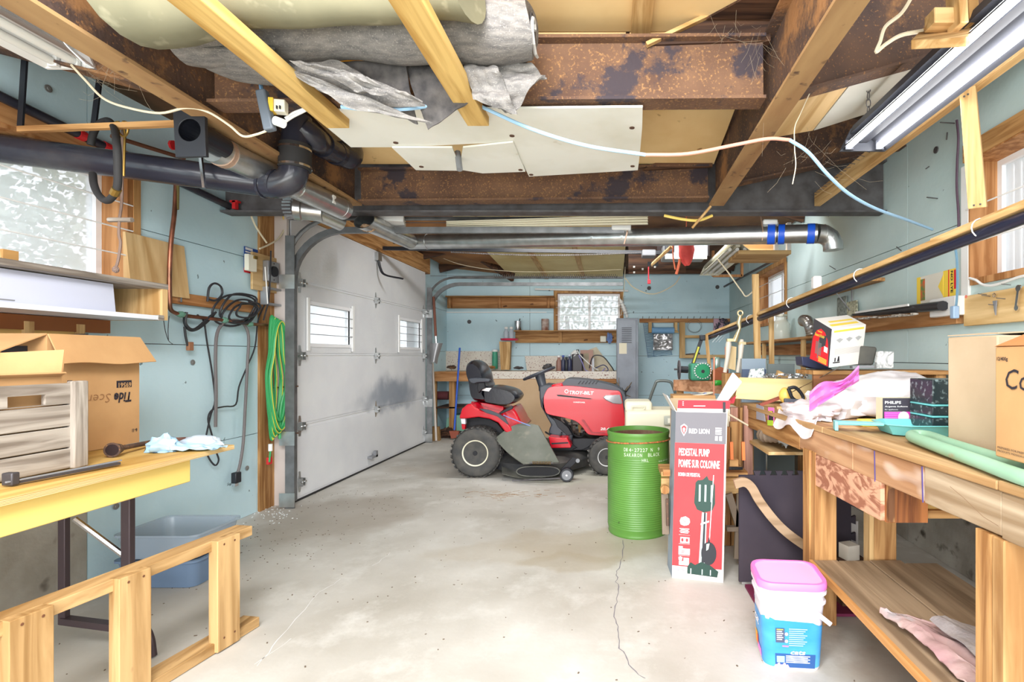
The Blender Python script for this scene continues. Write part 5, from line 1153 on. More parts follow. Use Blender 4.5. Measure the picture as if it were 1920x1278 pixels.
for i, (lab, px, r, h, m) in enumerate((('brown labelled oil bottle, leftmost of the bottles on the back bench', 1048, .040, .20, mat('brown_bottle', (150, 112, 100), .4)), ('dark blue bottle with blue cap on the back bench', 1056, .034, .21, mat('navy_bottle', (54, 58, 84), .3)),
    ('short black bottle between two blue ones on the back bench', 1062, .034, .18, BLACKP()), ('dark blue bottle with pale cap, rightmost of the group on the back bench', 1068, .034, .22, mat('navy_bottle', (54, 58, 84), .3)))):
    jar('bottle', lab, 'bottle', px, 696+(i % 2), 7.3, r, h, m, (WHITE(), mat('blue_cap', (70, 90, 170), .4), BLACKP(), mat('pale_cap', (200, 206, 226), .4))[i], .025, 'bottles on the back bench', .5)
t = thing('oil_jug', 'black plastic jug with white cloth on its top, back bench', 'jug', W(1083, 697, 7.35)); build(B().rbox(W(1083, 697, 7.4), .16, .14, .26), 'jug', mat('dark_jug', (62, 56, 60), .4), t, bevel=.02, seg=3)
build(B().blob(W(1078, 664, 7.38), (.05, .05, .05), .5, 4, 3), 'cloth', WHITE, t); build(B().cyl(W(1083, 662, 7.38), W(1083, 655, 7.38), .02, 10), 'cap', BLACKP, t)
t = thing('cabinet_shell', 'small pale shell with dark opening and black box on the back bench', 'frame', W(1100, 697, 7.4))
for a, b_, c, d_ in ((1088, 1112, 656, 662), (1088, 1094, 662, 690), (1104, 1112, 662, 697)): p = W(a, d_, 7.45); q = W(b_, c, 7.45); build(B().box(p.x, q.x, 7.45, 7.49, p.z, q.z), 'rail', mat('pinkish_wood', (186, 150, 136), .7), t)
t = thing('power_supply', 'black boxy adapter with tangled cables beside the locker', 'adapter', W(1116, 697, 7.3)); build(B().rbox(W(1112, 697, 7.35), .035, .05, .20), 'body', mat('pale_grey_box', (206, 208, 214), .5), t, bevel=.004)
for pts, m, r in (([(1105, 690), (1112, 668), (1130, 668), (1145, 685), (1152, 696)], BLACKP, .008), ([(1085, 665), (1092, 680), (1100, 695), (1125, 697), (1135, 690)], mat('violet_cable', (140, 136, 190), .5), .008), ([(1082, 656), (1090, 668), (1110, 686), (1122, 694)], WHITE, .007), ([(1116, 690), (1132, 684), (1140, 694), (1122, 698), (1150, 698)], mat('navy_cable', (70, 76, 110), .5), .008)):
    build(B().tube(crv([W(a, b_, 7.28) for a, b_ in pts]), r, 6), 'cable', m, t, smooth=True)
for lab, px, py, sx, sz, m in (('rusty lump of metal on the back bench, far left', 847, 691, .13, .05, RUSTD()), ('dark metal vice base on the back bench before the bottles', 1027, 695, .14, .10, STEEL()), ('small tan wooden block on the bench by the canister', 920, 691, .13, .04, oldpine('x')), ('clutter of grey clips on the bench near the upright', 972, 692, .14, .04, STEEL())):
    t = thing('bench_clutter', lab, 'clutter', W(px, py, 7.35)); build(B().blob(W(px, py, 7.35)+V(0, 0, sz/2), (sx/2, .05, sz/2), .5, 3, px, 18, 10), 'lump', m, t)
t = thing('masking_tape_holder', 'white square roll holder on the ledge beside the locker', 'tape holder', W(1130, 640, 7.66)); build(B().rbox(W(1131, 641, 7.64), .09, .04, .09), 'holder', mat('cream_plastic2', (236, 232, 214), .5), t, bevel=.01)
t = thing('blue_tape_roll', 'crumpled blue tape hanging right of the white holder', 'tape', W(1143, 636, 7.66)); build(B().blob(W(1143, 634, 7.65), (.04, .02, .07), .5, 4, 4), 'tape', mat('dusty_blue', (110, 136, 190), .5), t)
t = thing('striped_mitt', 'white work glove with dark stripes standing on the locker', 'glove', W(1168, 592, 6.9))
c = [W(1166, 568, 6.85), W(1170, 580, 6.85), W(1176, 592, 6.85)]; build(B().tube([W(1162, 560, 6.85), W(1165, 566, 6.85), W(1170, 578, 6.85), W(1174, 588, 6.85), W(1176, 595, 6.85)], [.02, .05, .06, .05, .035], 14, flat=.5), 'glove', WHITE, t, smooth=True)
for k in range(5): p = W(1164+k*2.4, 570+k*5, 6.80); build(B().bar(p-V(.05, 0, .0), p+V(.05, 0, .02), .006, .004), 'stripe', GREY, t)
# locker
t = thing('steel_locker', 'tall narrow grey steel locker with door vents beside the back bench', 'locker', (.13, 6.9, 0))
LK = mat('grey_locker', (132, 138, 146), .5, .2, (118, 122, 130), 5)
lx0, lx1 = W(1156, 0, 6.75).x, W(1197, 0, 6.75).x; lz = W(0, 596, 6.75).z
build(B().box(lx0, lx1, 6.76, 7.15, 0.02, lz), 'body', LK, t, bevel=.004); build(B().box(lx0+.008, lx1-.03, 6.745, 6.76, .06, lz-.02), 'door', LK, t, bevel=.003)
for s_ in range(9):
    z = W(0, 615+s_*3.4, 6.74).z; build(B().rbox(((lx0+lx1)/2-.01, 6.742, z), .13, .008, .008), 'vent_slot', mat('slot_dark', (70, 72, 78), .6), t)
build(B().rbox(W(1168, 663, 6.743), .10, .003, .14), 'paper_note', mat('cream_paper', (216, 208, 184), .8), t)
for z in (.15, .6, 1.1, 1.5): build(B().rbox((lx1-.012, 6.75, z), .012, .012, .06), 'hinge', LK, t)
for k in range(7): p = W(1158+k*5, 715+R.uniform(-6, 6), 6.7); 
tt = thing('tangled_twigs', 'spiky tangle of wires and tools hanging on the locker front', 'tools', W(1165, 730, 6.65))
for k in range(16): p = W(1170, 735, 6.68); q = p+V(R.uniform(-.13, .10), R.uniform(-.03, .03), R.uniform(-.1, .13)); build(B().cyl(p+V(R.uniform(-.03, .03), 0, -.03), q, .004, 4), 'prong', (BRASS if k % 2 else BLACKP), tt)
build(B().rbox(W(1170, 752, 6.68), .05, .05, .14), 'tool_body', BLACKP, tt, bevel=.01); build(B().cyl(W(1160, 722, 6.68), W(1160, 708, 6.68), .008, 6), 'rod', CHROME, tt)
# right part of the back wall: hook rail and frames
t = thing('hook_rail', 'long wooden rail with hooks on the back wall right of the locker', 'rail', (.9, 7.7, 1.55))
z1 = W(0, 597, 7.7).z; z0 = W(0, 604.5, 7.7).z
build(B().box(W(1199, 0, 7.7).x, W(1380, 0, 7.7).x, 7.70, BW-.001, z0, z1), 'rail', redpine('x'), t)
for px in range(1205, 1350, 12): p = W(px, 597, 7.69); build(B().cyl(p+V(0, .02, 0), p+V(0, -.03, .03), .004, 5), 'hook', STEEL, t)
t = thing('paper_roll_holder', 'blue paper towel roll in a wooden holder on the back wall', 'paper roll', W(1240, 620, 7.6))
for px in (1219, 1267): p = W(px, 604, 7.6); build(B().rbox(p+V(0, .03, -.15), .045, .10, .15), 'side_arm', pine('z'), t)
build(B().cyl(W(1222, 619, 7.57), W(1264, 619, 7.57), .045, 18), 'blue_roll', mat('blue_roll', (124, 168, 208), .7), t, smooth=True); build(B().cyl(W(1264, 621, 7.57), W(1272, 622, 7.57), .015, 8), 'spindle', pine('x'), t)
t = thing('foil_bag', 'crinkled silver foil bag hanging under the blue roll', 'bag', W(1243, 655, 7.6)); build(B().sheet(lambda u, v: W(1225+36*u, 626+30*v, 7.60+.03*noise.noise(V(u*5, v*5, 3))), 18, 16, .006), 'foil', mat('silver_foil', (206, 204, 204), .3, .6, (150, 148, 150), 25), t, smooth=True)
t = thing('wire_rack', 'blue plastic coated wire grid hanging crooked on the back wall', 'rack', W(1230, 640, 7.66)); b = B()
for k in range(24):
    v = k/23; b.cyl(W(1207+8*v, 606+63*v, 7.68), W(1207+8*v+(20+26*v if v > .55 else 18), 606+63*v-4*v-1, 7.68), .0035, 4)
for a, c in (((1206, 606), (1215, 670)), ((1224, 606), (1226, 668)), ((1258, 650), (1259, 665))): b.cyl(W(*a, 7.68), W(*c, 7.68), .004, 4)
build(b, 'grid', mat('blue_wire', (72, 118, 158), .4), t, kind='stuff')
t = thing('lumber_rack', 'three sided lumber frame with two cross rails hung on the back wall', 'frame', (1.3, 7.6, 1.2))
for a, c, w_ in (((1279, 604), (1279, 671), .08), ((1284, 631), (1336, 631), .04), ((1284, 668), (1362, 668), .05)): build(B().bar(W(*a, 7.62), W(*c, 7.62), w_ if a[0] == c[0] else .05, .05 if a[0] == c[0] else w_, up=(0, 1, 0) if a[0] == c[0] else (0, 0, 1)), 'rail', pine('z' if a[0] == c[0] else 'x'), t)
t = thing('dark_pry_bar', 'dark metal blade lying on the lower rail of the wall frame', 'blade', W(1300, 664, 7.6)); build(B().pprism([(1286, 663), (1312, 661), (1313, 664), (1286, 665)], 7.56, .02), 'blade', RUSTD(), t)
t = thing('wire_coil', 'thin grey wire coil hanging on the hook rail', 'coil', W(1301, 612, 7.66))
for k in range(2): c = W(1302, 611, 7.66); build(B().tube([c+V((.11-.015*k)*math.cos(a), -.004*k, (.10-.02*k)*math.sin(a)-.01*k) for a in [2*math.pi*i/24 for i in range(24)]], .0025, 4, closed=True), 'wire_ring', STEEL, t)
t = thing('blade_brush', 'round spiky dark bundle beside a pink card on the hook rail', 'brush', W(1352, 612, 7.5)); build(B().rbox(W(1348, 622, 7.64), .16, .02, .19), 'pink_card', mat('pink_card', (206, 170, 186), .7), t)
b = B(); c = W(1352, 611, 7.55)
for k in range(60): a = R.uniform(0, 6.28); r = R.uniform(.04, .11); d_ = V(math.cos(a), R.uniform(-.5, -.1), math.sin(a)); b.rbox(c+d_*r, .012, .01, .035, 0, 0, a)
build(b, 'spikes', mat('dark_spikes', (40, 38, 56), .4), t, kind='stuff')
# floor things under back bench
t = thing('broom', 'blue handled broom leaning on the back bench', 'broom', W(853, 812, 6.9)); build(B().cyl(W(862, 652, 7.05), W(852, 806, 6.75), .013, 10), 'handle', mat('blue_handle', (44, 92, 196), .35), t, smooth=True)
build(B().pprism([(842, 808), (860, 808), (858, 820), (846, 822)], 6.72, .05), 'brush', mat('brick_bristles', (150, 82, 64), .9), t)
t = thing('shovel', 'long handled shovel with dull silver blade hanging by the far door track', 'shovel', W(815, 650, 6.6))
build(B().cyl(W(813, 556, 6.45), W(817, 630, 6.45), .016, 10), 'handle', mat('brown_handle', (120, 72, 56), .6), t, smooth=True); build(B().cyl(W(817, 628, 6.45), W(818, 645, 6.45), .014, 8), 'ferrule', CHROME, t)
build(B().sheet(lambda u, v: W(818+(12-5*v)*(u-.5)*2-6*v, 643+35*v+(8*abs(u-.5) if v > .8 else 0), 6.45-.05*math.cos((u-.5)*3.0)), 10, 10, .004), 'blade', mat('dull_steel', (158, 158, 160), .4, .7), t, smooth=True)
t = thing('broom', 'pale handled straw broom standing behind the far track', 'broom', W(813, 820, 6.6)); build(B().cyl(W(811, 680, 6.7), W(818, 826, 6.55), .014, 8), 'handle', mat('grey_handle', (196, 186, 176), .6), t)
build(B().pprism([(806, 800), (822, 800), (824, 826), (804, 826)], 6.65, .06), 'bristles', mat('straw_bristles', (166, 132, 84), .9, 0, (130, 98, 60), 40, (1, 1, .1)), t)
t = thing('rolled_mat', 'dark maroon rolled cloth on the lower shelf of the back bench', 'cloth', W(832, 738, 7.2)); build(B().cyl(W(820, 741, 7.3), W(842, 741, 7.3), .06, 14), 'roll', mat('maroon_cloth', (96, 48, 52), .9), t, smooth=50)
t = thing('green_bin', 'pale green plastic bin under the back bench', 'bin', W(853, 790, 7.3)); build(B().pprism([(835, 808), (837, 785), (848, 778), (878, 778), (880, 808)], 7.25, .3), 'bin', mat('pale_green_bin', (136, 186, 166), .5), t, bevel=.01)
t = thing('boot_clutter', 'dark brown heap of odds and ends on the floor by the broom', 'clutter', W(838, 820, 7.0)); build(B().blob(W(838, 822, 6.95)+V(0, 0, .05), (.12, .10, .09), .4, 3, 4, flat=-.06), 'heap', darkwood('x'), t)
t = thing('walker_frame', 'grey metal tube frame hoop standing before the back wall', 'frame', W(1240, 760, 6.4))
build(B().tube(crv([W(a, b_, 6.4) for a, b_ in ((1206, 830), (1214, 765), (1228, 722), (1234, 714), (1255, 715), (1262, 725), (1272, 760), (1280, 830))], 4), .018, 8), 'tube', mat('grey_green_tube', (120, 126, 122), .4, .4), t, smooth=True)
build(B().bar(W(1222, 763, 6.4), W(1275, 763, 6.4), .03, .02), 'crossbar', mat('grey_green_tube', (120, 126, 122), .4, .4), t)
# ================================================================== LAWN TRACTOR
def cp(x, y): return (830+x/4.916, 660+y/4.916)
def cps(l): return [cp(*q) for q in l]
T = thing('lawn_tractor', 'red riding lawn mower with black seat parked at the back of the garage', 'lawn mower', (-.6, 5.05, 0))
TIRE = mat('tyre_rubber', (66, 66, 66), .85, 0, (84, 82, 78), 14, bump=.2); RIM = mat('cream_rim', (222, 216, 192), .45); RIMW = mat('white_rim', (214, 214, 214), .45)
DK = mat('charcoal_plastic', (58, 62, 70), .4); DKM = mat('black_chassis', (34, 34, 38), .5, .3)
def wheel(name, cx, cz, Y0, wd, r, rim, n=28, rimr=.52):
    s = rimr
    prof = [(r*s, 0), (r*s, 0), (r*.62, -.012), (r*.82, -.016), (r*.93, .0), (r*.98, .02), (r, wd*.3), (r, wd*.7), (r*.98, wd-.02), (r*.93, wd), (r*.8, wd+.01), (r*s, wd), (r*s, wd)]
    w_ = build(B().lathe([(q[0], q[1]) for q in prof[1:-1]], (cx, Y0, cz), 40, 'y'), name, TIRE, T, smooth=50)
    rm = build(B().lathe([(0, .004), (r*.16, .004), (r*.18, .006), (r*.26, .006), (r*.29, .012), (r*.36, .018), (r*.42, .028), (r*s*.94, -.004), (r*s*1.02, -.006), (r*s*1.02, .01), (r*s, .05), (0, .06)], (cx, Y0, cz), 36, 'y'), 'rim', rim, w_, smooth=40)
    build(B().lathe([(0, 0), (r*.09, 0), (r*.09, .02), (0, .02)], (cx, Y0-.010, cz), 16, 'y'), 'hub_cap', DKM, w_)
    b = B()
    for k in range(n):
        for sgn in (0, 1):
            a = 2*math.pi*(k+.5*sgn)/n; yy = Y0+wd*(.28 if sgn == 0 else .72)
            c = V(cx+(r+.002)*math.cos(a), yy, cz+(r+.002)*math.sin(a)); tg = V(-math.sin(a), 0, math.cos(a)); rd = V(math.cos(a), 0, math.sin(a)); ax = (V(0, 1, 0)+tg*(.45 if sgn == 0 else -.45)).normalized()
            p = c-ax*wd*.24; q = c+ax*wd*.24; b.bar(p, q, .022, .012, up=rd)
    build(b, 'tread', TIRE, w_, kind='stuff')
    return w_
pc = W(*cp(300, 921), 4.62); r_ = pc.z
wheel('rear_wheel', pc.x, .222, 4.62, .20, .221, RIM); wheel('rear_wheel', pc.x, .222, 5.34, .20, .221, RIM)
pf = W(*cp(1512, 1025), 4.70); wheel('front_wheel', pf.x, .170, 4.70, .13, .168, RIMW, 24, .48); wheel('front_wheel', pf.x, .170, 5.30, .13, .168, RIMW, 24, .48)
build(B().cyl((pf.x, 4.8, .17), (pf.x, 5.35, .17), .03, 10), 'front_axle', DKM, T); build(B().cyl((pc.x, 4.8, .22), (pc.x, 5.4, .22), .05, 12), 'rear_axle', DKM, T)
# chassis
build(B().pprism(cps([(560, 800), (1000, 850), (1200, 790), (1560, 800), (1560, 850), (1420, 870), (1330, 905), (1180, 910), (560, 900)]), 4.92, .34), 'chassis', DKM, T, bevel=.006)
# rear fender
fb = B().pprism(cps([(150, 605), (178, 520), (228, 478), (262, 478), (300, 510), (360, 540), (470, 565), (560, 605), (625, 690), (640, 720), (640, 760), (575, 735), (510, 650), (430, 615), (330, 598), (215, 612), (160, 612)]), 4.66, .84)
build(fb, 'rear_fender', RED, T, bevel=.018, seg=3)
build(B().pprism(cps([(520, 560), (640, 500), (680, 560), (720, 640), (760, 690), (640, 730), (600, 640)]), 4.86, .44), 'fender_bridge', RED, T, bevel=.02, seg=3)
build(B().pprism(cps([(335, 520), (420, 530), (520, 570), (570, 600), (608, 668), (590, 660), (500, 590), (400, 560)]), 4.652, .02), 'black_stripe', DK, T, bevel=.003)
build(B().pprism(cps([(165, 612), (208, 612), (210, 665), (172, 660)]), 4.70, .05), 'rear_lamp', mat('lamp_white', (226, 220, 226), .3), T, bevel=.004)
build(B().pprism(cps([(172, 662), (208, 668), (206, 712), (178, 712)]), 4.70, .05), 'red_reflector', RED, T, bevel=.004)
build(B().pprism(cps([(210, 615), (330, 602), (430, 618), (500, 655), (560, 730), (600, 760), (600, 900), (220, 800)]), 4.84, .40), 'fender_inside', DKM, T)
# seat
build(B().pprism(cps([(262, 455), (400, 470), (560, 500), (560, 530), (540, 545), (400, 510), (262, 490)]), 4.93, .30), 'seat_bracket', RED, T, bevel=.004)
SEAT = mat('black_vinyl', (26, 27, 36), .22, 0, bump=.05, bscale=60)
def loftY(poly, Yn, depth, shrink=.8, round_=.18):
    """cushion: outline in the side view, puffed across its depth"""
    P = [W(a, b_, Yn) for a, b_ in poly]; c = sum(P, Vector())/len(P); rs = []
    for k in range(9):
        u = k/8; s_ = 1-(1-shrink)*abs(2*u-1)**3.5; rs.append([V(c.x+(p.x-c.x)*s_, Yn+depth*u, c.z+(p.z-c.z)*s_) for p in P])
    return B().rings(rs)
build(loftY(crvp := [tuple(p)[:2] for p in crv([V(a, b_, 0) for a, b_ in cps([(200, 110), (245, 74), (290, 84), (330, 120), (362, 185), (385, 290), (400, 330), (370, 400), (400, 465), (330, 465), (265, 450), (240, 380), (225, 270), (200, 190)])], 4, True)], 4.86, .45, .82), 'seat_back', SEAT, T, smooth=True)
build(loftY([tuple(p)[:2] for p in crv([V(a, b_, 0) for a, b_ in cps([(365, 345), (440, 315), (560, 335), (640, 362), (684, 408), (682, 440), (640, 480), (560, 492), (440, 478), (370, 462), (360, 400)])], 4, True)], 4.86, .47, .85), 'seat_cushion', SEAT, T, smooth=True)
build(B().pprism(cps([(358, 352), (375, 328), (450, 330), (425, 362)]), 4.855, .01), 'paper_tag', WHITE, T)
for Yn in (4.80, 5.30):
    build(B().pprism(cps([(240, 240), (300, 235), (420, 245), (436, 258), (430, 275), (320, 280), (290, 292), (258, 285), (240, 262)]), Yn, .06), 'armrest', DK, T, bevel=.015, seg=3)
    build(B().pprism(cps([(325, 280), (385, 278), (395, 330), (360, 345), (330, 380), (318, 330)]), Yn+.02, .03), 'armrest_bracket', DKM, T, bevel=.006)
# steering
sc_ = W(*cp(890, 195), 5.05); ax = V(.48, 0, 1).normalized(); ux = V(1, 0, -.48*1).normalized()
ux = V(.927, 0, .37).normalized(); ax = V(-.37, 0, .927)
pts = [sc_+ux*.155*math.cos(a)+V(0, 1, 0)*.16*math.sin(a) for a in [2*math.pi*i/28 for i in range(28)]]
build(B().tube(pts, .014, 8, closed=True), 'steering_wheel', DK, T, smooth=True)
sw = B()
for a in (.0, 2.2, 4.1): sw.bar(sc_-ax*.015, sc_+ux*.15*math.cos(a)+V(0, 1, 0)*.15*math.sin(a), .035, .012)
build(sw, 'wheel_spokes', DK, T, kind='stuff')
build(B().tube([sc_-ax*.01, W(*cp(905, 250), 5.05), W(*cp(920, 305), 5.05), W(*cp(935, 340), 5.05)], [.05, .045, .04, .055], 12), 'steering_column', DK, T, smooth=50)
# dash / side column
build(B().pprism(cps([(890, 318), (930, 300), (1010, 308), (1060, 320), (985, 360), (930, 430), (940, 520), (985, 590), (1060, 640), (1165, 720), (1200, 765), (1190, 835), (1130, 810), (1050, 795), (975, 745), (985, 700), (1000, 670), (960, 600), (905, 500), (893, 420)]), 4.88, .40), 'dash_column', DK, T, bevel=.012, seg=3)
build(B().pprism(cps([(1015, 600), (1100, 640), (1160, 700), (1195, 760), (1150, 770), (1060, 690)]), 4.868, .02), 'step_guard', DKM, T, bevel=.004)
build(B().pprism(cps([(940, 735), (1000, 770), (1060, 790), (1090, 740), (1096, 748), (1070, 800), (1040, 800), (950, 748)]), 4.80, .06), 'pedal', DKM, T)
# hood
hood = crv([V(a, b_, 0) for a, b_ in cps([(930, 430), (950, 365), (985, 325), (1060, 312), (1200, 312), (1400, 335), (1560, 352), (1636, 368), (1662, 480), (1682, 640), (1678, 668), (1560, 760), (1500, 768), (1370, 762), (1325, 740), (1280, 680), (1220, 632), (1100, 598), (985, 575), (945, 540)])], 3, True)
build(B().pprism([tuple(p)[:2] for p in hood], 4.85, .46), 'hood_side', RED, T, bevel=.02, seg=4)
build(B().pprism(cps([(985, 322), (1010, 300), (1100, 285), (1110, 312), (1060, 318)]), 4.88, .40), 'hood_shoulder', RED, T, bevel=.012, seg=3)
top = crv([V(a, b_, 0) for a, b_ in cps([(1092, 308), (1120, 265), (1145, 245), (1220, 245), (1350, 258), (1500, 288), (1590, 315), (1645, 345), (1690, 420), (1700, 520), (1690, 640), (1680, 650), (1660, 480), (1636, 372), (1500, 350), (1300, 322), (1180, 312)])], 3, True)
build(B().pprism([tuple(p)[:2] for p in top], 4.90, .36), 'hood_top', DK, T, bevel=.02, seg=3)
for k in range(6):
    a = 1245+k*32; build(B().pprism(cps([(a, 292), (a+26, 262), (a+34, 264), (a+10, 296)]), 4.896, .012), 'hood_vent', DKM, T)
build(B().pprism(cps([(1475, 415), (1500, 396), (1635, 392), (1660, 470), (1640, 480), (1570, 474), (1500, 440)]), 4.842, .06), 'headlamp', mat('headlamp_lens', (206, 206, 208), .12, .3, (150, 146, 150), 5), T, bevel=.008, seg=3)
build(B().pprism(cps([(1050, 392), (1085, 392), (1360, 425), (1380, 432), (1340, 432), (1060, 405)]), 4.846, .01), 'hood_slot', DKM, T)
build(B().pprism(cps([(1280, 625), (1300, 620), (1370, 722), (1380, 735), (1500, 738), (1500, 745), (1372, 742), (1360, 730)]), 4.843, .012), 'hood_crease', mat('dark_red', (150, 10, 30), .3), T)  # crease shade painted as a strip of darker red
Ht = T
def htx(s_, cx, cy, h, wid, m=PWHITE, **k):
    p = W(*cp(cx, cy), 4.846); text(T, s_, p, (1, 0, -.03), (0, 0, 1), h/209.*1/1, m, wid=wid/4.916/F*4.846, **k)
htx('TROY-BILT', 1168, 386, 6.8*1.0, 225, bold=.03, shear=.15)
build(B().tube([W(*cp(1142, 361), 4.846)+V(.016*math.cos(a), 0, .016*math.sin(a)) for a in [2*math.pi*i/16 for i in range(16)]], .0035, 5, closed=True), 'emblem_ring', PWHITE, T)
htx('HORSEPOWER', 1205, 466, 2.6, 108, bold=.02); htx('20.4', 1452, 718, 5.2, 82, bold=.02, shear=.2)
# engine clutter under the hood
en = B()
for k in range(26):
    p = W(*cp(R.uniform(1110, 1330), R.uniform(640, 790)), R.uniform(4.95, 5.2)); en.rbox(p, R.uniform(.02, .06), .04, R.uniform(.02, .06), R.uniform(0, 3))
build(en, 'engine_parts', mat('engine_dark', (64, 52, 48), .5, .4, (110, 100, 92), 20), T, kind='stuff')
build(B().tube(crv([W(*cp(a, b_), 4.93) for a, b_ in ((1115, 620), (1160, 680), (1210, 760), (1280, 780), (1300, 730))]), .008, 6), 'engine_hose', DKM, T)
# running boards
build(B().pprism(cps([(975, 780), (1060, 790), (1150, 790), (1185, 868), (1178, 882), (1000, 884), (985, 830)]), 4.70, .16), 'running_board', RED, T, bevel=.006)
build(B().pprism(cps([(1000, 836), (1155, 828), (1160, 840), (1005, 850)]), 4.695, .01), 'board_slot', DKM, T)
build(B().pprism(cps([(1200, 800), (1300, 795), (1560, 800), (1560, 815), (1400, 830), (1330, 880), (1280, 900), (1190, 900), (1240, 880), (1200, 850)]), 4.86, .03), 'frame_arm', DKM, T, bevel=.003)
# deck
dk = [(560, 1105), (575, 1010), (640, 965), (760, 940), (1000, 925), (1160, 918), (1240, 930), (1272, 985), (1265, 1040), (1200, 1080), (1090, 1140)]
dc = W(*cp(900, 1120), 5.0)
build(B().rings([[V(dc.x+.53*1.0*math.cos(a)*s_, 5.03+.50*math.sin(a)*s_, z) for a in [2*math.pi*i/40 for i in range(40)]] for s_, z in ((.86, .05), (.88, .05), (.92, .06), (.92, .13), (.80, .175), (.55, .19))]), 'mower_deck', mat('black_deck', (48, 50, 54), .45, .2, (84, 82, 78), 6), T, smooth=40)
dp = [cp(535, 1120), cp(560, 1060), cp(600, 1010), cp(700, 990), (830+1080/4.916, 660+1040/4.916), cp(1110, 1110), cp(1080, 1160), cp(860, 1195), cp(640, 1180)]
build(B().sheet(lambda u, v: W(*cp(545+530*u, 1120-95*math.sin(v*1.57)-15*math.sin(u*3.14)+ (60*math.sin(u*3.14))*(1-v)), 4.52+.30*v), 20, 8, .006), 'discharge_skirt', mat('grey_deck', (104, 104, 96), .6, 0, (70, 70, 66), 7), T, smooth=True)
build(B().rings([[W(*cp(880+195*math.copysign(abs(math.cos(a))**.6, math.cos(a))*s_, 1098+42*math.sin(a)*s_), y) for a in [2*math.pi*i/30 for i in range(30)]] for s_, y in ((1.0, 4.50), (.96, 4.54))]), 'opening_shade', mat('deck_shade', (22, 22, 26), .7), T)  # solid dark slab, shade of the deck mouth put into its colour
build(B().tube([W(*cp(880+198*math.copysign(abs(math.cos(a))**.6, math.cos(a)), 1098+46*math.sin(a)), 4.50) for a in [2*math.pi*i/36 for i in range(36)]], .006, 5, closed=True), 'opening_rim', mat('grey_deck', (104, 104, 96), .6), T)
build(B().bar(W(*cp(640, 1182), 4.5), W(*cp(1085, 1160), 4.5), .01, .012), 'deck_lip', STEEL, T)
# chute
CH = mat('grey_green_chute', (110, 112, 104), .6, 0, (92, 96, 86), 5, col3=(140, 136, 122), s3=8, t3=.6, w3=.2)
def chute(u, v):
    a = V(*cp(485, 795), 0).lerp(V(*cp(880, 675), 0), u); a = a+V(0, -14*math.sin(u*3.14), 0)
    b_ = V(*cp(745, 1030), 0).lerp(V(*cp(1072, 1015), 0), u)
    c = a.lerp(b_, v); c = c+V(-4*math.sin(v*3.14)*(1-u), 2*math.sin(v*3.14)*(1-u), 0)
    return W(c.x, c.y, 4.66-.26*v-.10*math.sin(v*2)*0+.03*math.sin(u*3.14))
build(B().sheet(chute, 16, 12, .008), 'discharge_chute', CH, T, smooth=True)
build(B().sheet(lambda u, v: W(*[q for q in cp(880+192*v+8*u, 675+340*v+6*u)], 4.66-.26*v+.06*u), 4, 10, .004), 'chute_edge', CH, T, smooth=True)
sb = B().cyl(W(*cp(800, 1020), 4.38), W(*cp(1015, 1022), 4.38), .006, 6)
build(coil(W(*cp(830, 1018), 4.38), W(*cp(1000, 1020), 4.38), .012, 12, .003), 'chute_spring', BRASS, T); build(sb, 'hinge_rod', STEEL, T)
gw = W(*cp(1143, 1148), 4.46)
w_ = build(B().lathe([(0.008, 0), (.055, 0), (.060, .006), (.060, .034), (.055, .04), (.008, .04)], (gw.x, 4.46, .0615), 28, 'y'), 'gauge_wheel', BLACKP, T, smooth=50)
build(B().lathe([(0, -.003), (.042, -.003), (.042, .002), (0, .002)], (gw.x, 4.46, .0615), 20, 'y'), 'wheel_face', GREY, w_); build(B().lathe([(0, -.008), (.01, -.008), (.01, .05), (0, .05)], (gw.x, 4.46, .0615), 10, 'y'), 'bolt', CHROME, w_)
build(B().hexa([W(*cp(1085, 1080), 4.52), W(*cp(1135, 1110), 4.52), W(*cp(1135, 1110), 4.6), W(*cp(1085, 1080), 4.6), W(*cp(1195, 965), 4.52), W(*cp(1262, 985), 4.52), W(*cp(1262, 985), 4.6), W(*cp(1195, 965), 4.6)]), 'wheel_arm', DKM, T, bevel=.005)
build(B().cyl(W(*cp(1245, 1000), 4.50), W(*cp(1245, 1000), 4.56), .018, 12), 'arm_bolt', GREY, T)
build(B().cyl(W(*cp(560, 580), 4.70), W(*cp(820, 685), 4.66), .004, 6), 'control_rod', mat('blue_rod', (120, 140, 200), .4), T)
build(B().pprism(cps([(515, 560), (630, 494), (650, 505), (640, 525), (560, 560), (530, 572)]), 4.72, .03), 'lever', DKM, T, bevel=.004)

# ================================================================== CENTRE FLOOR THINGS
GR = mat('green_enamel', (92, 140, 62), .38, 0, (80, 126, 52), 4, (1, 1, 1), col3=(58, 84, 40), s3=12, t3=.72, w3=.02)
dcx, dcy, dr, dh = .157, 3.25, .192, .628
t = thing('steel_drum', 'open green ribbed steel drum with white stencilled letters', 'drum', (dcx, dcy, 0))
prof = [(dr*.94, 0), (dr*.96, 0), (dr*.98, .01), (dr*.965, .02), (dr*.99, .035)]
z = .045
while z < .47: prof += [(dr*.995, z), (dr*1.006, z+.0065), (dr*.995, z+.013)]; z += .013
prof += [(dr, .475), (dr, .585), (dr*1.0, .60), (dr*1.015, .606), (dr*1.02, .618), (dr*1.012, dh), (dr*.985, dh), (dr*.975, .60), (dr*.91, .03), (0, .03)]
b = B().lathe(prof, (dcx, dcy, 0), 56)
for v in b.v:   # dent
    d = (v-V(dcx+.03, dcy-dr, .24)); k = math.exp(-(d.x**2/.0035+d.z**2/.02))*(1 if v.y < dcy else 0); v.y += .009*k
build(b, 'shell', GR, t, smooth=35)
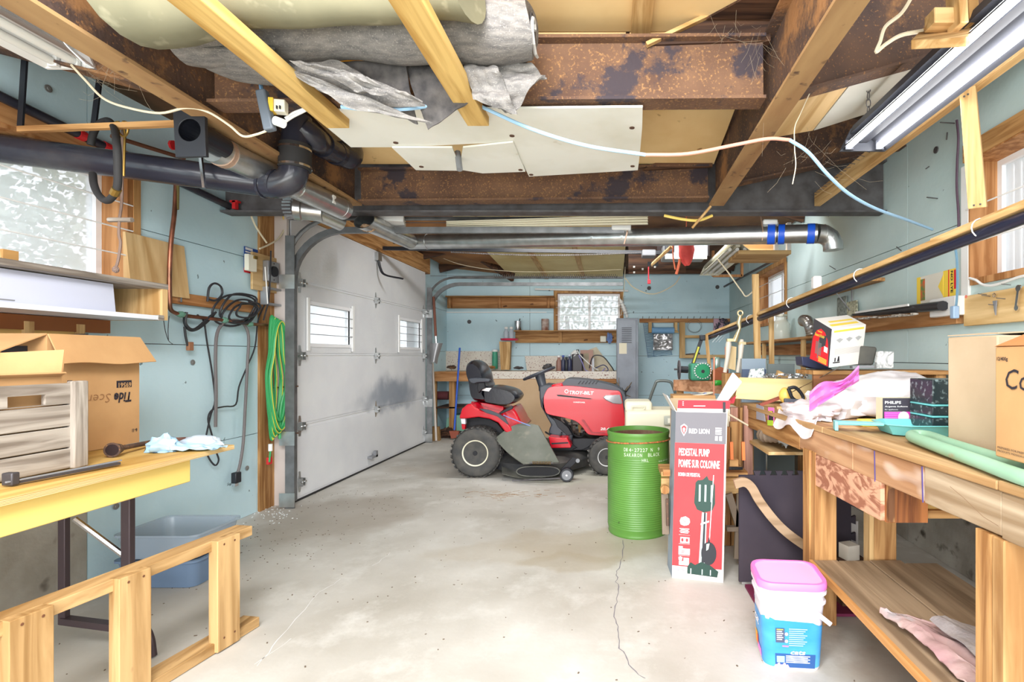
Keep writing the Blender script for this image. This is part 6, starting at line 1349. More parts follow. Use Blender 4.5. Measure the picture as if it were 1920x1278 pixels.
build(B().lathe([(dr*.90, .04), (dr*.965, .60), (dr*.96, .60), (dr*.895, .04)], (dcx, dcy, 0), 48), 'rusty_inside', mat('rusty_inside', (126, 104, 84), .8, 0, (92, 62, 46), 9), t)
build(B().lathe([(0, .031), (dr*.89, .031), (dr*.89, .034), (0, .034)], (dcx, dcy, 0), 40), 'rusty_bottom', mat('rusty_inside', (126, 104, 84), .8), t)
rope = []; 
for i in range(60):
    a = 2*math.pi*i/60; rope.append(V(dcx+(dr+.006)*math.cos(a), dcy+(dr+.006)*math.sin(a), .567+.010*math.cos(a+.9)))
build(B().tube(rope, [.0042+.0012*(i % 2) for i in range(60)], 6, closed=True), 'orange_bungee', mat('orange_bungee', (206, 120, 70), .7, 0, (120, 84, 50), 90), t)
def curved_text(s_, ang0, z0, h, m, sc_w=1.0):
    """letters wrapped round the drum"""
    a = ang0
    for ch_ in s_:
        wd_ = h*.78*sc_w
        if ch_ != ' ':
            am = a+wd_*.5/dr; p = V(dcx+(dr*1.012)*math.sin(a), dcy-(dr*1.012)*math.cos(a), z0)
            if ch_ == '-': p = p+V(0, 0, h*.4)
            text(t, ch_, p, (math.cos(am), math.sin(am), 0), (0, 0, 1), h if ch_ != '-' else h*.16, m, wid=wd_*(.78 if ch_ != '-' else .5) if ch_ not in '1I' else wd_*.35, name='stencil_letter')
        a += wd_/dr
STW = mat('stencil_white', (206, 224, 196), .6)
curved_text('D14-27227 N  9', -.50, .523, .021, STW, .98); curved_text('SAKARON  BLACK', -.50, .493, .021, STW, .98); curved_text('HRL', .06, .463, .019, STW); curved_text('GROSS WGHT 105KG', .62, .455, .010, STW, .75)
for zz, hh in ((.60, 0),): pass
# pump carton
t = thing('pump_carton', 'tall red and white carton with a pedestal pump pictured on it', 'box', (.4, 2.6, 0))
fA = V(.288, 2.545, 0); fB = V(.529, 2.488, 0); bk = V(-.006, .16, 0); hz = .815; ln_ = V(.020, .004, hz)
SIDE = mat('bluish_card', (150, 160, 172), .7, 0, (130, 142, 156), 5); CW = mat('white_carton', (222, 216, 210), .7)
fC = fB+V(.03, .16, 0); fD = fA+bk
def FP(u, v): return fA.lerp(fB, u)+ln_*v     # point on front face
nrm = (fB-fA).cross(V(0, 0, 1)).normalized()
b = B(); th = .004
for p, q, nm, m in ((fA, fB, 'front_face', CW), (fB, fC, 'side_face', CW), (fC, fD, 'back_face', CARD()), (fD, fA, 'side_face', SIDE)):
    inn = (q-p).cross(V(0, 0, 1)).normalized()*-th; dd_ = (q-p).normalized()*.0005
    build(B().hexa([p+dd_, q-dd_, q-dd_+inn, p+dd_+inn, p+dd_+ln_, q-dd_+ln_, q-dd_+inn+ln_, p+dd_+inn+ln_]), nm, m, t)
def fq(u0, v0, u1, v1, m, off=.0008, nm='print'):
    ps = [FP(u0, v0), FP(u1, v0), FP(u1, v1), FP(u0, v1)]; return build(B().hexa([p+nrm*.0001 for p in ps]+[p+nrm*off for p in ps]), nm, m, t)
CR = mat('carton_red', (232, 62, 66), .55, 0, (222, 54, 60), 4); CG = mat('carton_grey', (112, 110, 116), .6); CDR = mat('carton_dark_red', (176, 38, 52), .6)
fq(.0, .075, .965, .815, CR, nm='red_field'); fq(.0, .815, .985, 1.0, CG, nm='grey_band'); fq(.03, 0, .97, .012, mat('carton_pale_grey', (200, 196, 196), .6), nm='grey_foot')
ud = (ln_).normalized(); xd = (fB-fA).normalized(); XW = .247
def ft(s_, u, v, hv, wu, m=PWHITE, **k): text(t, s_, FP(u, v)+nrm*.0008, xd, ud, hv*hz, m, wid=wu*XW, **k)
ft('RED LION', .27, .873, .030, .40, bold=.03); ft('PEDESTAL PUMP', .08, .738, .045, .60, bold=.02); ft('POMPE SUR COLONNE', .08, .668, .048, .80, bold=.02); ft('BOMBA DE PEDESTAL', .08, .615, .022, .43, bold=.02)
def fpoly(pts, m, off=.0014, nm='print'):
    ps = [FP(*q) for q in pts]; n_ = len(ps); bb = B().add([p+nrm*.0002 for p in ps]+[p+nrm*off for p in ps], [tuple(range(n_)), tuple(range(2*n_-1, n_-1, -1))]+[(i, (i+1) % n_, (i+1) % n_+n_, i+n_) for i in range(n_)]); return build(bb, nm, m, t)
fpoly([(.10, .915), (.17, .93), (.235, .915), (.225, .885), (.17, .855), (.115, .885)], PWHITE, .0012, 'emblem'); fpoly([(.12, .91), (.17, .921), (.218, .91), (.21, .887), (.17, .866), (.128, .887)], CR, .0016, 'emblem'); fpoly([(.145, .90), (.17, .908), (.195, .90), (.185, .885), (.17, .876), (.155, .885)], PWHITE, .002, 'emblem')
for k in range(4): fq(.78, .905-k*.011, .90, .911-k*.011, PWHITE, .0014, 'print_line')
for u in (.78, .86): fq(u, .835, u+.05, .862, PWHITE, .0014, 'icon')
# pictured pump (flat print on the carton)
PD = mat('print_dark_green', (36, 66, 58), .5); PB = mat('print_black', (44, 46, 52), .5); PL = mat('print_light', (190, 206, 204), .5)
fpoly([(.42, .58), (.40, .46), (.46, .42), (.60, .405), (.76, .42), (.81, .46), (.80, .57), (.76, .595), (.68, .60), (.64, .625), (.56, .60), (.46, .595)], PD)
for u in (.49, .60, .72): fq(u, .47, u+.035, .57, PL, .002)
fpoly([(.56, .405), (.60, .405), (.57, .10), (.52, .10)], PL, .0018); fpoly([(.60, .405), (.635, .405), (.62, .10), (.57, .10)], PB, .0016); fpoly([(.635, .405), (.655, .405), (.645, .10), (.62, .10)], PL, .0018)
fpoly([(.76, .63), (.775, .63), (.715, .19), (.70, .19)], PWHITE, .0022)
ob = [(.71+.165*math.cos(a)*.9, .165+.055*math.sin(a)*1.25) for a in [2*math.pi*i/22 for i in range(22)]]; fpoly(ob, PB, .0026); fpoly([(.66, .22), (.72, .225), (.70, .19), (.66, .18)], PL, .003); fpoly([(.68, .228), (.70, .26), (.715, .26), (.73, .228)], PB, .0024)
fpoly([(.30, .075), (.30, .035), (.88, .028), (.90, .062), (.72, .10), (.56, .11), (.45, .09), (.36, .105)], PD, .0024)
for u in (.36, .58, .74): fq(u, .036, u+.02, .068, PL, .003)
fpoly([(.54, .33), (.70, .35), (.70, .36), (.54, .34)], PWHITE, .003)
# icons column
fpoly([(.13, .345), (.15, .365), (.24, .375), (.32, .362), (.33, .34), (.30, .325), (.22, .318), (.15, .325)], PWHITE)
text(t, '7ft', FP(.18, .335)+nrm*.0022, xd, ud, .018*hz, CR, wid=.07*XW)
for k in range(4): fq(.13+.02*(k % 2), .298-k*.008, .32-.02*(k % 2), .302-k*.008, PWHITE, .0014, 'print_line')
fq(.12, .262, .34, .264, PWHITE); fq(.15, .215, .33, .250, PWHITE, .0014, 'icon'); fpoly([(.19+.025*math.cos(a), .233+.011*math.sin(a)) for a in [i*.5236 for i in range(12)]], CR, .002); fpoly([(.28+.025*math.cos(a), .233+.011*math.sin(a)) for a in [i*.5236 for i in range(12)]], CR, .002)
fq(.12, .208, .34, .210, PWHITE); fq(.12, .145, .34, .182, PWHITE, .0014, 'icon'); fq(.12, .182, .20, .195, PWHITE, .0014, 'icon'); fq(.17, .155, .26, .158, CR, .002); fq(.17, .165, .28, .168, CR, .002)
fq(.12, .138, .34, .140, PWHITE); fpoly([(.12, .128), (.16, .134), (.20, .128), (.19, .112), (.16, .104), (.13, .112)], PWHITE)
for k in range(9): fq(.13 if k > 3 else .22, .124-k*.0052, .33, .127-k*.0052, PWHITE, .0014, 'print_line')
for v, u1 in ((.065, .25), (.056, .50), (.047, .6)): fq(.10, v, u1*.5, v+.003, mat('grey_print', (150, 150, 156), .6), .0014, 'print_line')
# open flaps
b = B().hexa([FP(.02, 1.0), FP(1.0, 1.0), FP(1.0, 1.0)-nrm*.004, FP(.02, 1.0)-nrm*.004, FP(.045, 1.0)+V(0, -.0, .058), FP(1.06, 1.0)+V(0, -.0, .060), FP(1.06, 1.0)+V(0, .004, .060), FP(.045, 1.0)+V(0, .004, .058)]); fl_ = build(b, 'flap', CW, t)
ps = [FP(.03, 1.0)+V(0, -.001, .018), FP(1.04, 1.0)+V(0, -.001, .020), FP(1.06, 1.0)+V(0, -.001, .060), FP(.045, 1.0)+V(0, -.001, .058)]; build(B().hexa([p+V(0, -.001, 0) for p in ps]+[p for p in ps]), 'dark_red_band', CDR, t)
for k in range(3): p = FP(.13, 1.0)+V(0, -.003, .048-.008*k); build(B().rbox(p+V(.03, 0, 0), .06, .001, .003), 'print_line', PWHITE, t)
p = FP(.55, 1.0)+V(0, -.003, .03); build(B().rbox(p, .10, .001, .004), 'print_line', PWHITE, t)
build(B().rbox(FP(.94, 1.0)+V(0, -.003, .003), .014, .001, .05), 'print', PB, t)
build(B().hexa([fA+ln_, fA+V(.004, 0, 0)+ln_, fD+V(.004, 0, 0)+ln_, fD+ln_, fA+ln_+V(-.045, .0, .08), fA+V(-.041, 0, .08)+ln_, fD+V(-.041, 0, .08)+ln_, fD+ln_+V(-.045, 0, .08)]), 'flap', CW, t)
build(B().hexa([fC+ln_, fD+ln_, fD+ln_+V(0, .004, 0), fC+ln_+V(0, .004, 0), fC+ln_+V(0, .05, .05), fD+ln_+V(0, .05, .05), fD+ln_+V(0, .054, .05), fC+ln_+V(0, .054, .05)]), 'flap', CARD2, t)
# things sticking out of carton
t = thing('plastic_sleeve', 'clear plastic wrapped card sticking up out of the pump carton', 'packet', W(1362, 740, 2.62))
build(B().hexa([W(1342, 752, 2.62), W(1362, 756, 2.62), W(1362, 756, 2.66), W(1342, 752, 2.66), W(1374, 697, 2.62), W(1392, 716, 2.62), W(1392, 716, 2.66), W(1374, 697, 2.66)]), 'sleeve', mat('clear_wrap', (226, 220, 220), .15, 0, (250, 248, 248), 14, alpha=.88), t, bevel=.006)
build(B().hexa([W(1352, 756, 2.66), W(1376, 756, 2.66), W(1376, 756, 2.68), W(1352, 756, 2.68), W(1379, 742, 2.66), W(1381, 740, 2.66), W(1381, 740, 2.68), W(1379, 742, 2.68)]), 'red_card', CDR, t)
t = thing('cream_rod', 'thin cream stick poking out right of the pump carton', 'stick', W(1385, 790, 2.75)); build(B().cyl(W(1366, 776, 2.7), W(1402, 797, 2.78), .005, 6), 'stick', mat('cream_cable', (226, 214, 186), .5), t)
# cooler / white jugs behind
CRM = mat('cream_plastic', (236, 234, 224), .45)
t = thing('plastic_container', 'white moulded plastic jug with handle recess behind the green drum', 'container', (.3, 3.9, 0))
Yc = 3.75
a0 = W(1173, 0, Yc).x; a1 = W(1268, 0, Yc).x; zt1 = W(0, 753, Yc).z
build(B().rbox(((a0+a1)/2+.03, Yc+.16, .28), a1-a0+.06, .30, zt1-.28-.06), 'body', CRM, t, bevel=.03, seg=4)
build(B().rbox((W(1193, 0, Yc).x+.02, Yc+.16, zt1-.08), .20, .26, .08), 'raised_end', CRM, t, bevel=.025, seg=4)
build(B().tube(crv([W(1186, 766, Yc-.002), W(1186, 762, Yc-.01), W(1208, 762, Yc-.01), W(1208, 766, Yc-.002)]), .005, 6), 'handle', CRM, t)
build(B().rbox(((a0+a1)/2+.03, Yc+.16, 0), .34, .26, .28), 'stand', mat('dim_crate', (120, 100, 80), .8), t)
build(B().rbox(W(1256, 796, Yc-.02), .085, .02, .065), 'latch', mat('latch_grey', (186, 188, 176), .4, .3), t, bevel=.003); build(B().rbox(W(1258, 793, Yc-.033), .045, .006, .035), 'latch_plate', mat('cream_plastic2', (236, 232, 214), .5), t)
t = thing('plastic_container', 'pale round cornered plastic tank showing right of the pump carton', 'container', W(1375, 780, 3.1)); p = W(1345, 809, 3.1); q = W(1391, 764, 3.1)
build(B().box(p.x-.1, q.x, 3.1, 3.3, p.z, q.z), 'tank', CRM, t, bevel=.02, seg=4)
t = thing('cardboard_box', 'brown box under the round wire basket behind the pump carton', 'box', (.5, 2.95, 0)); build(B().box(W(1262, 0, 2.97).x, W(1342, 0, 2.97).x, 2.97, 3.12, .002, W(0, 741, 2.97).z), 'carton', CARD, t, bevel=.004)
t = thing('wire_basket', 'round wire basket lid with blue knob behind the pump carton', 'basket', W(1318, 745, 2.9))
c = W(1316, 738, 3.04); build(B().tube([c+V(.065*math.cos(a), .05*math.sin(a), .008*math.cos(a)) for a in [2*math.pi*i/24 for i in range(24)]], .004, 5, closed=True), 'rim', CRM, t)
for k in range(5): a = k*.63; build(B().cyl(c+V(.065*math.cos(a), .05*math.sin(a), 0), c-V(.065*math.cos(a), .05*math.sin(a), .0), .003, 5), 'wire', GREY, t)
build(B().lathe([(0, 0), (.013, .004), (.010, .018), (0, .02)], c+V(.015, -.03, -.01), 12), 'blue_knob', mat('blue_knob', (66, 84, 150), .3), t)
# litter bucket
t = thing('plastic_bucket', 'square white plastic bucket with pink lid and blue printed label', 'bucket', (.63, 1.885, 0))
bx_, by_, ang = .632, 1.880, math.radians(-5)
def br(s_, z, rr=.045): return rrect(bx_, by_, .225*s_, .205*s_, rr*s_, z, ang, 6)
build(B().rings([br(.84, 0), br(.86, 0.004), br(.95, .20), br(.98, .232), br(1.03, .234), br(1.03, .240), br(.98, .242), br(.98, .265), br(1.05, .267), br(1.05, .275), br(1.0, .277), br(1.0, .29)]), 'body', mat('white_bucket', (226, 222, 232), .35), t, smooth=40)
PK = mat('pink_lid', (250, 128, 206), .4); PK2 = mat('pale_pink_lid', (250, 182, 222), .5)
ld = build(B().rings([br(1.06, .283, .05), br(1.07, .285, .05), br(1.07, .300, .05), br(1.05, .308, .05), br(.95, .308, .045), br(.93, .302, .045)]), 'lid', PK, t, smooth=40)
build(B().rings([br(.935, .300, .045), br(.935, .3035, .045)]), 'lid_panel', PK2, ld)
build(B().lathe([(0, 0), (.012, 0), (.012, .001), (0, .001)], W(1414, 1062, 1.93)+V(0, 0, .0), 14), 'yellow_sticker', mat('pale_yellow', (250, 214, 170), .6), ld) if False else None
# label wrap
LBL = mat('blue_label', (52, 140, 210), .4, 0, (88, 172, 226), 4, (1, 1, 2)); LBD = mat('navy_label', (44, 84, 142), .4)
def lw(z0, z1, sh, m, nm, i0=0, i1=28, off=1.006):
    n_ = len(br(1, 0)); s0 = .86+(.95-.86)*(z0/.20); s1 = .86+(.95-.86)*(z1/.20); r0 = br(s0*off, z0); r1 = br(s1*off, z1)
    vs = []; fs = []
    for k, i in enumerate(range(i0, i1)): vs += [r0[i % n_], r1[i % n_]+V(0, 0, sh*math.sin(i*.45))]
    for k in range(len(range(i0, i1))-1): fs.append((2*k, 2*k+2, 2*k+3, 2*k+1))
    return build(B().add(vs, fs), nm, m, t, smooth=True)
lw(.012, .172, .014, LBL, 'label', 0, 29)
bmid = lambda i, z, off=1.01: (lambda r: r[i % 28])(br((.86+.45*z)*off, z))
# front face (facing camera) coordinates: between corner ring points
def bfp(u, z, face='f'):
    r = br((.86+.45*z)*1.010, z)
    if face == 'f': a, b_ = r[20], r[21]      # front straight run
    else: a, b_ = r[13], r[14]                # left straight run
    return a.lerp(b_, u)
def bq(u0, z0, u1, z1, m, face='f', nm='print', off=0):
    ps = [bfp(u0, z0, face), bfp(u1, z0, face), bfp(u1, z1, face), bfp(u0, z1, face)]; n_ = (ps[1]-ps[0]).cross(ps[3]-ps[0]).normalized(); return build(B().hexa([p+n_*(.0002+off) for p in ps]+[p+n_*(.0012+off) for p in ps]), nm, m, t)
bq(-.02, .012, 1.10, .060, LBD); bq(.0, .10, .24, .150, mat('dark_label', (74, 82, 106), .5), off=.001)
for k in range(6): bq(.03, .145-k*.007, .2-.03*(k % 2), .1475-k*.007, mat('yellow_print', (230, 214, 90), .5) if k == 0 else PWHITE, off=.0022, nm='print_line')
for k in range(9): bq(.36, .147-k*.0072, .85-.05*(k % 3), .1505-k*.0072, mat('pale_blue_print', (150, 200, 240), .5), off=.001, nm='print_line')
for k, z in enumerate((.130, .105)): c_ = [(.29+.045*math.cos(a), z+.006*math.sin(a)) for a in [i*.63 for i in range(10)]]; ps = [bfp(*q) for q in c_]; build(B().add([p+V(0, -.002, 0) for p in ps], [tuple(range(10))]), 'pink_icon', PK2, t)
bq(.18, .0855, .35, .0895, PK, off=.001)
for k in range(5): bq(.28, .052-k*.0055, .95-.06*(k % 2), .0545-k*.0055, PWHITE, off=.001, nm='print_line')
bq(.02, .030, .24, .052, mat('pale_blue_print', (150, 200, 240), .5), off=.001)
p = bfp(.40, .060); text(t, 'cats', p+V(0, -.003, 0), (bfp(1, .06)-bfp(0, .06)), V(0, 0, 1), .014, PWHITE, wid=.05, bold=.02, shear=.2)
for k in range(5): p = bfp(.02+.08*k, .014+.006*(k % 2)); build(B().lathe([(0, 0), (.009, 0), (.009, .001), (0, .001)], p+V(0, -.0015, 0), 8, 'y'), 'pink_flower', PK2, t)
bq(.0, .03, .35, .075, mat('orange_print', (240, 170, 40), .5), 'l', off=.001); bq(.3, .035, .44, .07, mat('red_print', (226, 60, 50), .5), 'l', off=.0012); bq(.35, .02, .9, .045, PK, 'l', off=.001)
p = bfp(.55, .165, 'l'); text(t, 'cat', bfp(.1, .12, 'l')+V(-.002, 0, 0), bfp(1, .1, 'l')-bfp(0, .1, 'l'), V(0, 0, 1), .03, PWHITE, wid=.07, bold=.02, shear=.2)
text(t, 'KD', bfp(.35, .205, 'l')+V(-.006, 0, 0), bfp(1, .1, 'l')-bfp(0, .1, 'l'), V(0, 0, 1), .011, LBD, wid=.022, bold=.02)
# handle
build(B().rbox(bfp(.62, .245)+V(0, -.006, 0), .07, .008, .018), 'handle_mount', mat('white_bucket', (226, 222, 232), .35), t, bevel=.003)
build(B().bar(bfp(.62, .255)+V(0, -.010, 0), bfp(1.35, .175)+V(.01, -.012, 0), .007, .016), 'handle', mat('white_bucket', (226, 222, 232), .35), t, bevel=.003)
# ================================================================== RIGHT WORKBENCH
WBT = .812
def fx(y): return .865-.0525*(y-1.1)        # front edge of the bench
t = wbn = thing('workbench', 'long rough plywood workbench on lumber posts along the right wall', 'workbench', (1.2, 2.2, 0))
BT = woodm('bench_ply', (204, 170, 126), (174, 136, 92), 'y', 3, col3=(120, 88, 60), s3=7, t3=.70, w3=.05)
AP = woodm('apron_ply', (192, 150, 112), (158, 114, 80), 'y', 3, col3=(228, 212, 200), s3=5, t3=.60, w3=.12)
AP2 = woodm('aged_apron', (188, 168, 142), (152, 128, 100), 'y', 4, col3=(140, 104, 74), s3=8, t3=.66, w3=.06)
def slab(y0, y1, z0, z1, dx0, x1, m, nm, bev=0, jag=0):
    return build(B().hexa([(fx(y0)+dx0, y0, z0), (x1(y0), y0, z0), (x1(y1), y1, z0), (fx(y1)+dx0, y1, z0), (fx(y0)+dx0, y0, z1), (x1(y0), y0, z1), (x1(y1), y1, z1), (fx(y1)+dx0, y1, z1)]), nm, m, wbn, bevel=bev, seg=1)
wx = lambda y: RW-.004
slab(.75, 1.16, WBT-.024, WBT, .0, wx, BT, 'top_board', .003); slab(1.163, 2.02, WBT-.024, WBT-.002, .0, wx, BT, 'top_board', .003); slab(2.023, 3.10, WBT-.024, WBT, .0, wx, BT, 'top_board', .003)
slab(.75, 1.155, WBT-.13, WBT-.025, .004, lambda y: fx(y)+.030, AP2, 'apron', .003); slab(1.157, 1.42, WBT-.125, WBT-.025, .006, lambda y: fx(y)+.030, AP2, 'apron', .002)
slab(1.424, 1.80, WBT-.122, WBT-.025, .006, lambda y: fx(y)+.030, AP, 'apron', .002); slab(1.803, 2.25, WBT-.120, WBT-.025, .006, lambda y: fx(y)+.030, AP, 'apron', .002); slab(2.253, 3.10, WBT-.13, WBT-.025, .006, lambda y: fx(y)+.030, oldpine('y'), 'apron', .002)
INKB = mat('blue_marker', (84, 72, 130), .7)
for y in (1.424, 1.66): build(B().bar((fx(y)+.004, y, WBT-.125), (fx(y)+.004, y+.004, WBT-.027), .002, .004, up=(0, 1, 0)), 'marker_line', INKB, wbn)
build(B().tube([(fx(1.32)+.0065, 1.32, WBT-.055), (fx(1.27)+.0065, 1.27, WBT-.072), (fx(1.21)+.0065, 1.21, WBT-.098), (fx(1.165)+.0065, 1.165, WBT-.105)], .0011, 4), 'split', mat('split_dark', (126, 96, 72), .9), wbn)
# front drawer panel and side
build(B().hexa([(fx(1.63)+.004, 1.63, .572), (fx(1.63)+.018, 1.63, .572), (fx(2.14)+.018, 2.14, .568), (fx(2.14)+.004, 2.14, .568), (fx(1.63)+.004, 1.63, WBT-.12), (fx(1.63)+.018, 1.63, WBT-.12), (fx(2.14)+.018, 2.14, WBT-.12), (fx(2.14)+.004, 2.14, WBT-.12)]), 'front_panel', mat('burl_ply', (206, 158, 128), .7, 0, (150, 98, 74), 8, (1, .8, 1.5), .44, .56, detail=4, warp=3.0, bump=.1), wbn)
build(B().box(fx(1.63)+.019, .985, 1.62, 1.634, .568, WBT-.025), 'side_panel', woodm('fir_ply', (178, 112, 62), (112, 66, 38), 'z', 4), wbn)
build(B().box(fx(1.63)+.0185, fx(1.63)+.036, 1.605, 1.62, .575, WBT-.025), 'cleat', oldpine('z'), wbn)
build(B().box(.99, RW-.30, 1.66, 1.675, .59, WBT-.025), 'inner_board', yellow('x'), wbn); build(B().box(.99, RW-.20, 1.64, 1.66, .575, .60), 'inner_rail', oldpine('x'), wbn)
# legs
build(B().box(fx(2.1)+.002, fx(2.1)+.090, 2.09, 2.13, 0, .70), 'leg', oldpine('z'), wbn, bevel=.002, seg=1); build(B().box(fx(2.1)-.006, fx(2.1)+.02, 2.132, 2.20, 0, .70), 'leg', oldpine('z'), wbn)
build(B().box(1.06, 1.15, 2.10, 2.14, .0, .69), 'leg', oldpine('z'), wbn, bevel=.002, seg=1); build(B().box(1.04, 1.058, 2.10, 2.15, .0, .69), 'leg', pine('z'), wbn)
build(B().box(fx(1.17), fx(1.17)+.085, 1.14, 1.178, 0, WBT-.13), 'leg', woodm('near_post', (196, 156, 104), (160, 118, 72), 'z', 4, col3=(130, 88, 50), s3=8, t3=.68, w3=.04), wbn, bevel=.003, seg=1)
build(B().box(fx(1.17)-.0, fx(1.17)+.028, 1.18, 1.23, 0, WBT-.13), 'leg', oldpine('z'), wbn)
build(B().box(fx(1.17)+.088, fx(1.17)+.13, 1.12, 1.18, 0, WBT-.10), 'leg', oldpine('z'), wbn)
p = W(1372, 770, 3.05); build(B().box(.74, .82, 3.02, 3.08, 0, WBT-.025), 'leg', oldpine('z'), wbn, bevel=.002, seg=1)
build(B().box(.70, .76, 3.08, 3.14, .1, WBT-.03), 'leg', woodm('pink_wood', (196, 150, 132), (160, 116, 98), 'z', 4), wbn)
# lower shelf of planks
GP = woodm('dusty_plank', (170, 146, 118), (140, 118, 94), 'y', 4, col3=(110, 90, 70), s3=5, t3=.66, w3=.1)
xs = [.80, .905, 1.03, 1.16, 1.29]
for i in range(4):
    x0, x1 = xs[i]+.002, xs[i+1]-.002
    y1 = 2.085 if i < 3 else 2.06
    build(B().box(x0, x1, .8, y1, .248-.002*(i % 2), .268-.002*(i % 2)), 'shelf_plank', GP, wbn, bevel=.002, seg=1)
build(B().box(.790, .802, .8, 2.085, .245, .270), 'shelf_edge', woodm('edge_strip', (214, 160, 98), (186, 130, 72), 'y', 3), wbn)
for y in (1.12, 2.0): build(B().box(.83, 1.3, y, y+.04, .19, .245), 'shelf_bearer', oldpine('x'), wbn)
# far shelf & foam mats below the bench
build(B().box(.78, RW-.1, 2.6, 3.0, .592, .608), 'middle_shelf', ply('y'), wbn)
t = thing('foam_mat', 'large black interlocking foam mat standing under the bench', 'mat', (1.0, 2.55, 0))
x0 = W(1386, 0, 2.45).x; x1 = W(1596, 0, 2.45).x; zt_ = .545; FM = mat('black_foam', (62, 54, 62), .9, 0, (48, 42, 52), 3)
pts = [(x0, .02), (x1, .02)]; n_ = 6; zz = .02
for k in range(6):
    z = .06+k*.08; pts += [(x1, z), (x1+.022, z-.008), (x1+.022, z+.034), (x1, z+.026)]
pts += [(x1, zt_-.02)]; xx = x1-.02
while xx > x0+.05:
    pts += [(xx, zt_-.02), (xx+.008, zt_), (xx-.026, zt_), (xx-.018, zt_-.02)]; xx -= .052
pts += [(x0, zt_-.02)]
build(B().prism(pts, 'y', 2.45, 2.465), 'mat', FM, t)
t = thing('foam_mat', 'pale backed foam mat edge standing behind the black mat', 'mat', (1.1, 2.6, 0)); build(B().box(x0+.02, x1+.045, 2.475, 2.487, .0, .30), 'mat', mat('grey_foam', (186, 180, 176), .9), t)
t = thing('foam_mat', 'maroon foam mat lying flat on the floor under the bench', 'mat', (.8, 2.3, 0)); build(B().box(.62, 1.3, 2.16, 2.44, .002, .014), 'mat', mat('maroon_foam', (128, 36, 74), .8, 0, (98, 28, 60), 3), t)
t = thing('wood_strap', 'long curved tan wooden strap arching from the clamp bench to the floor', 'strap', (.85, 2.35, 0))
pts = crv([W(a, b_, 2.37) for a, b_ in ((1378, 908), (1396, 904), (1410, 914), (1425, 940), (1452, 975), (1480, 1002), (1520, 1030))], 5); b = B(); rs = []
for i, p in enumerate(pts):
    a = pts[max(i-1, 0)]; c = pts[min(i+1, len(pts)-1)]; d = (c-a).normalized(); n2 = V(-d.z, 0, d.x)*.020; rs.append([p-n2, p+n2, p+n2+V(0, .02, 0), p-n2+V(0, .02, 0)])
build(B().rings(rs), 'strap', woodm('bent_wood', (170, 144, 116), (146, 120, 92), 'x', 3), t, smooth=40)
t = thing('folding_clamp_bench', 'wooden clamp bench with metal legs and orange clamps behind the carton', 'bench', (.6, 2.8, 0))
build(B().box(W(1240, 0, 2.75).x, W(1402, 0, 2.75).x, 2.75, 2.95, W(0, 893, 2.75).z, W(0, 884, 2.75).z), 'jaw_board', oldpine('x'), t); build(B().box(W(1240, 0, 2.72).x, W(1395, 0, 2.72).x, 2.72, 2.75, W(0, 925, 2.72).z, W(0, 897, 2.72).z), 'rail', pine('x'), t)
for pa, pb, m in (((1388, 925), (1382, 1046), STEEL()), ((1366, 925), (1385, 985), STEEL()), ((1246, 925), (1248, 1000), STEEL()), ((1362, 990), (1390, 990), STEEL())): build(B().bar(W(*pa, 2.66), V(W(*pb, 2.66).x, 2.66, max(W(*pb, 2.66).z, 0.003)), .035, .022, up=(0, 1, 0) if pa[1] != pb[1] else (0, 0, 1)), 'leg', mat('dusty_steel', (132, 116, 100), .6, .3), t)
for px in (1371, 1393): build(B().bar(W(px, 828, 2.72), W(px+1, 862, 2.72), .016, .016, up=(0, 1, 0)), 'orange_clamp', mat('orange_handle', (226, 122, 64), .5), t)
build(B().bar(W(1366, 877, 2.72), W(1392, 877, 2.72), .02, .016), 'screw_bar', CHROME, t); build(B().rbox(W(1375, 873, 2.72), .045, .03, .035), 'clamp_block', oldpine('x'), t)
build(B().lathe([(0, 0), (.022, 0), (.022, .03), (0, .03)], W(1247, 918, 2.6), 16, 'y'), 'wooden_knob', oldpine('z'), t); build(B().bar(W(1243, 885, 2.62), W(1256, 885, 2.62), .03, .03), 'clamp_block', redpine('x'), t); build(B().cyl(W(1251, 935, 2.62), W(1252, 985, 2.62), .008, 6), 'rod', RUSTD(), t)
t = thing('wood_stack', 'stack of odd boards and blocks standing behind the clamp bench', 'boards', (.65, 3.0, 0))
for px, py0, py1, w_, m in ((1378, 1040, 790, .06, oldpine('z')), (1402, 1030, 760, .05, woodm('pink_wood', (196, 150, 132), (160, 116, 98), 'z', 4)), (1360, 1045, 800, .06, redpine('z'))): build(B().bar(V(W(px, 0, 2.98).x, 2.98, .003), V(W(px, 0, 2.98).x, 2.98, W(px, py1, 2.98).z), w_, .03, up=(0, 1, 0)), 'board', m, t)
t = thing('corrugated_hose', 'thick ribbed brown hose coiled on the middle shelf under the bench', 'hose', (1.05, 2.75, .61))
c = V(.99, 2.76, .655); pts = [c+V(.19*math.cos(a), .09*math.sin(a), .004*a) for a in [2*math.pi*i/70 for i in range(76)]]; build(B().tube(pts, [.036 if i % 2 else .031 for i in range(76)], 10), 'hose', mat('brown_hose', (120, 104, 88), .7), t, smooth=True)
t = thing('white_block', 'small white block on the floor between the bench posts', 'block', (1.3, 2.35, 0)); p = W(1592, 1046, 2.30); build(B().rbox(p, .06, .06, .065, .3), 'block', mat('off_white_block', (222, 214, 198), .8), t)
build(B().rbox((p.x, p.y, .0), .14, .14, p.z-.001, .1), 'brown_base', darkwood('x'), t)
t = thing('paper_scrap', 'curved pale plastic sheet lying on the floor by the clamp bench foot', 'sheet', WZ(1410, 1035, 0)); build(B().sheet(lambda u, v: WZ(1385+60*u, 1042-6*v, .0)+V(0, .10*v, .004+.03*math.sin(u*3.1)), 10, 4, .003), 'sheet', mat('pale_plastic', (206, 200, 190), .4), t, smooth=True)
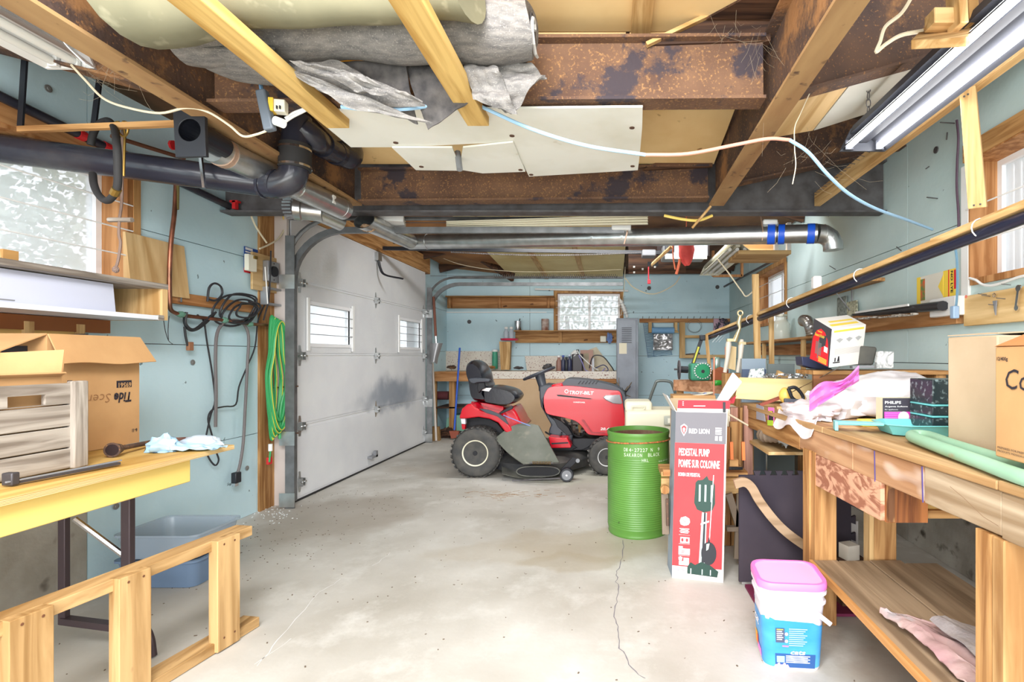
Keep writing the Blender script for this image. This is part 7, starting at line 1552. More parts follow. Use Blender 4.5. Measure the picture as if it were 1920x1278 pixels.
# cloth on lower shelf
t = thing('cloth', 'faded pink and grey patterned cloth crumpled on the lower bench shelf', 'cloth', (1.0, 1.3, .27))
CL = mat('faded_cloth', (196, 170, 164), .95, 0, (170, 132, 134), 6, bump=.2, bscale=60, col3=(168, 160, 162), s3=9, t3=.58, w3=.1); CLG = mat('grey_cloth', (176, 168, 166), .95, 0, (150, 142, 142), 14, bump=.3, bscale=90)
def cloth_fn(u, v):
    vv = min(1, max(0, (v-.12)/.2)); p = V(.83, 1.63-.72*u*(.5+.5*vv), .278)
    p.x = .84+(.02+.42*u**.6)*v+ .03*u
    h = .012*noise.noise(V(u*16, v*14, 3))+.03*math.sin(v*9+u*4)*(.3+.7*u)+.035*math.exp(-((v-.12)/.1)**2)*(.5+u)+.02*noise.noise(V(u*5, v*6, 1))
    return p+V(0, 0, abs(h)*.8)
build(B().sheet(cloth_fn, 30, 26, .004), 'cloth', CL, t, smooth=True)
build(B().sheet(lambda u, v: (.93+.02*u+(.10+.25*u)*v, 1.52-.62*u, .315+.012*noise.noise(V(u*7, v*5, 4))+.012*math.sin(v*5)), 22, 16, .004), 'grey_lining', CLG, t, smooth=True)

# ---- things on the bench
def onb(px, py, dz=0.0): return WZ(px, py, WBT+dz)
t = thing('carton', 'plain pale brown cardboard carton with closed top on the bench', 'box', (1.15, 1.48, WBT))
h1 = H-(632-VY)/F*1.57-WBT
q = [V(1.018, 1.575, 0), V(1.04, 1.40, 0), V(1.30, 1.43, 0), V(1.28, 1.605, 0)]
build(B().hexa([p+V(0, 0, WBT+.002) for p in q]+[p+V(0, 0, WBT+h1) for p in q]), 'body', CARD2, t, bevel=.004)
m0, m1 = q[0].lerp(q[3], .5), q[1].lerp(q[2], .5)
for a_, b_, c_, d_ in ((q[0], q[1], m1, m0), (q[3], q[2], m1, m0)):
    e = .003 if a_ is q[0] else .0045
    build(B().hexa([a_+V(0, 0, WBT+h1+e), b_+V(0, 0, WBT+h1+e), c_+V(0, 0, WBT+h1+.010), d_+V(0, 0, WBT+h1+.012), a_+V(0, 0, WBT+h1+e+.003), b_+V(0, 0, WBT+h1+e+.003), c_+V(0, 0, WBT+h1+.013), d_+V(0, 0, WBT+h1+.015)]), 'top_flap', CARD2, t)
t = thing('carton', 'brown carton with raised flap and black script lettering at far right', 'box', (1.0, 1.05, WBT))
zb2 = WBT+.047; A0 = V(.882, 1.195, zb2); B0 = V(.872, .90, zb2); h2 = H-(650-VY)/F*1.19-zb2
ps = [A0, B0, B0+V(.26, 0, 0), A0+V(.26, 0, 0)]; CDK = mat('brown_cardboard_inner', (178, 120, 70), .8)
build(B().hexa(ps+[p+V(0, 0, h2) for p in ps]), 'body', CARD, t, bevel=.003)
tp = [p+V(0, 0, h2) for p in ps]
build(B().hexa([tp[0], tp[3], tp[3]+V(0, .004, 0), tp[0]+V(0, .004, 0), tp[0]+V(.12, -.03, .05), tp[3]+V(0, -.03, .10), tp[3]+V(0, -.026, .10), tp[0]+V(.12, -.026, .05)]), 'flap', CDK, t)
build(B().hexa([tp[0]+V(0, 0, .002), tp[1]+V(0, 0, .002), tp[1]+V(.10, .02, .085), tp[0]+V(.10, -.06, .060), tp[0]+V(.004, 0, .002), tp[1]+V(.004, 0, .002), tp[1]+V(.104, .02, .085), tp[0]+V(.104, -.06, .060)]), 'flap', CDK, t)
xd2 = (B0-A0).normalized(); n2 = xd2.cross(V(0, 0, 1))
def ct(s_, u, z, h, wid, m=INK, **k): text(t, s_, A0+xd2*u+V(0, 0, z)+n2*.0005, xd2, (0, 0, 1), h, m, wid=wid, **k)
ct('Cornflakes', .035, h2-.095, .045, .26, bold=.0, shear=.15); ct('12/400g', .008, h2-.034, .011, .034, bold=.02); ct('PREPARED FOR/PREPARE POUR', .010, .020, .005, .12, m=INK); ct('PRODUITS MISSISSAUGA, ON', .010, .012, .005, .11)
t = thing('green_metal_tube', 'pale green weathered bent metal tube lying along the bench edge', 'tube', (1.0, 1.3, WBT))
GT = mat('pale_green_tube', (158, 200, 172), .5, 0, (142, 184, 154), 5, col3=(180, 130, 90), s3=8, t3=.64, w3=.06)
tz = WBT+.020; pp = [V(.862, .80, tz), V(.868, 1.08, tz), V(.893, 1.26, tz), V(.92, 1.45, tz), V(.948, 1.62, tz), V(.965, 1.675, tz), V(.995, 1.69, tz), V(1.012, 1.65, tz), V(.985, 1.50, tz), V(.962, 1.31, tz), V(.945, 1.15, tz), V(.935, .80, tz)]
build(B().tube(crv(pp, 5), .0175, 14), 'tube', GT, t, smooth=True)
t = thing('dustpan', 'turquoise plastic dustpan lying beside the light bulb carton', 'dustpan', (1.05, 1.88, WBT))
TQ = mat('turquoise_plastic', (120, 206, 208), .35)
rim = [V(.955, 1.80, 0), V(1.01, 1.755, 0), V(1.24, 1.745, 0), V(1.25, 1.93, 0), V(1.02, 1.965, 0), V(.965, 1.93, 0)]; cc_ = sum(rim, V(0, 0, 0))/6
rg = lambda s_, z: [cc_.lerp(p, s_)+V(0, 0, z) for p in rim]
build(B().rings([rg(.80, WBT+.002), rg(.97, WBT+.036), rg(1.03, WBT+.037), rg(1.03, WBT+.041), rg(.95, WBT+.041), rg(.78, WBT+.008)]), 'pan', TQ, t, bevel=.002)
build(B().hexa([(.83, 1.93, WBT+.020), (.955, 1.82, WBT+.030), (.97, 1.87, WBT+.030), (.84, 1.975, WBT+.020), (.83, 1.93, WBT+.034), (.955, 1.82, WBT+.041), (.97, 1.87, WBT+.041), (.84, 1.975, WBT+.034)]), 'handle', TQ, t, bevel=.005, seg=3)
build(B().hexa([(.825, 1.925, WBT+.001), (.835, 1.92, WBT+.001), (.85, 1.97, WBT+.001), (.84, 1.978, WBT+.001), (.825, 1.925, WBT+.034), (.835, 1.92, WBT+.034), (.85, 1.97, WBT+.034), (.84, 1.978, WBT+.034)]), 'handle_end', TQ, t)
t = thing('bulb_carton', 'black and magenta light bulb carton with white bulb picture', 'box', (1.1, 2.1, WBT))
Yb = 1.98; x0 = W(1655, 0, Yb).x; x1 = W(1711, 0, Yb).x; zT = W(0, 746, Yb).z
build(B().hexa([(x0, Yb, WBT+.001), (x1, Yb, WBT+.001), (x1+.04, Yb+.07, WBT+.001), (x0+.01, Yb+.07, WBT+.001), (x0, Yb, zT), (x1, Yb, zT), (x1+.04, Yb+.07, zT-.002), (x0+.01, Yb+.07, zT-.002)]), 'body', mat('yellowish_white_card', (232, 232, 200), .6), t)
build(B().box(x0, x1, Yb-.001, Yb, WBT+.001, zT), 'black_face', mat('dark_carton', (70, 66, 76), .5), t); build(B().box(x0+.006, x1-.010, Yb-.002, Yb-.001, WBT+.005, zT-.052), 'magenta_block', mat('magenta_print', (232, 66, 190), .5), t)
for k in range(8): build(B().box(x0+.008, x1-.045, Yb-.0026, Yb-.002, WBT+.014+k*.007, WBT+.0155+k*.007), 'stripe', mat('pink_line', (250, 180, 230), .5), t)
bc = V((x0+x1)/2+.022, Yb-.002, zT-.072); build(B().lathe([(0, 0), (.021, 0), (.021, .0012), (0, .0012)], bc+V(0, -.0012, 0), 20, 'y'), 'bulb_print', PWHITE, t); build(B().prism([(bc.x-.016, bc.z-.008), (bc.x+.016, bc.z-.008), (bc.x+.008, bc.z-.034), (bc.x-.008, bc.z-.034)], 'y', Yb-.0034, Yb-.002), 'bulb_print', PWHITE, t)
text(t, 'PHILIPS', V(x0+.007, Yb-.0015, zT-.022), (1, 0, 0), (0, 0, 1), .011, PWHITE, wid=.062, bold=.03); text(t, 'Argenta Softone', V(x0+.007, Yb-.0015, zT-.036), (1, 0, 0), (0, 0, 1), .007, PWHITE, wid=.088, bold=.02); text(t, 'for appliances', V(x0+.007, Yb-.0015, zT-.047), (1, 0, 0), (0, 0, 1), .006, PWHITE, wid=.05)
t = thing('yellow_box', 'flat yellow box behind the turquoise dustpan', 'box', onb(1618, 790)); p = onb(1620, 792); build(B().rbox((p.x, 2.05, WBT+.001), .14, .05, .026), 'box', mat('yellow_card', (244, 218, 92), .6), t, bevel=.003)
# white plastic bag big
BAGM = mat('white_plastic_bag', (228, 224, 226), .35, 0, (208, 202, 206), 6, coat=.2)
t = thing('plastic_bag', 'large bulging white plastic bag on the bench against the wall', 'bag', (1.25, 2.35, WBT))
c = V(1.27, 2.40, WBT+.085); build(B().blob(c, (.29, .20, .115), .18, 2.2, 12, 40, 22, flat=-.083), 'bag', BAGM, t, smooth=True)
build(B().blob(V(1.02, 2.38, WBT+.05), (.14, .15, .08), .3, 2.6, 3, 30, 16, flat=-.048), 'bag_fold', BAGM, t, smooth=True)
t = thing('plastic_bag', 'crumpled white shopping bag with red print hanging over the bench edge', 'bag', (.85, 2.3, WBT))
SB = mat('thin_white_bag', (232, 224, 226), .4, 0, (216, 202, 206), 8, col3=(232, 110, 130), s3=16, t3=.68, w3=.03)
c = V(.89, 2.33, WBT+.03); build(B().blob(c, (.11, .18, .050), .35, 2.0, 21, 36, 20, flat=-.026), 'bag', SB, t, smooth=50)
build(B().sheet(lambda u, v: (fx(2.1+.4*u)-.012+.03*v+.008*noise.noise(V(u*6, v*4, 5)), 2.10+.42*u, WBT-.05+.08*v-.02*math.sin(u*9)), 22, 8, .003), 'bag_edge', SB, t, smooth=True)
t = thing('pink_bag', 'bright pink plastic bag poking up behind the white bag', 'bag', (1.1, 2.8, WBT)); PKB = mat('pink_bag_plastic', (232, 130, 214), .4, 0, (214, 104, 196), 8)
build(B().sheet(lambda u, v: W(1518+92*u, 736-46*u+(26-8*u)*v*1.3-8*math.sin(u*7)*(1-v), 2.13+.05*v+.03*noise.noise(V(u*5, v*4, 8))), 20, 8, .004), 'bag', PKB, t, smooth=True)
t = thing('ear_muffs', 'yellow and black ear defenders lying on a small board', 'ear muffs', onb(1480, 750))
p = V(W(1470, 0, 2.72).x, 2.72, WBT+.04)
build(B().rbox((p.x+.02, 2.72, WBT+.001), .13, .09, .014, -.1), 'wood_base', pine('x'), t)
build(B().blob(W(1473, 741, 2.72), (.036, .035, .042), .05, 2, 1, 20, 14), 'yellow_cup', mat('mustard_plastic', (232, 192, 96), .4), t, smooth=True)
build(B().tube(crv([W(a, b_, 2.66) for a, b_ in ((1478, 728), (1490, 726), (1500, 734), (1506, 746), (1498, 752), (1486, 746), (1478, 728))], 4), .009, 8), 'black_band', BLACKP, t, smooth=True); build(B().bar(W(1470, 750, 2.66), W(1505, 752, 2.66), .02, .02), 'black_frame', mat('slate_frame', (84, 88, 100), .5), t, bevel=.004)
t = thing('wood_offcut', 'dark red wooden stick pointing at the yellow ear defenders', 'stick', onb(1440, 745)); build(B().bar(V(W(1424, 0, 2.8).x, 2.8, WBT+.012), V(W(1462, 0, 2.8).x, 2.8, WBT+.052), .03, .014), 'stick', mat('red_wood', (150, 76, 60), .6), t)
# cream board, toolbox stuff at bench far end
t = thing('cream_board', 'wide cream coloured plank standing on edge across the bench', 'board', (1.0, 3.0, WBT))
build(B().hexa([W(1378, 747, 2.98), W(1528, 756, 2.98), W(1528, 756, 3.02), W(1378, 747, 3.02), W(1386, 707, 2.98), W(1524, 712, 2.98), W(1524, 712, 3.02), W(1386, 707, 3.02)]), 'plank', woodm('cream_plank', (240, 214, 158), (228, 198, 138), 'x', 3), t, bevel=.002, seg=1)
t = thing('hardware_tray', 'shallow clear tray of small metal hardware behind the cream plank', 'tray', W(1470, 706, 3.1)); b = B()
for k in range(60): p = W(R.uniform(1432, 1515), R.uniform(702, 709), 3.15+R.uniform(0, .1)); b.rbox(p, .018, .01, .008, R.uniform(0, 3))
build(b, 'hardware', CHROME, t, kind='stuff'); build(B().box(W(1430, 0, 3.1).x, W(1520, 0, 3.1).x, 3.1, 3.3, WBT+.001, W(0, 710, 3.12).z), 'tray', mat('dull_tray', (206, 196, 170), .6), t)
t = thing('perforated_sheet', 'small white sheet with grey dotted pattern at the bench end', 'sheet', W(1420, 700, 3.3)); build(B().pprism([(1403, 709), (1408, 692), (1432, 690), (1434, 708)], 3.35, .02), 'sheet', mat('dotted_sheet', (228, 232, 232), .5, col3=(120, 140, 140), s3=90, t3=.55, w3=.03), t)
t = thing('wood_offcut', 'cream triangular wooden wedge behind the cream plank', 'wedge', W(1465, 700, 3.3)); build(B().pprism([(1456, 709), (1460, 694), (1480, 704), (1482, 709)], 3.3, .04), 'wedge', pine('x'), t)
t = thing('plastic_sheet', 'grey plastic sheet standing at the back of the bench end', 'panel', W(1460, 695, 3.5)); build(B().box(W(1440, 0, 3.5).x, W(1490, 0, 3.5).x, 3.5, 3.52, .002, W(0, 682, 3.5).z), 'panel', mat('dim_grey', (110, 120, 120), .6), t)
t = thing('plastic_case', 'translucent blue-grey plastic case standing left of the grey panel', 'panel', W(1400, 700, 3.4)); build(B().box(W(1391, 0, 3.6).x, W(1436, 0, 3.6).x, 3.6, 3.64, .002, W(0, 672, 3.6).z), 'panel', mat('blue_grey_case', (148, 164, 178), .3), t); build(B().box(W(1391, 0, 3.59).x, W(1436, 0, 3.59).x, 3.58, 3.6, WBT, W(0, 692, 3.59).z), 'lower_band', mat('slate_blue', (84, 98, 124), .4), t)
# far bench behind with motor, lamp, bricks
t = thing('far_bench', 'small rough wooden bench in the back right corner carrying the green motor', 'workbench', (1.0, 4.6, 0))
ff = [W(1268, 0, 4.6), W(1400, 0, 4.2)]
zt2 = W(0, 714, 4.5).z
build(B().hexa([(.55, 4.75, zt2-.10), (1.15, 4.05, zt2-.10), (RW-.02, 4.4, zt2-.10), (RW-.02, 5.2, zt2-.10), (.55, 4.75, zt2), (1.15, 4.05, zt2), (RW-.02, 4.4, zt2), (RW-.02, 5.2, zt2)]), 'top', woodm('rough_top', (196, 148, 112), (164, 116, 84), 'x', 4), t, bevel=.003)
for x, y in ((.62, 4.78), (1.13, 4.2)): build(B().box(x-.03, x+.03, y, y+.06, 0, zt2-.1), 'leg', oldpine('z'), t)
for x, y in ((RW-.08, 4.5), (RW-.08, 5.1)): build(B().box(x-.03, x+.03, y, y+.06, 0, zt2-.1), 'leg', oldpine('z'), t)
t = thing('green_motor', 'green electric motor with round face plate on the far bench', 'motor', W(1319, 712, 4.5))
GM = mat('teal_green_enamel', (60, 140, 110), .4)
p = W(1316, 711, 4.45); build(B().rbox((p.x, 4.6, zt2+.002), .17, .18, .15), 'housing', GM, t, bevel=.02, seg=3)
mc = W(1318, 696, 4.49); build(B().lathe([(0, 0), (.06, 0), (.058, .01), (0, .01)], mc+V(0, -.0, 0), 24, 'y'), 'face_plate', mat('green_plate', (30, 150, 100), .35), t); build(B().lathe([(0, -.004), (.015, -.004), (.015, .002), (0, .002)], mc, 14, 'y'), 'bore', BLACKP, t)
b = B()
for k in range(20): a = k*.314; b.rbox(mc+V(.072*math.cos(a), .004, .066*math.sin(a)), .010, .006, .010)
build(b, 'white_flecks', PWHITE, t, kind='stuff'); build(B().cyl(W(1290, 693, 4.6), W(1271, 692, 4.6), .03, 12), 'shaft', BLACKP, t); build(B().cyl(W(1273, 692, 4.6), W(1264, 692, 4.6), .008, 8), 'spindle', STEEL, t)
build(B().lathe([(0, 0), (.085, 0), (.085, .012), (0, .012)], W(1272, 693, 4.6), 28, 'x'), 'grinding_disc', mat('dark_disc', (92, 88, 92), .6, .3), t)
t = thing('lever_lamp', 'black and yellow arm rising from the motor to the pole rack end', 'arm', W(1305, 660, 4.7)); build(B().bar(W(1298, 686, 4.72), W(1315, 636, 4.72), .03, .03, up=(0, 1, 0)), 'arm', BLACKP, t); build(B().bar(W(1300, 680, 4.70), W(1310, 650, 4.70), .014, .02, up=(0, 1, 0)), 'yellow_strip', mat('lime_yellow', (206, 200, 70), .5), t); build(B().rbox(W(1317, 638, 4.7), .05, .05, .05), 'head', BLACKP, t, bevel=.006)
t = thing('brick_block', 'rust orange rectangular block tilted on the far bench', 'block', W(1350, 705, 4.3)); build(B().hexa([W(1337, 709, 4.3), W(1360, 719, 4.3), W(1366, 706, 4.5), W(1345, 702, 4.5), W(1338, 693, 4.3), W(1360, 705, 4.3), W(1366, 692, 4.5), W(1350, 687, 4.5)]), 'block', mat('terracotta_block', (176, 96, 60), .7), t)
t = thing('orange_stake', 'thin orange tipped stake standing left of the far bench clutter', 'stake', W(1338, 720, 4.1)); build(B().bar(V(W(1336, 0, 4.1).x, 4.1, .003), W(1339, 669, 4.1), .012, .008, up=(0, 1, 0)), 'stake', mat('pinkish_orange', (222, 146, 116), .6), t)
t = thing('orange_stake', 'bright orange tall stake right of the terracotta block', 'stake', W(1363, 700, 4.0)); build(B().bar(V(W(1363, 0, 4.0).x, 4.0, .003), W(1361, 650, 4.0), .014, .008, up=(0, 1, 0)), 'stake', mat('bright_orange', (236, 120, 60), .6), t)
t = thing('soda_can', 'green and silver drinks can on the far bench', 'can', W(1344, 690, 4.5)); build(B().lathe([(0, 0), (.026, 0), (.03, .008), (.03, .10), (.024, .112), (0, .11)], (W(1344, 0, 4.6).x, 4.6, W(0, 693, 4.6).z), 20), 'can', mat('green_can', (40, 150, 90), .25, .5, (190, 210, 206), 9), t, smooth=50); build(B().rbox((W(1344, 0, 4.6).x, 4.6, zt2+.001), .09, .09, W(0, 693, 4.6).z-zt2-.003), 'rest', oldpine('x'), t)
t = thing('green_bottle', 'small shiny green bottle lying beside the terracotta block', 'bottle', W(1345, 715, 4.2)); build(B().tube([W(1336, 719, 4.2), W(1340, 718, 4.2), W(1350, 717, 4.2), W(1354, 717, 4.2)], [.01, .022, .022, .012], 12), 'bottle', mat('bright_green_glass', (60, 170, 60), .15), t, smooth=True)
t = thing('brass_fitting', 'brass plumbing fixture with clear tubes standing on the far bench', 'fixture', W(1380, 650, 3.7))
BR2 = mat('pale_brass', (206, 190, 148), .35, .6)
build(B().tube([W(1388, 587, 3.7)+V(.018*math.cos(a), 0, .018*math.sin(a)) for a in [2*math.pi*i/16 for i in range(16)]], .006, 6, closed=True), 'ring', BR2, t)
build(B().tube([W(1388, 592, 3.7), W(1385, 605, 3.7), W(1387, 615, 3.7), W(1381, 630, 3.7), W(1377, 640, 3.7)], [.014, .018, .010, .016, .02], 10), 'spout', BR2, t, smooth=50)
for px in (1367, 1391): build(B().tube([W(px, 636, 3.7), W(px-1, 645, 3.7), W(px-3, 670, 3.7), W(px-8, 698, 3.7)], [.012, .022, .016, .014], 10), 'tube', mat('pearl_plastic', (214, 206, 192), .3), t, smooth=50)
build(B().rbox(W(1369, 640, 3.7), .05, .04, .02).rbox(W(1391, 646, 3.7), .05, .04, .02), 'collar', BR2, t)
build(B().pprism([(1364, 690), (1370, 648), (1381, 650), (1379, 694)], 3.75, .02), 'wooden_plate', woodm('pale_plate', (222, 200, 156), (204, 178, 130), 'z', 3), t)
build(B().rbox((W(1378, 0, 3.7).x, 3.76, .002), .14, .12, W(0, 700, 3.7).z-.002), 'base', oldpine('z'), t)
t = thing('clear_strap', 'clear plastic straps dangling under the pole rack at its far end', 'strap', W(1350, 640, 4.6))
for k in range(3): build(B().bar(W(1336+k*6, 641, 4.6), W(1348+k*6, 628, 4.6), .012, .003), 'strap', mat('clear_strap', (200, 210, 214), .3), t)
# stand box on bench against the wall
t = thing('wood_riser', 'wooden riser shelf at the back of the bench under the red carton', 'shelf', (1.4, 2.8, WBT))
zr = W(0, 694, 2.65).z
build(B().box(W(1522, 0, 2.62).x, RW-.02, 2.60, 2.85, zr-.02, zr), 'board', oldpine('x'), t); build(B().box(W(1524, 0, 2.62).x, W(1600, 0, 2.62).x, 2.61, 2.63, WBT+.001, zr-.02), 'front_board', woodm('dark_pine', (140, 92, 56), (112, 70, 42), 'x', 4), t); build(B().box(RW-.10, RW-.05, 2.62, 2.80, WBT+.001, zr-.02), 'post', oldpine('z'), t)
t = thing('product_carton', 'red black and white product carton with a pictured cooking rack, tilted', 'box', W(1570, 640, 2.5))
# corners: left face (red) and right face (white)
L0 = W(1519, 672, 2.60); L1 = W(1554, 689, 2.42); R1 = W(1615, 682, 2.60); U = V(.0, 0, 1)
LT = W(1527, 597, 2.60); MT = W(1560, 617, 2.42); RT = W(1624, 608, 2.60)
bk0 = L0+(R1-L1); bkT = LT+(RT-MT)
build(B().hexa([L1, R1, bk0, L0, MT, RT, bkT, LT]), 'body', mat('white_carton2', (238, 234, 228), .5), t, bevel=.002)
def quad(p00, p10, p11, p01, u0, v0, u1, v1, m, off, nm='print'):
    def q(u, v): return p00.lerp(p10, u).lerp(p01.lerp(p11, u), v)
    n_ = (p10-p00).cross(p01-p00).normalized(); ps = [q(u0, v0), q(u1, v0), q(u1, v1), q(u0, v1)]
    return build(B().hexa([p+n_*.0002 for p in ps]+[p+n_*off for p in ps]), nm, m, t), q, n_
o_, ql, nl = quad(L0, L1, MT, LT, 0, 0, 1, 1, mat('carton_black', (66, 64, 70), .5), .001, 'black_face')
def poly_on(q, n_, pts, m, off, nm='print'):
    ps = [q(*p) for p in pts]; k = len(ps); build(B().add([p+n_*.0004 for p in ps]+[p+n_*off for p in ps], [tuple(range(k)), tuple(range(2*k-1, k-1, -1))]+[(i, (i+1) % k, (i+1) % k+k, i+k) for i in range(k)]), nm, m, t)
poly_on(ql, nl, [(0, 0), (.95, .02), (.93, .40), (.85, .66), (.68, .82), (.45, .86), (.22, .76), (.05, .55)], mat('bright_red_print', (222, 40, 50), .5), .0018, 'red_field')
YP = mat('yellow_print2', (246, 214, 80), .5)
text(t, 'Vertical', ql(.28, .74)+nl*.002, L1-L0, MT-L1, .010, YP, wid=.045, bold=.02); text(t, 'Skewer & Rotisserie', ql(.16, .62)+nl*.002, L1-L0, MT-L1, .016, YP, wid=.12, bold=.02)
for k in range(9): poly_on(ql, nl, [(.24, .20+.035*k), (.56, .20+.035*k), (.56, .222+.035*k), (.24, .222+.035*k)], mat('rack_grey', (120, 122, 120), .4), .0024)
poly_on(ql, nl, [(.38, .10), (.42, .10), (.42, .56), (.38, .56)], mat('rack_grey', (120, 122, 120), .4), .0026); poly_on(ql, nl, [(.70, .34), (.88, .34), (.88, .48), (.70, .48)], PWHITE, .0024)
for k in range(4): poly_on(ql, nl, [(.45, .04+.035*k), (.88, .04+.035*k), (.88, .06+.035*k), (.45, .06+.035*k)], YP, .0024, 'print_line')
_, qr, nr = quad(L1, R1, RT, MT, .06, .90, .94, .95, YP, .001)
for k in range(3):
    poly_on(qr, nr, [(.14+.28*k, .70), (.24+.28*k, .74), (.34+.28*k, .70), (.24+.28*k, .62)], mat('soft_grey', (176, 176, 176), .6), .0016)
for k in range(8): poly_on(qr, nr, [(.12, .46-.02*k), (.88, .46-.02*k), (.88, .468-.02*k), (.12, .468-.02*k)], mat('faint_print', (206, 200, 198), .6), .0014, 'print_line')
poly_on(qr, nr, [(.10, .10), (.30, .10), (.30, .13), (.10, .13)], INK(), .0016, 'print_line'); poly_on(qr, nr, [(.14, .14), (.17, .14), (.17, .24), (.14, .24)], INK(), .0016); poly_on(qr, nr, [(.22, .14), (.29, .14), (.27, .27), (.24, .27)], INK(), .0016)
_, qt, nt_ = quad(MT, RT, bkT, LT, .1, .2, .9, .35, YP, .001); _, _, _ = quad(MT, RT, bkT, LT, .2, .5, .9, .62, YP, .001)
t = thing('stone_sample', 'dark grey lump of stone blocks beside the red carton', 'stone', W(1613, 690, 2.6)); build(B().pprism([(1587, 684), (1594, 650), (1600, 647), (1644, 650), (1645, 655), (1638, 684)], 2.58, .10), 'stone', mat('dark_stone', (88, 86, 78), .8, 0, (66, 66, 64), 9), t, bevel=.008); build(B().bar(W(1596, 688, 2.56), W(1636, 687, 2.56), .03, .012), 'base_strip', GREY, t)
t = thing('marble_tile', 'small grey and white marbled tile leaning beside the dark stone', 'tile', W(1659, 688, 2.55)); build(B().pprism([(1643, 690), (1646, 660), (1650, 658), (1676, 659), (1675, 690)], 2.54, .02), 'tile', mat('marble', (220, 220, 218), .3, 0, (130, 132, 132), 22, lo=.4, hi=.6, warp=1.5), t)
t = thing('drill_case', 'dark blue ribbed container half hidden left of the red carton', 'case', W(1520, 680, 2.7)); build(B().pprism([(1503, 668), (1528, 670), (1562, 692), (1532, 692), (1505, 685)], 2.74, .10), 'case', mat('dark_navy', (48, 54, 82), .4), t, bevel=.004)
t = thing('tray_stack', 'black speckled plastic trays and turquoise lids behind the pale carton', 'trays', (1.15, 1.8, WBT))
zq = [WBT+.002, WBT+.045, WBT+.10, WBT+.17]; xx0 = W(1752, 0, 1.80).x
for k, (a, b_, m) in enumerate(((.002, .020, TQ), (.021, .060, mat('black_speckle', (40, 52, 56), .25, 0, (150, 170, 172), 60, lo=.55, hi=.75)), (.061, .068, TQ), (.069, .10, mat('black_speckle', (40, 52, 56), .25)), (.101, .108, TQ), (.109, .195, mat('black_speckle', (40, 52, 56), .25)))): build(B().rbox((xx0+.10, 1.88, WBT+a), .20, .14, b_-a), 'tray', m, t, bevel=.003)
t = thing('metal_rod', 'thin steel rod slanting from the ear defenders up to the riser', 'rod', W(1520, 715, 2.7)); build(B().cyl(W(1484, 735, 2.7), W(1575, 688, 2.55), .0025, 6), 'rod', CHROME, t)
t = thing('price_sticker', 'pink and green bottle label stuck on the bench front', 'sticker', (fx(2.8), 2.75, .75))
ye = 2.68
def onapron(px, py, off=0): 
    y = 2.5
    for _ in range(30): y = (fx(y)+.004)*F/(px-VX)
    return V(fx(y)+.003-off, y, H-(py-VY)/F*y)
def aq(pts, m, off, nm='print'):
    ps = [onapron(*p) for p in pts]; k = len(ps); build(B().add([p for p in ps]+[p+V(-off, 0, 0) for p in ps], [tuple(range(k)), tuple(range(2*k-1, k-1, -1))]+[(i, (i+1) % k, (i+1) % k+k, i+k) for i in range(k)]), nm, m, t)
aq([(1441, 763), (1452, 764), (1452, 798), (1440, 797)], PK, .001, 'pink_label'); aq([(1442, 770), (1450, 770), (1451, 790), (1442, 789)], INK(), .0018, 'dark_oval'); aq([(1443, 770), (1449, 771), (1449, 776), (1443, 776)], YP, .0024, 'yellow_spot'); aq([(1440, 787), (1451, 788), (1450, 798), (1440, 797)], mat('lime_print', (180, 214, 60), .5), .0024, 'lime_band')
t = thing('paper_label', 'grey blue stained card stuck to the bench corner', 'card', (fx(3), 3.0, .76)); aq([(1419, 757), (1432, 762), (1436, 790), (1419, 785)], mat('grey_blue_card', (160, 158, 170), .7), .002, 'card')
t = thing('plastic_wrap', 'clear crumpled plastic wrap lying with the ribbed hose under the bench', 'wrap', (.95, 2.7, .66)); build(B().blob((.90, 2.66, .70), (.06, .05, .06), .6, 4, 5), 'wrap', mat('grey_wrap', (180, 180, 176), .25, alpha=.8), t, smooth=50)
t = thing('white_board', 'long white bent board under the bench behind the apron', 'panel', (1.2, 2.4, .6)); build(B().hexa([(.98, 2.35, .62), (1.5, 2.35, .62), (1.5, 2.37, .62), (.98, 2.37, .62), (.98, 2.35, .70), (1.5, 2.35, .70), (1.5, 2.37, .70), (.98, 2.37, .70)]), 'panel', mat('grey_white_panel', (190, 192, 194), .6), t)

# ---- right wall boards and things
def rwb(px0, px1, zlo, zhi, th, m, nm, t):
    return build(B().box(RW-th, RW-.001, RW*F/(px1-VX), RW*F/(px0-VX), zlo, zhi), nm, m, t, bevel=.002, seg=1)
t = thing('wall_board', 'long reddish wooden board on the right wall behind the red carton', 'board', (RW-.03, 3, 1.3)); rwb(1560, 1808, 1.25, 1.37, .04, redpine('y'), 'board', t)
t = thing('wall_board', 'wide pale board with nails under the right foreground window', 'board', (RW-.03, 2.2, 1.38)); rwb(1818, 2300, 1.235, 1.38, .03, woodm('pale_board', (232, 200, 146), (214, 176, 118), 'y', 3), 'board', t)
for px, py in ((1857, 555), (1870, 572), (1885, 560), (1850, 552), (1895, 534)): p = WX(px, py, RW-.03); build(B().cyl(p, p+V(-.04, 0, .004), .0018, 5), 'nail', STEEL, t)
t = thing('wrench', 'silver spanner hanging on a nail below the window', 'tool', WX(1908, 560, RW-.04)); c = WX(1910, 540, RW-.045); build(B().bar(c, WX(1905, 576, RW-.045), .012, .005, up=(1, 0, 0)), 'shank', CHROME, t); build(B().lathe([(.006, 0), (.014, 0), (.014, .006), (.006, .006)], c+V(-.003, 0, 0), 12, 'x'), 'ring_end', CHROME, t); build(B().lathe([(.005, 0), (.011, 0), (.011, .006), (.005, .006)], WX(1905, 577, RW-.048), 12, 'x'), 'open_end', CHROME, t)
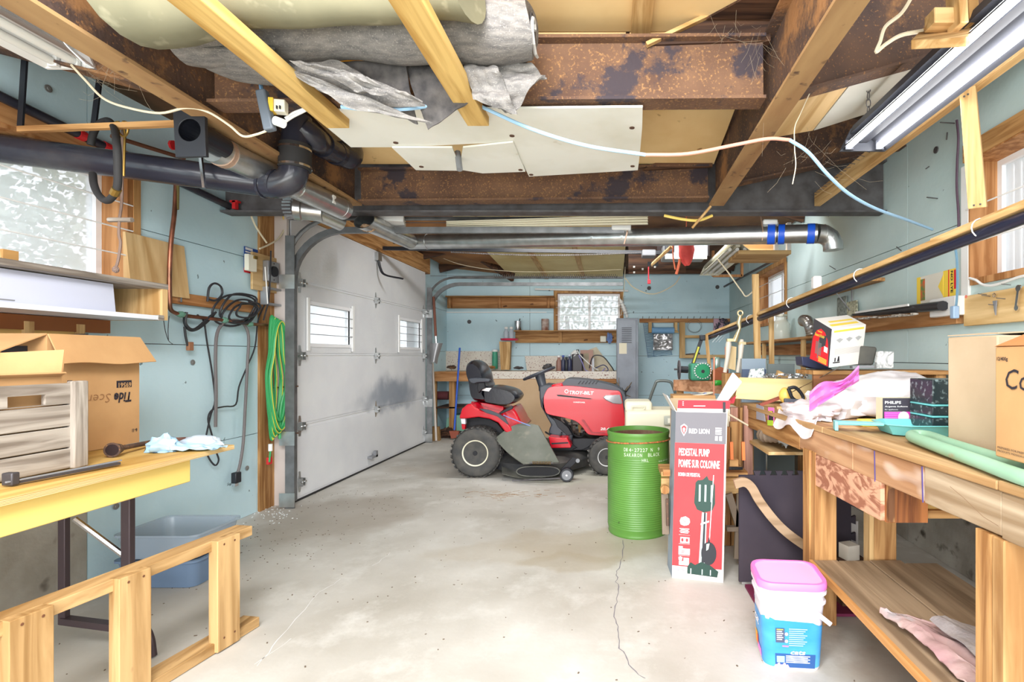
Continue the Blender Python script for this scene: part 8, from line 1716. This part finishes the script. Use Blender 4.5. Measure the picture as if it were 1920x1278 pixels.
t = thing('keys', 'small bunch of keys hanging on a nail', 'keys', WX(1866, 560, RW-.04)); build(B().prism([(WX(1863, 0, RW-.04).y, 1.335), (WX(1870, 0, RW-.04).y, 1.335), (WX(1868, 0, RW-.04).y, 1.27), (WX(1866, 0, RW-.04).y, 1.29)], 'x', RW-.045, RW-.040), 'key', GREY, t); build(B().tube([WX(1864, 553, RW-.042)+V(0, .008*math.cos(a), .008*math.sin(a)) for a in [i*.785 for i in range(8)]], .002, 4, closed=True), 'ring', CHROME, t)
t = thing('switch_box', 'white electrical box with a red dot and a blue cable on the wall', 'outlet', WX(1795, 560, RW-.05)); y1 = RW*F/(1769-VX); y0 = RW*F/(1820-VX)
build(B().box(RW-.075, RW-.001, y0, y1, 1.29, 1.385), 'box', mat('white_box', (238, 236, 234), .5), t, bevel=.006); build(B().lathe([(0, 0), (.008, 0), (.008, .002), (0, .002)], WX(1811, 556, RW-.078), 10, 'x'), 'red_dot', mat('faded_red', (232, 130, 110), .6), t)
build(B().rbox(WX(1790, 593, RW-.10)+V(0, 0, -.01), .03, .03, .06), 'blue_plug', mat('pale_blue_plug', (150, 176, 204), .4), t, bevel=.005)
build(B().tube(crv([WX(a, b_, RW-.09) for a, b_ in ((1784, 452), (1792, 470), (1795, 510), (1794, 560), (1791, 582))]), .006, 6), 'blue_cable', mat('steel_blue_cable', (108, 146, 170), .4), t, smooth=True)
t = thing('wall_cable', 'dark purple cable running down the wall left of the near window', 'cable', WX(1797, 250, RW-.01)); build(B().tube(crv([WX(a, b_, RW-.02) for a, b_ in ((1794, 225), (1797, 260), (1795, 300), (1794, 350), (1797, 400), (1798, 455))]), .006, 6), 'cable', mat('purple_cable', (88, 68, 84), .5), t, smooth=True)
build(B().cyl(WX(1790, 231, RW), WX(1790, 231, RW)+V(-.08, -.01, -.0), .003, 6), 'nail', STEEL, t)
t = thing('wall_cable', 'white cable lying along the top of the board under the window', 'cable', WX(1860, 530, RW-.03)); build(B().tube(crv([WX(a, b_, RW-.035) for a, b_ in ((1818, 521), (1830, 525), (1842, 533), (1860, 535), (1885, 528), (1915, 518), (1960, 510))]), .006, 6), 'cable', WHITE, t, smooth=True)
t = thing('sign_sheet', 'yellow and white printed plastic bag sheet reading NO pinned on the wall', 'sign', WX(1755, 530, RW-.01))
ya, yb = RW*F/(1796-VX), RW*F/(1720-VX); zl, zh = 1.385, 1.535
def sgn(u0, u1, v0, v1, m, off, nm='print'): build(B().box(RW-.002-off, RW-.001-off+.0005, yb+(ya-yb)*u0 if False else yb-(yb-ya)*u1, yb-(yb-ya)*u0, zl+(zh-zl)*v0, zl+(zh-zl)*v1), nm, m, t)
sgn(0, 1, 0, 1, mat('dirty_white_card', (224, 220, 208), .6), 0, 'sheet'); sgn(0, .10, 0, 1, YP, .001, 'yellow_edge'); sgn(.10, .22, .1, .9, mat('green_print', (90, 140, 80), .6, 0, (226, 90, 60), 40), .001); sgn(.68, 1, 0, 1, YP, .001, 'yellow_edge'); sgn(.80, .82, .0, 1, mat('bright_red_print', (222, 40, 50), .5), .002, 'red_line'); sgn(.93, .99, .3, .95, mat('bright_red_print', (222, 40, 50), .5), .002)
build(B().prism([(yb-(yb-ya)*.56, (zl+zh)/2), (yb-(yb-ya)*.68, zh-.02), (yb-(yb-ya)*.68, zl+.02)], 'x', RW-.004, RW-.003), 'yellow_arrow', YP, t)
text(t, 'NO', (RW-.0035, yb-(yb-ya)*.86, zh-.010), (0, 0, -1), (0, -1, 0), .018, INK, wid=.05, bold=.03); text(t, 'LYE', (RW-.0035, yb-(yb-ya)*.86, zh-.072), (0, 0, -1), (0, -1, 0), .018, INK, wid=.05, bold=.03)
t = thing('black_gutter', 'black plastic gutter section full of rust debris hung on the wall board', 'gutter', WX(1700, 585, RW-.06))
ga = WX(1768, 573, RW-.10); gb = WX(1600, 590, RW-.10); build(B().tube([gb, gb.lerp(ga, .3), ga], [.010, .026, .031], 12, flat=.8), 'gutter', mat('black_gutter', (46, 46, 50), .3), t, smooth=50)
b = B()
for k in range(60): u = R.random(); p = gb.lerp(ga, u*.8)+V(-.02, 0, -.03-.01*R.random()); b.rbox(p, .02, .03, .006, R.uniform(0, 3))
build(b, 'debris', mat('flaky_debris', (120, 104, 88), .9, 0, (200, 194, 184), 30), t, kind='stuff'); build(B().bar(gb.lerp(ga, .1)+V(-.03, 0, .01), gb.lerp(ga, .75)+V(-.035, 0, .02), .01, .012), 'white_streak', WHITE, t)
t = thing('upper_shelf', 'rough wooden shelf board on the right wall above the pole rack', 'shelf', (RW-.1, 4.2, 1.6))
y0 = RW*F/(1660-VX); y1 = RW*F/(1483-VX)
build(B().box(RW-.17, RW-.001, y0, 4.6, 1.568, 1.59), 'board', oldpine('y'), t, bevel=.002, seg=1); build(B().box(RW-.12, RW-.03, 3.75, 4.25, 1.592, 1.62), 'board', pine('y'), t, bevel=.002, seg=1)
for y in (3.72,): build(B().bar((RW-.02, y, 1.57), (RW-.02, y, 1.38), .012, .006, up=(1, 0, 0)).bar((RW-.15, y, 1.565), (RW-.02, y, 1.40), .008, .006), 'metal_bracket', GREY, t)
for px in (1567, 1650): build(B().cyl(WX(px, 505, RW), WX(px, 505, RW)+V(-.05, 0, .03), .003, 5), 'nail', STEEL, t)
t = thing('white_clip_block', 'white plastic plug clipped on the pole rack edge', 'plug', rk(1531)); p = rk(1531)+V(0, 0, .012); build(B().rbox(p, .05, .05, .075), 'block', WHITE, t, bevel=.01)
t = thing('lower_shelf', 'low wooden shelf on the right wall holding a glass jar and vent hose', 'shelf', (RW-.1, 4.6, 1.25))
zs_ = 1.245; build(B().box(RW-.22, RW-.001, 3.95, 6.2, zs_-.02, zs_), 'board', oldpine('y'), t, bevel=.002, seg=1); build(B().box(RW-.03, RW-.001, 3.7, 6.2, 1.10, 1.20), 'rail', redpine('y'), t)
for y in (4.2, 5.3): build(B().box(RW-.20, RW-.17, y, y+.04, .9, zs_-.02), 'support', pine('z'), t)
t = thing('glass_jar', 'large dusty clear glass jar with lid on the low right shelf', 'jar', (RW-.12, 4.9, zs_)); c = V(RW-.13, 4.95, zs_+.001)
build(B().lathe([(0, 0), (.075, 0), (.08, .02), (.08, .15), (.05, .19), (.05, .22), (.0, .22)], c, 24), 'glass', mat('dusty_glass', (222, 226, 214), .1, alpha=.55), t, smooth=50); build(B().lathe([(0, 0), (.055, 0), (.055, .02), (0, .02)], c+V(0, 0, .221), 20), 'lid', mat('tin_lid', (190, 186, 170), .4, .5), t)
t = thing('vent_hose', 'silver ribbed flexible vent elbow standing on the low right shelf', 'hose', (RW-.12, 4.15, zs_)); pts = crv([(RW-.12, 4.2, zs_+.005), (RW-.12, 4.22, zs_+.07), (RW-.11, 4.32, zs_+.13), (RW-.10, 4.46, zs_+.15)], 8)
build(B().tube(pts, [.045+.006*(i % 2) for i in range(len(pts))], 16), 'hose', GALV, t, smooth=30)
t = thing('black_hose', 'small coil of black hose beside the silver vent elbow', 'hose', (RW-.1, 3.98, zs_)); build(B().tube([V(RW-.11+.05*math.cos(a), 4.02+.06*math.sin(a), zs_+.022+.003*a) for a in [i*.35 for i in range(36)]], .012, 8), 'coil', BLACKR, t, smooth=True)
for lab, px, y, hgt, tl, m in (('tall narrow speckled tile standing on the wall board', 1585, RW, .16, .02, mat('speckled_tile', (150, 158, 150), .6, 0, (96, 104, 100), 40)), ('square patterned tile leaning beside the tall tile', 1605, RW, .11, .06, mat('patterned_tile', (196, 196, 170), .6, 0, (120, 120, 100), 60))):
    yy = RW*F/(px-VX); t = thing('wall_tile', lab, 'tile', (RW-.06, yy, 1.37)); build(B().hexa([(RW-.038, yy-.09, 1.371), (RW-.028, yy-.09, 1.371), (RW-.028, yy+.06, 1.371), (RW-.038, yy+.06, 1.371), (RW-.025-tl*.1, yy-.07, 1.371+hgt), (RW-.015-tl*.1, yy-.07, 1.371+hgt), (RW-.015-tl*.1, yy+.08, 1.371+hgt), (RW-.025-tl*.1, yy+.08, 1.371+hgt)]), 'tile', m, t)
t = thing('lumber_pole', 'bare wooden stake behind the pole rack over the low shelf', 'stake', (1.2, 4.4, .8)); build(B().bar(V(W(1449, 706, 3.9).x, 3.9, .003), W(1446, 590, 3.9), .035, .02, up=(0, 1, 0)), 'stake', pine('z'), t)
t = thing('corner_pipe', 'thin dark rod fixed high across the back right corner', 'rod', W(1380, 515, 6.8)); build(B().cyl(V(RW-.03, 5.2, 2.10), W(1358, 537, 7.6), .014, 8), 'rod', STEEL, t)
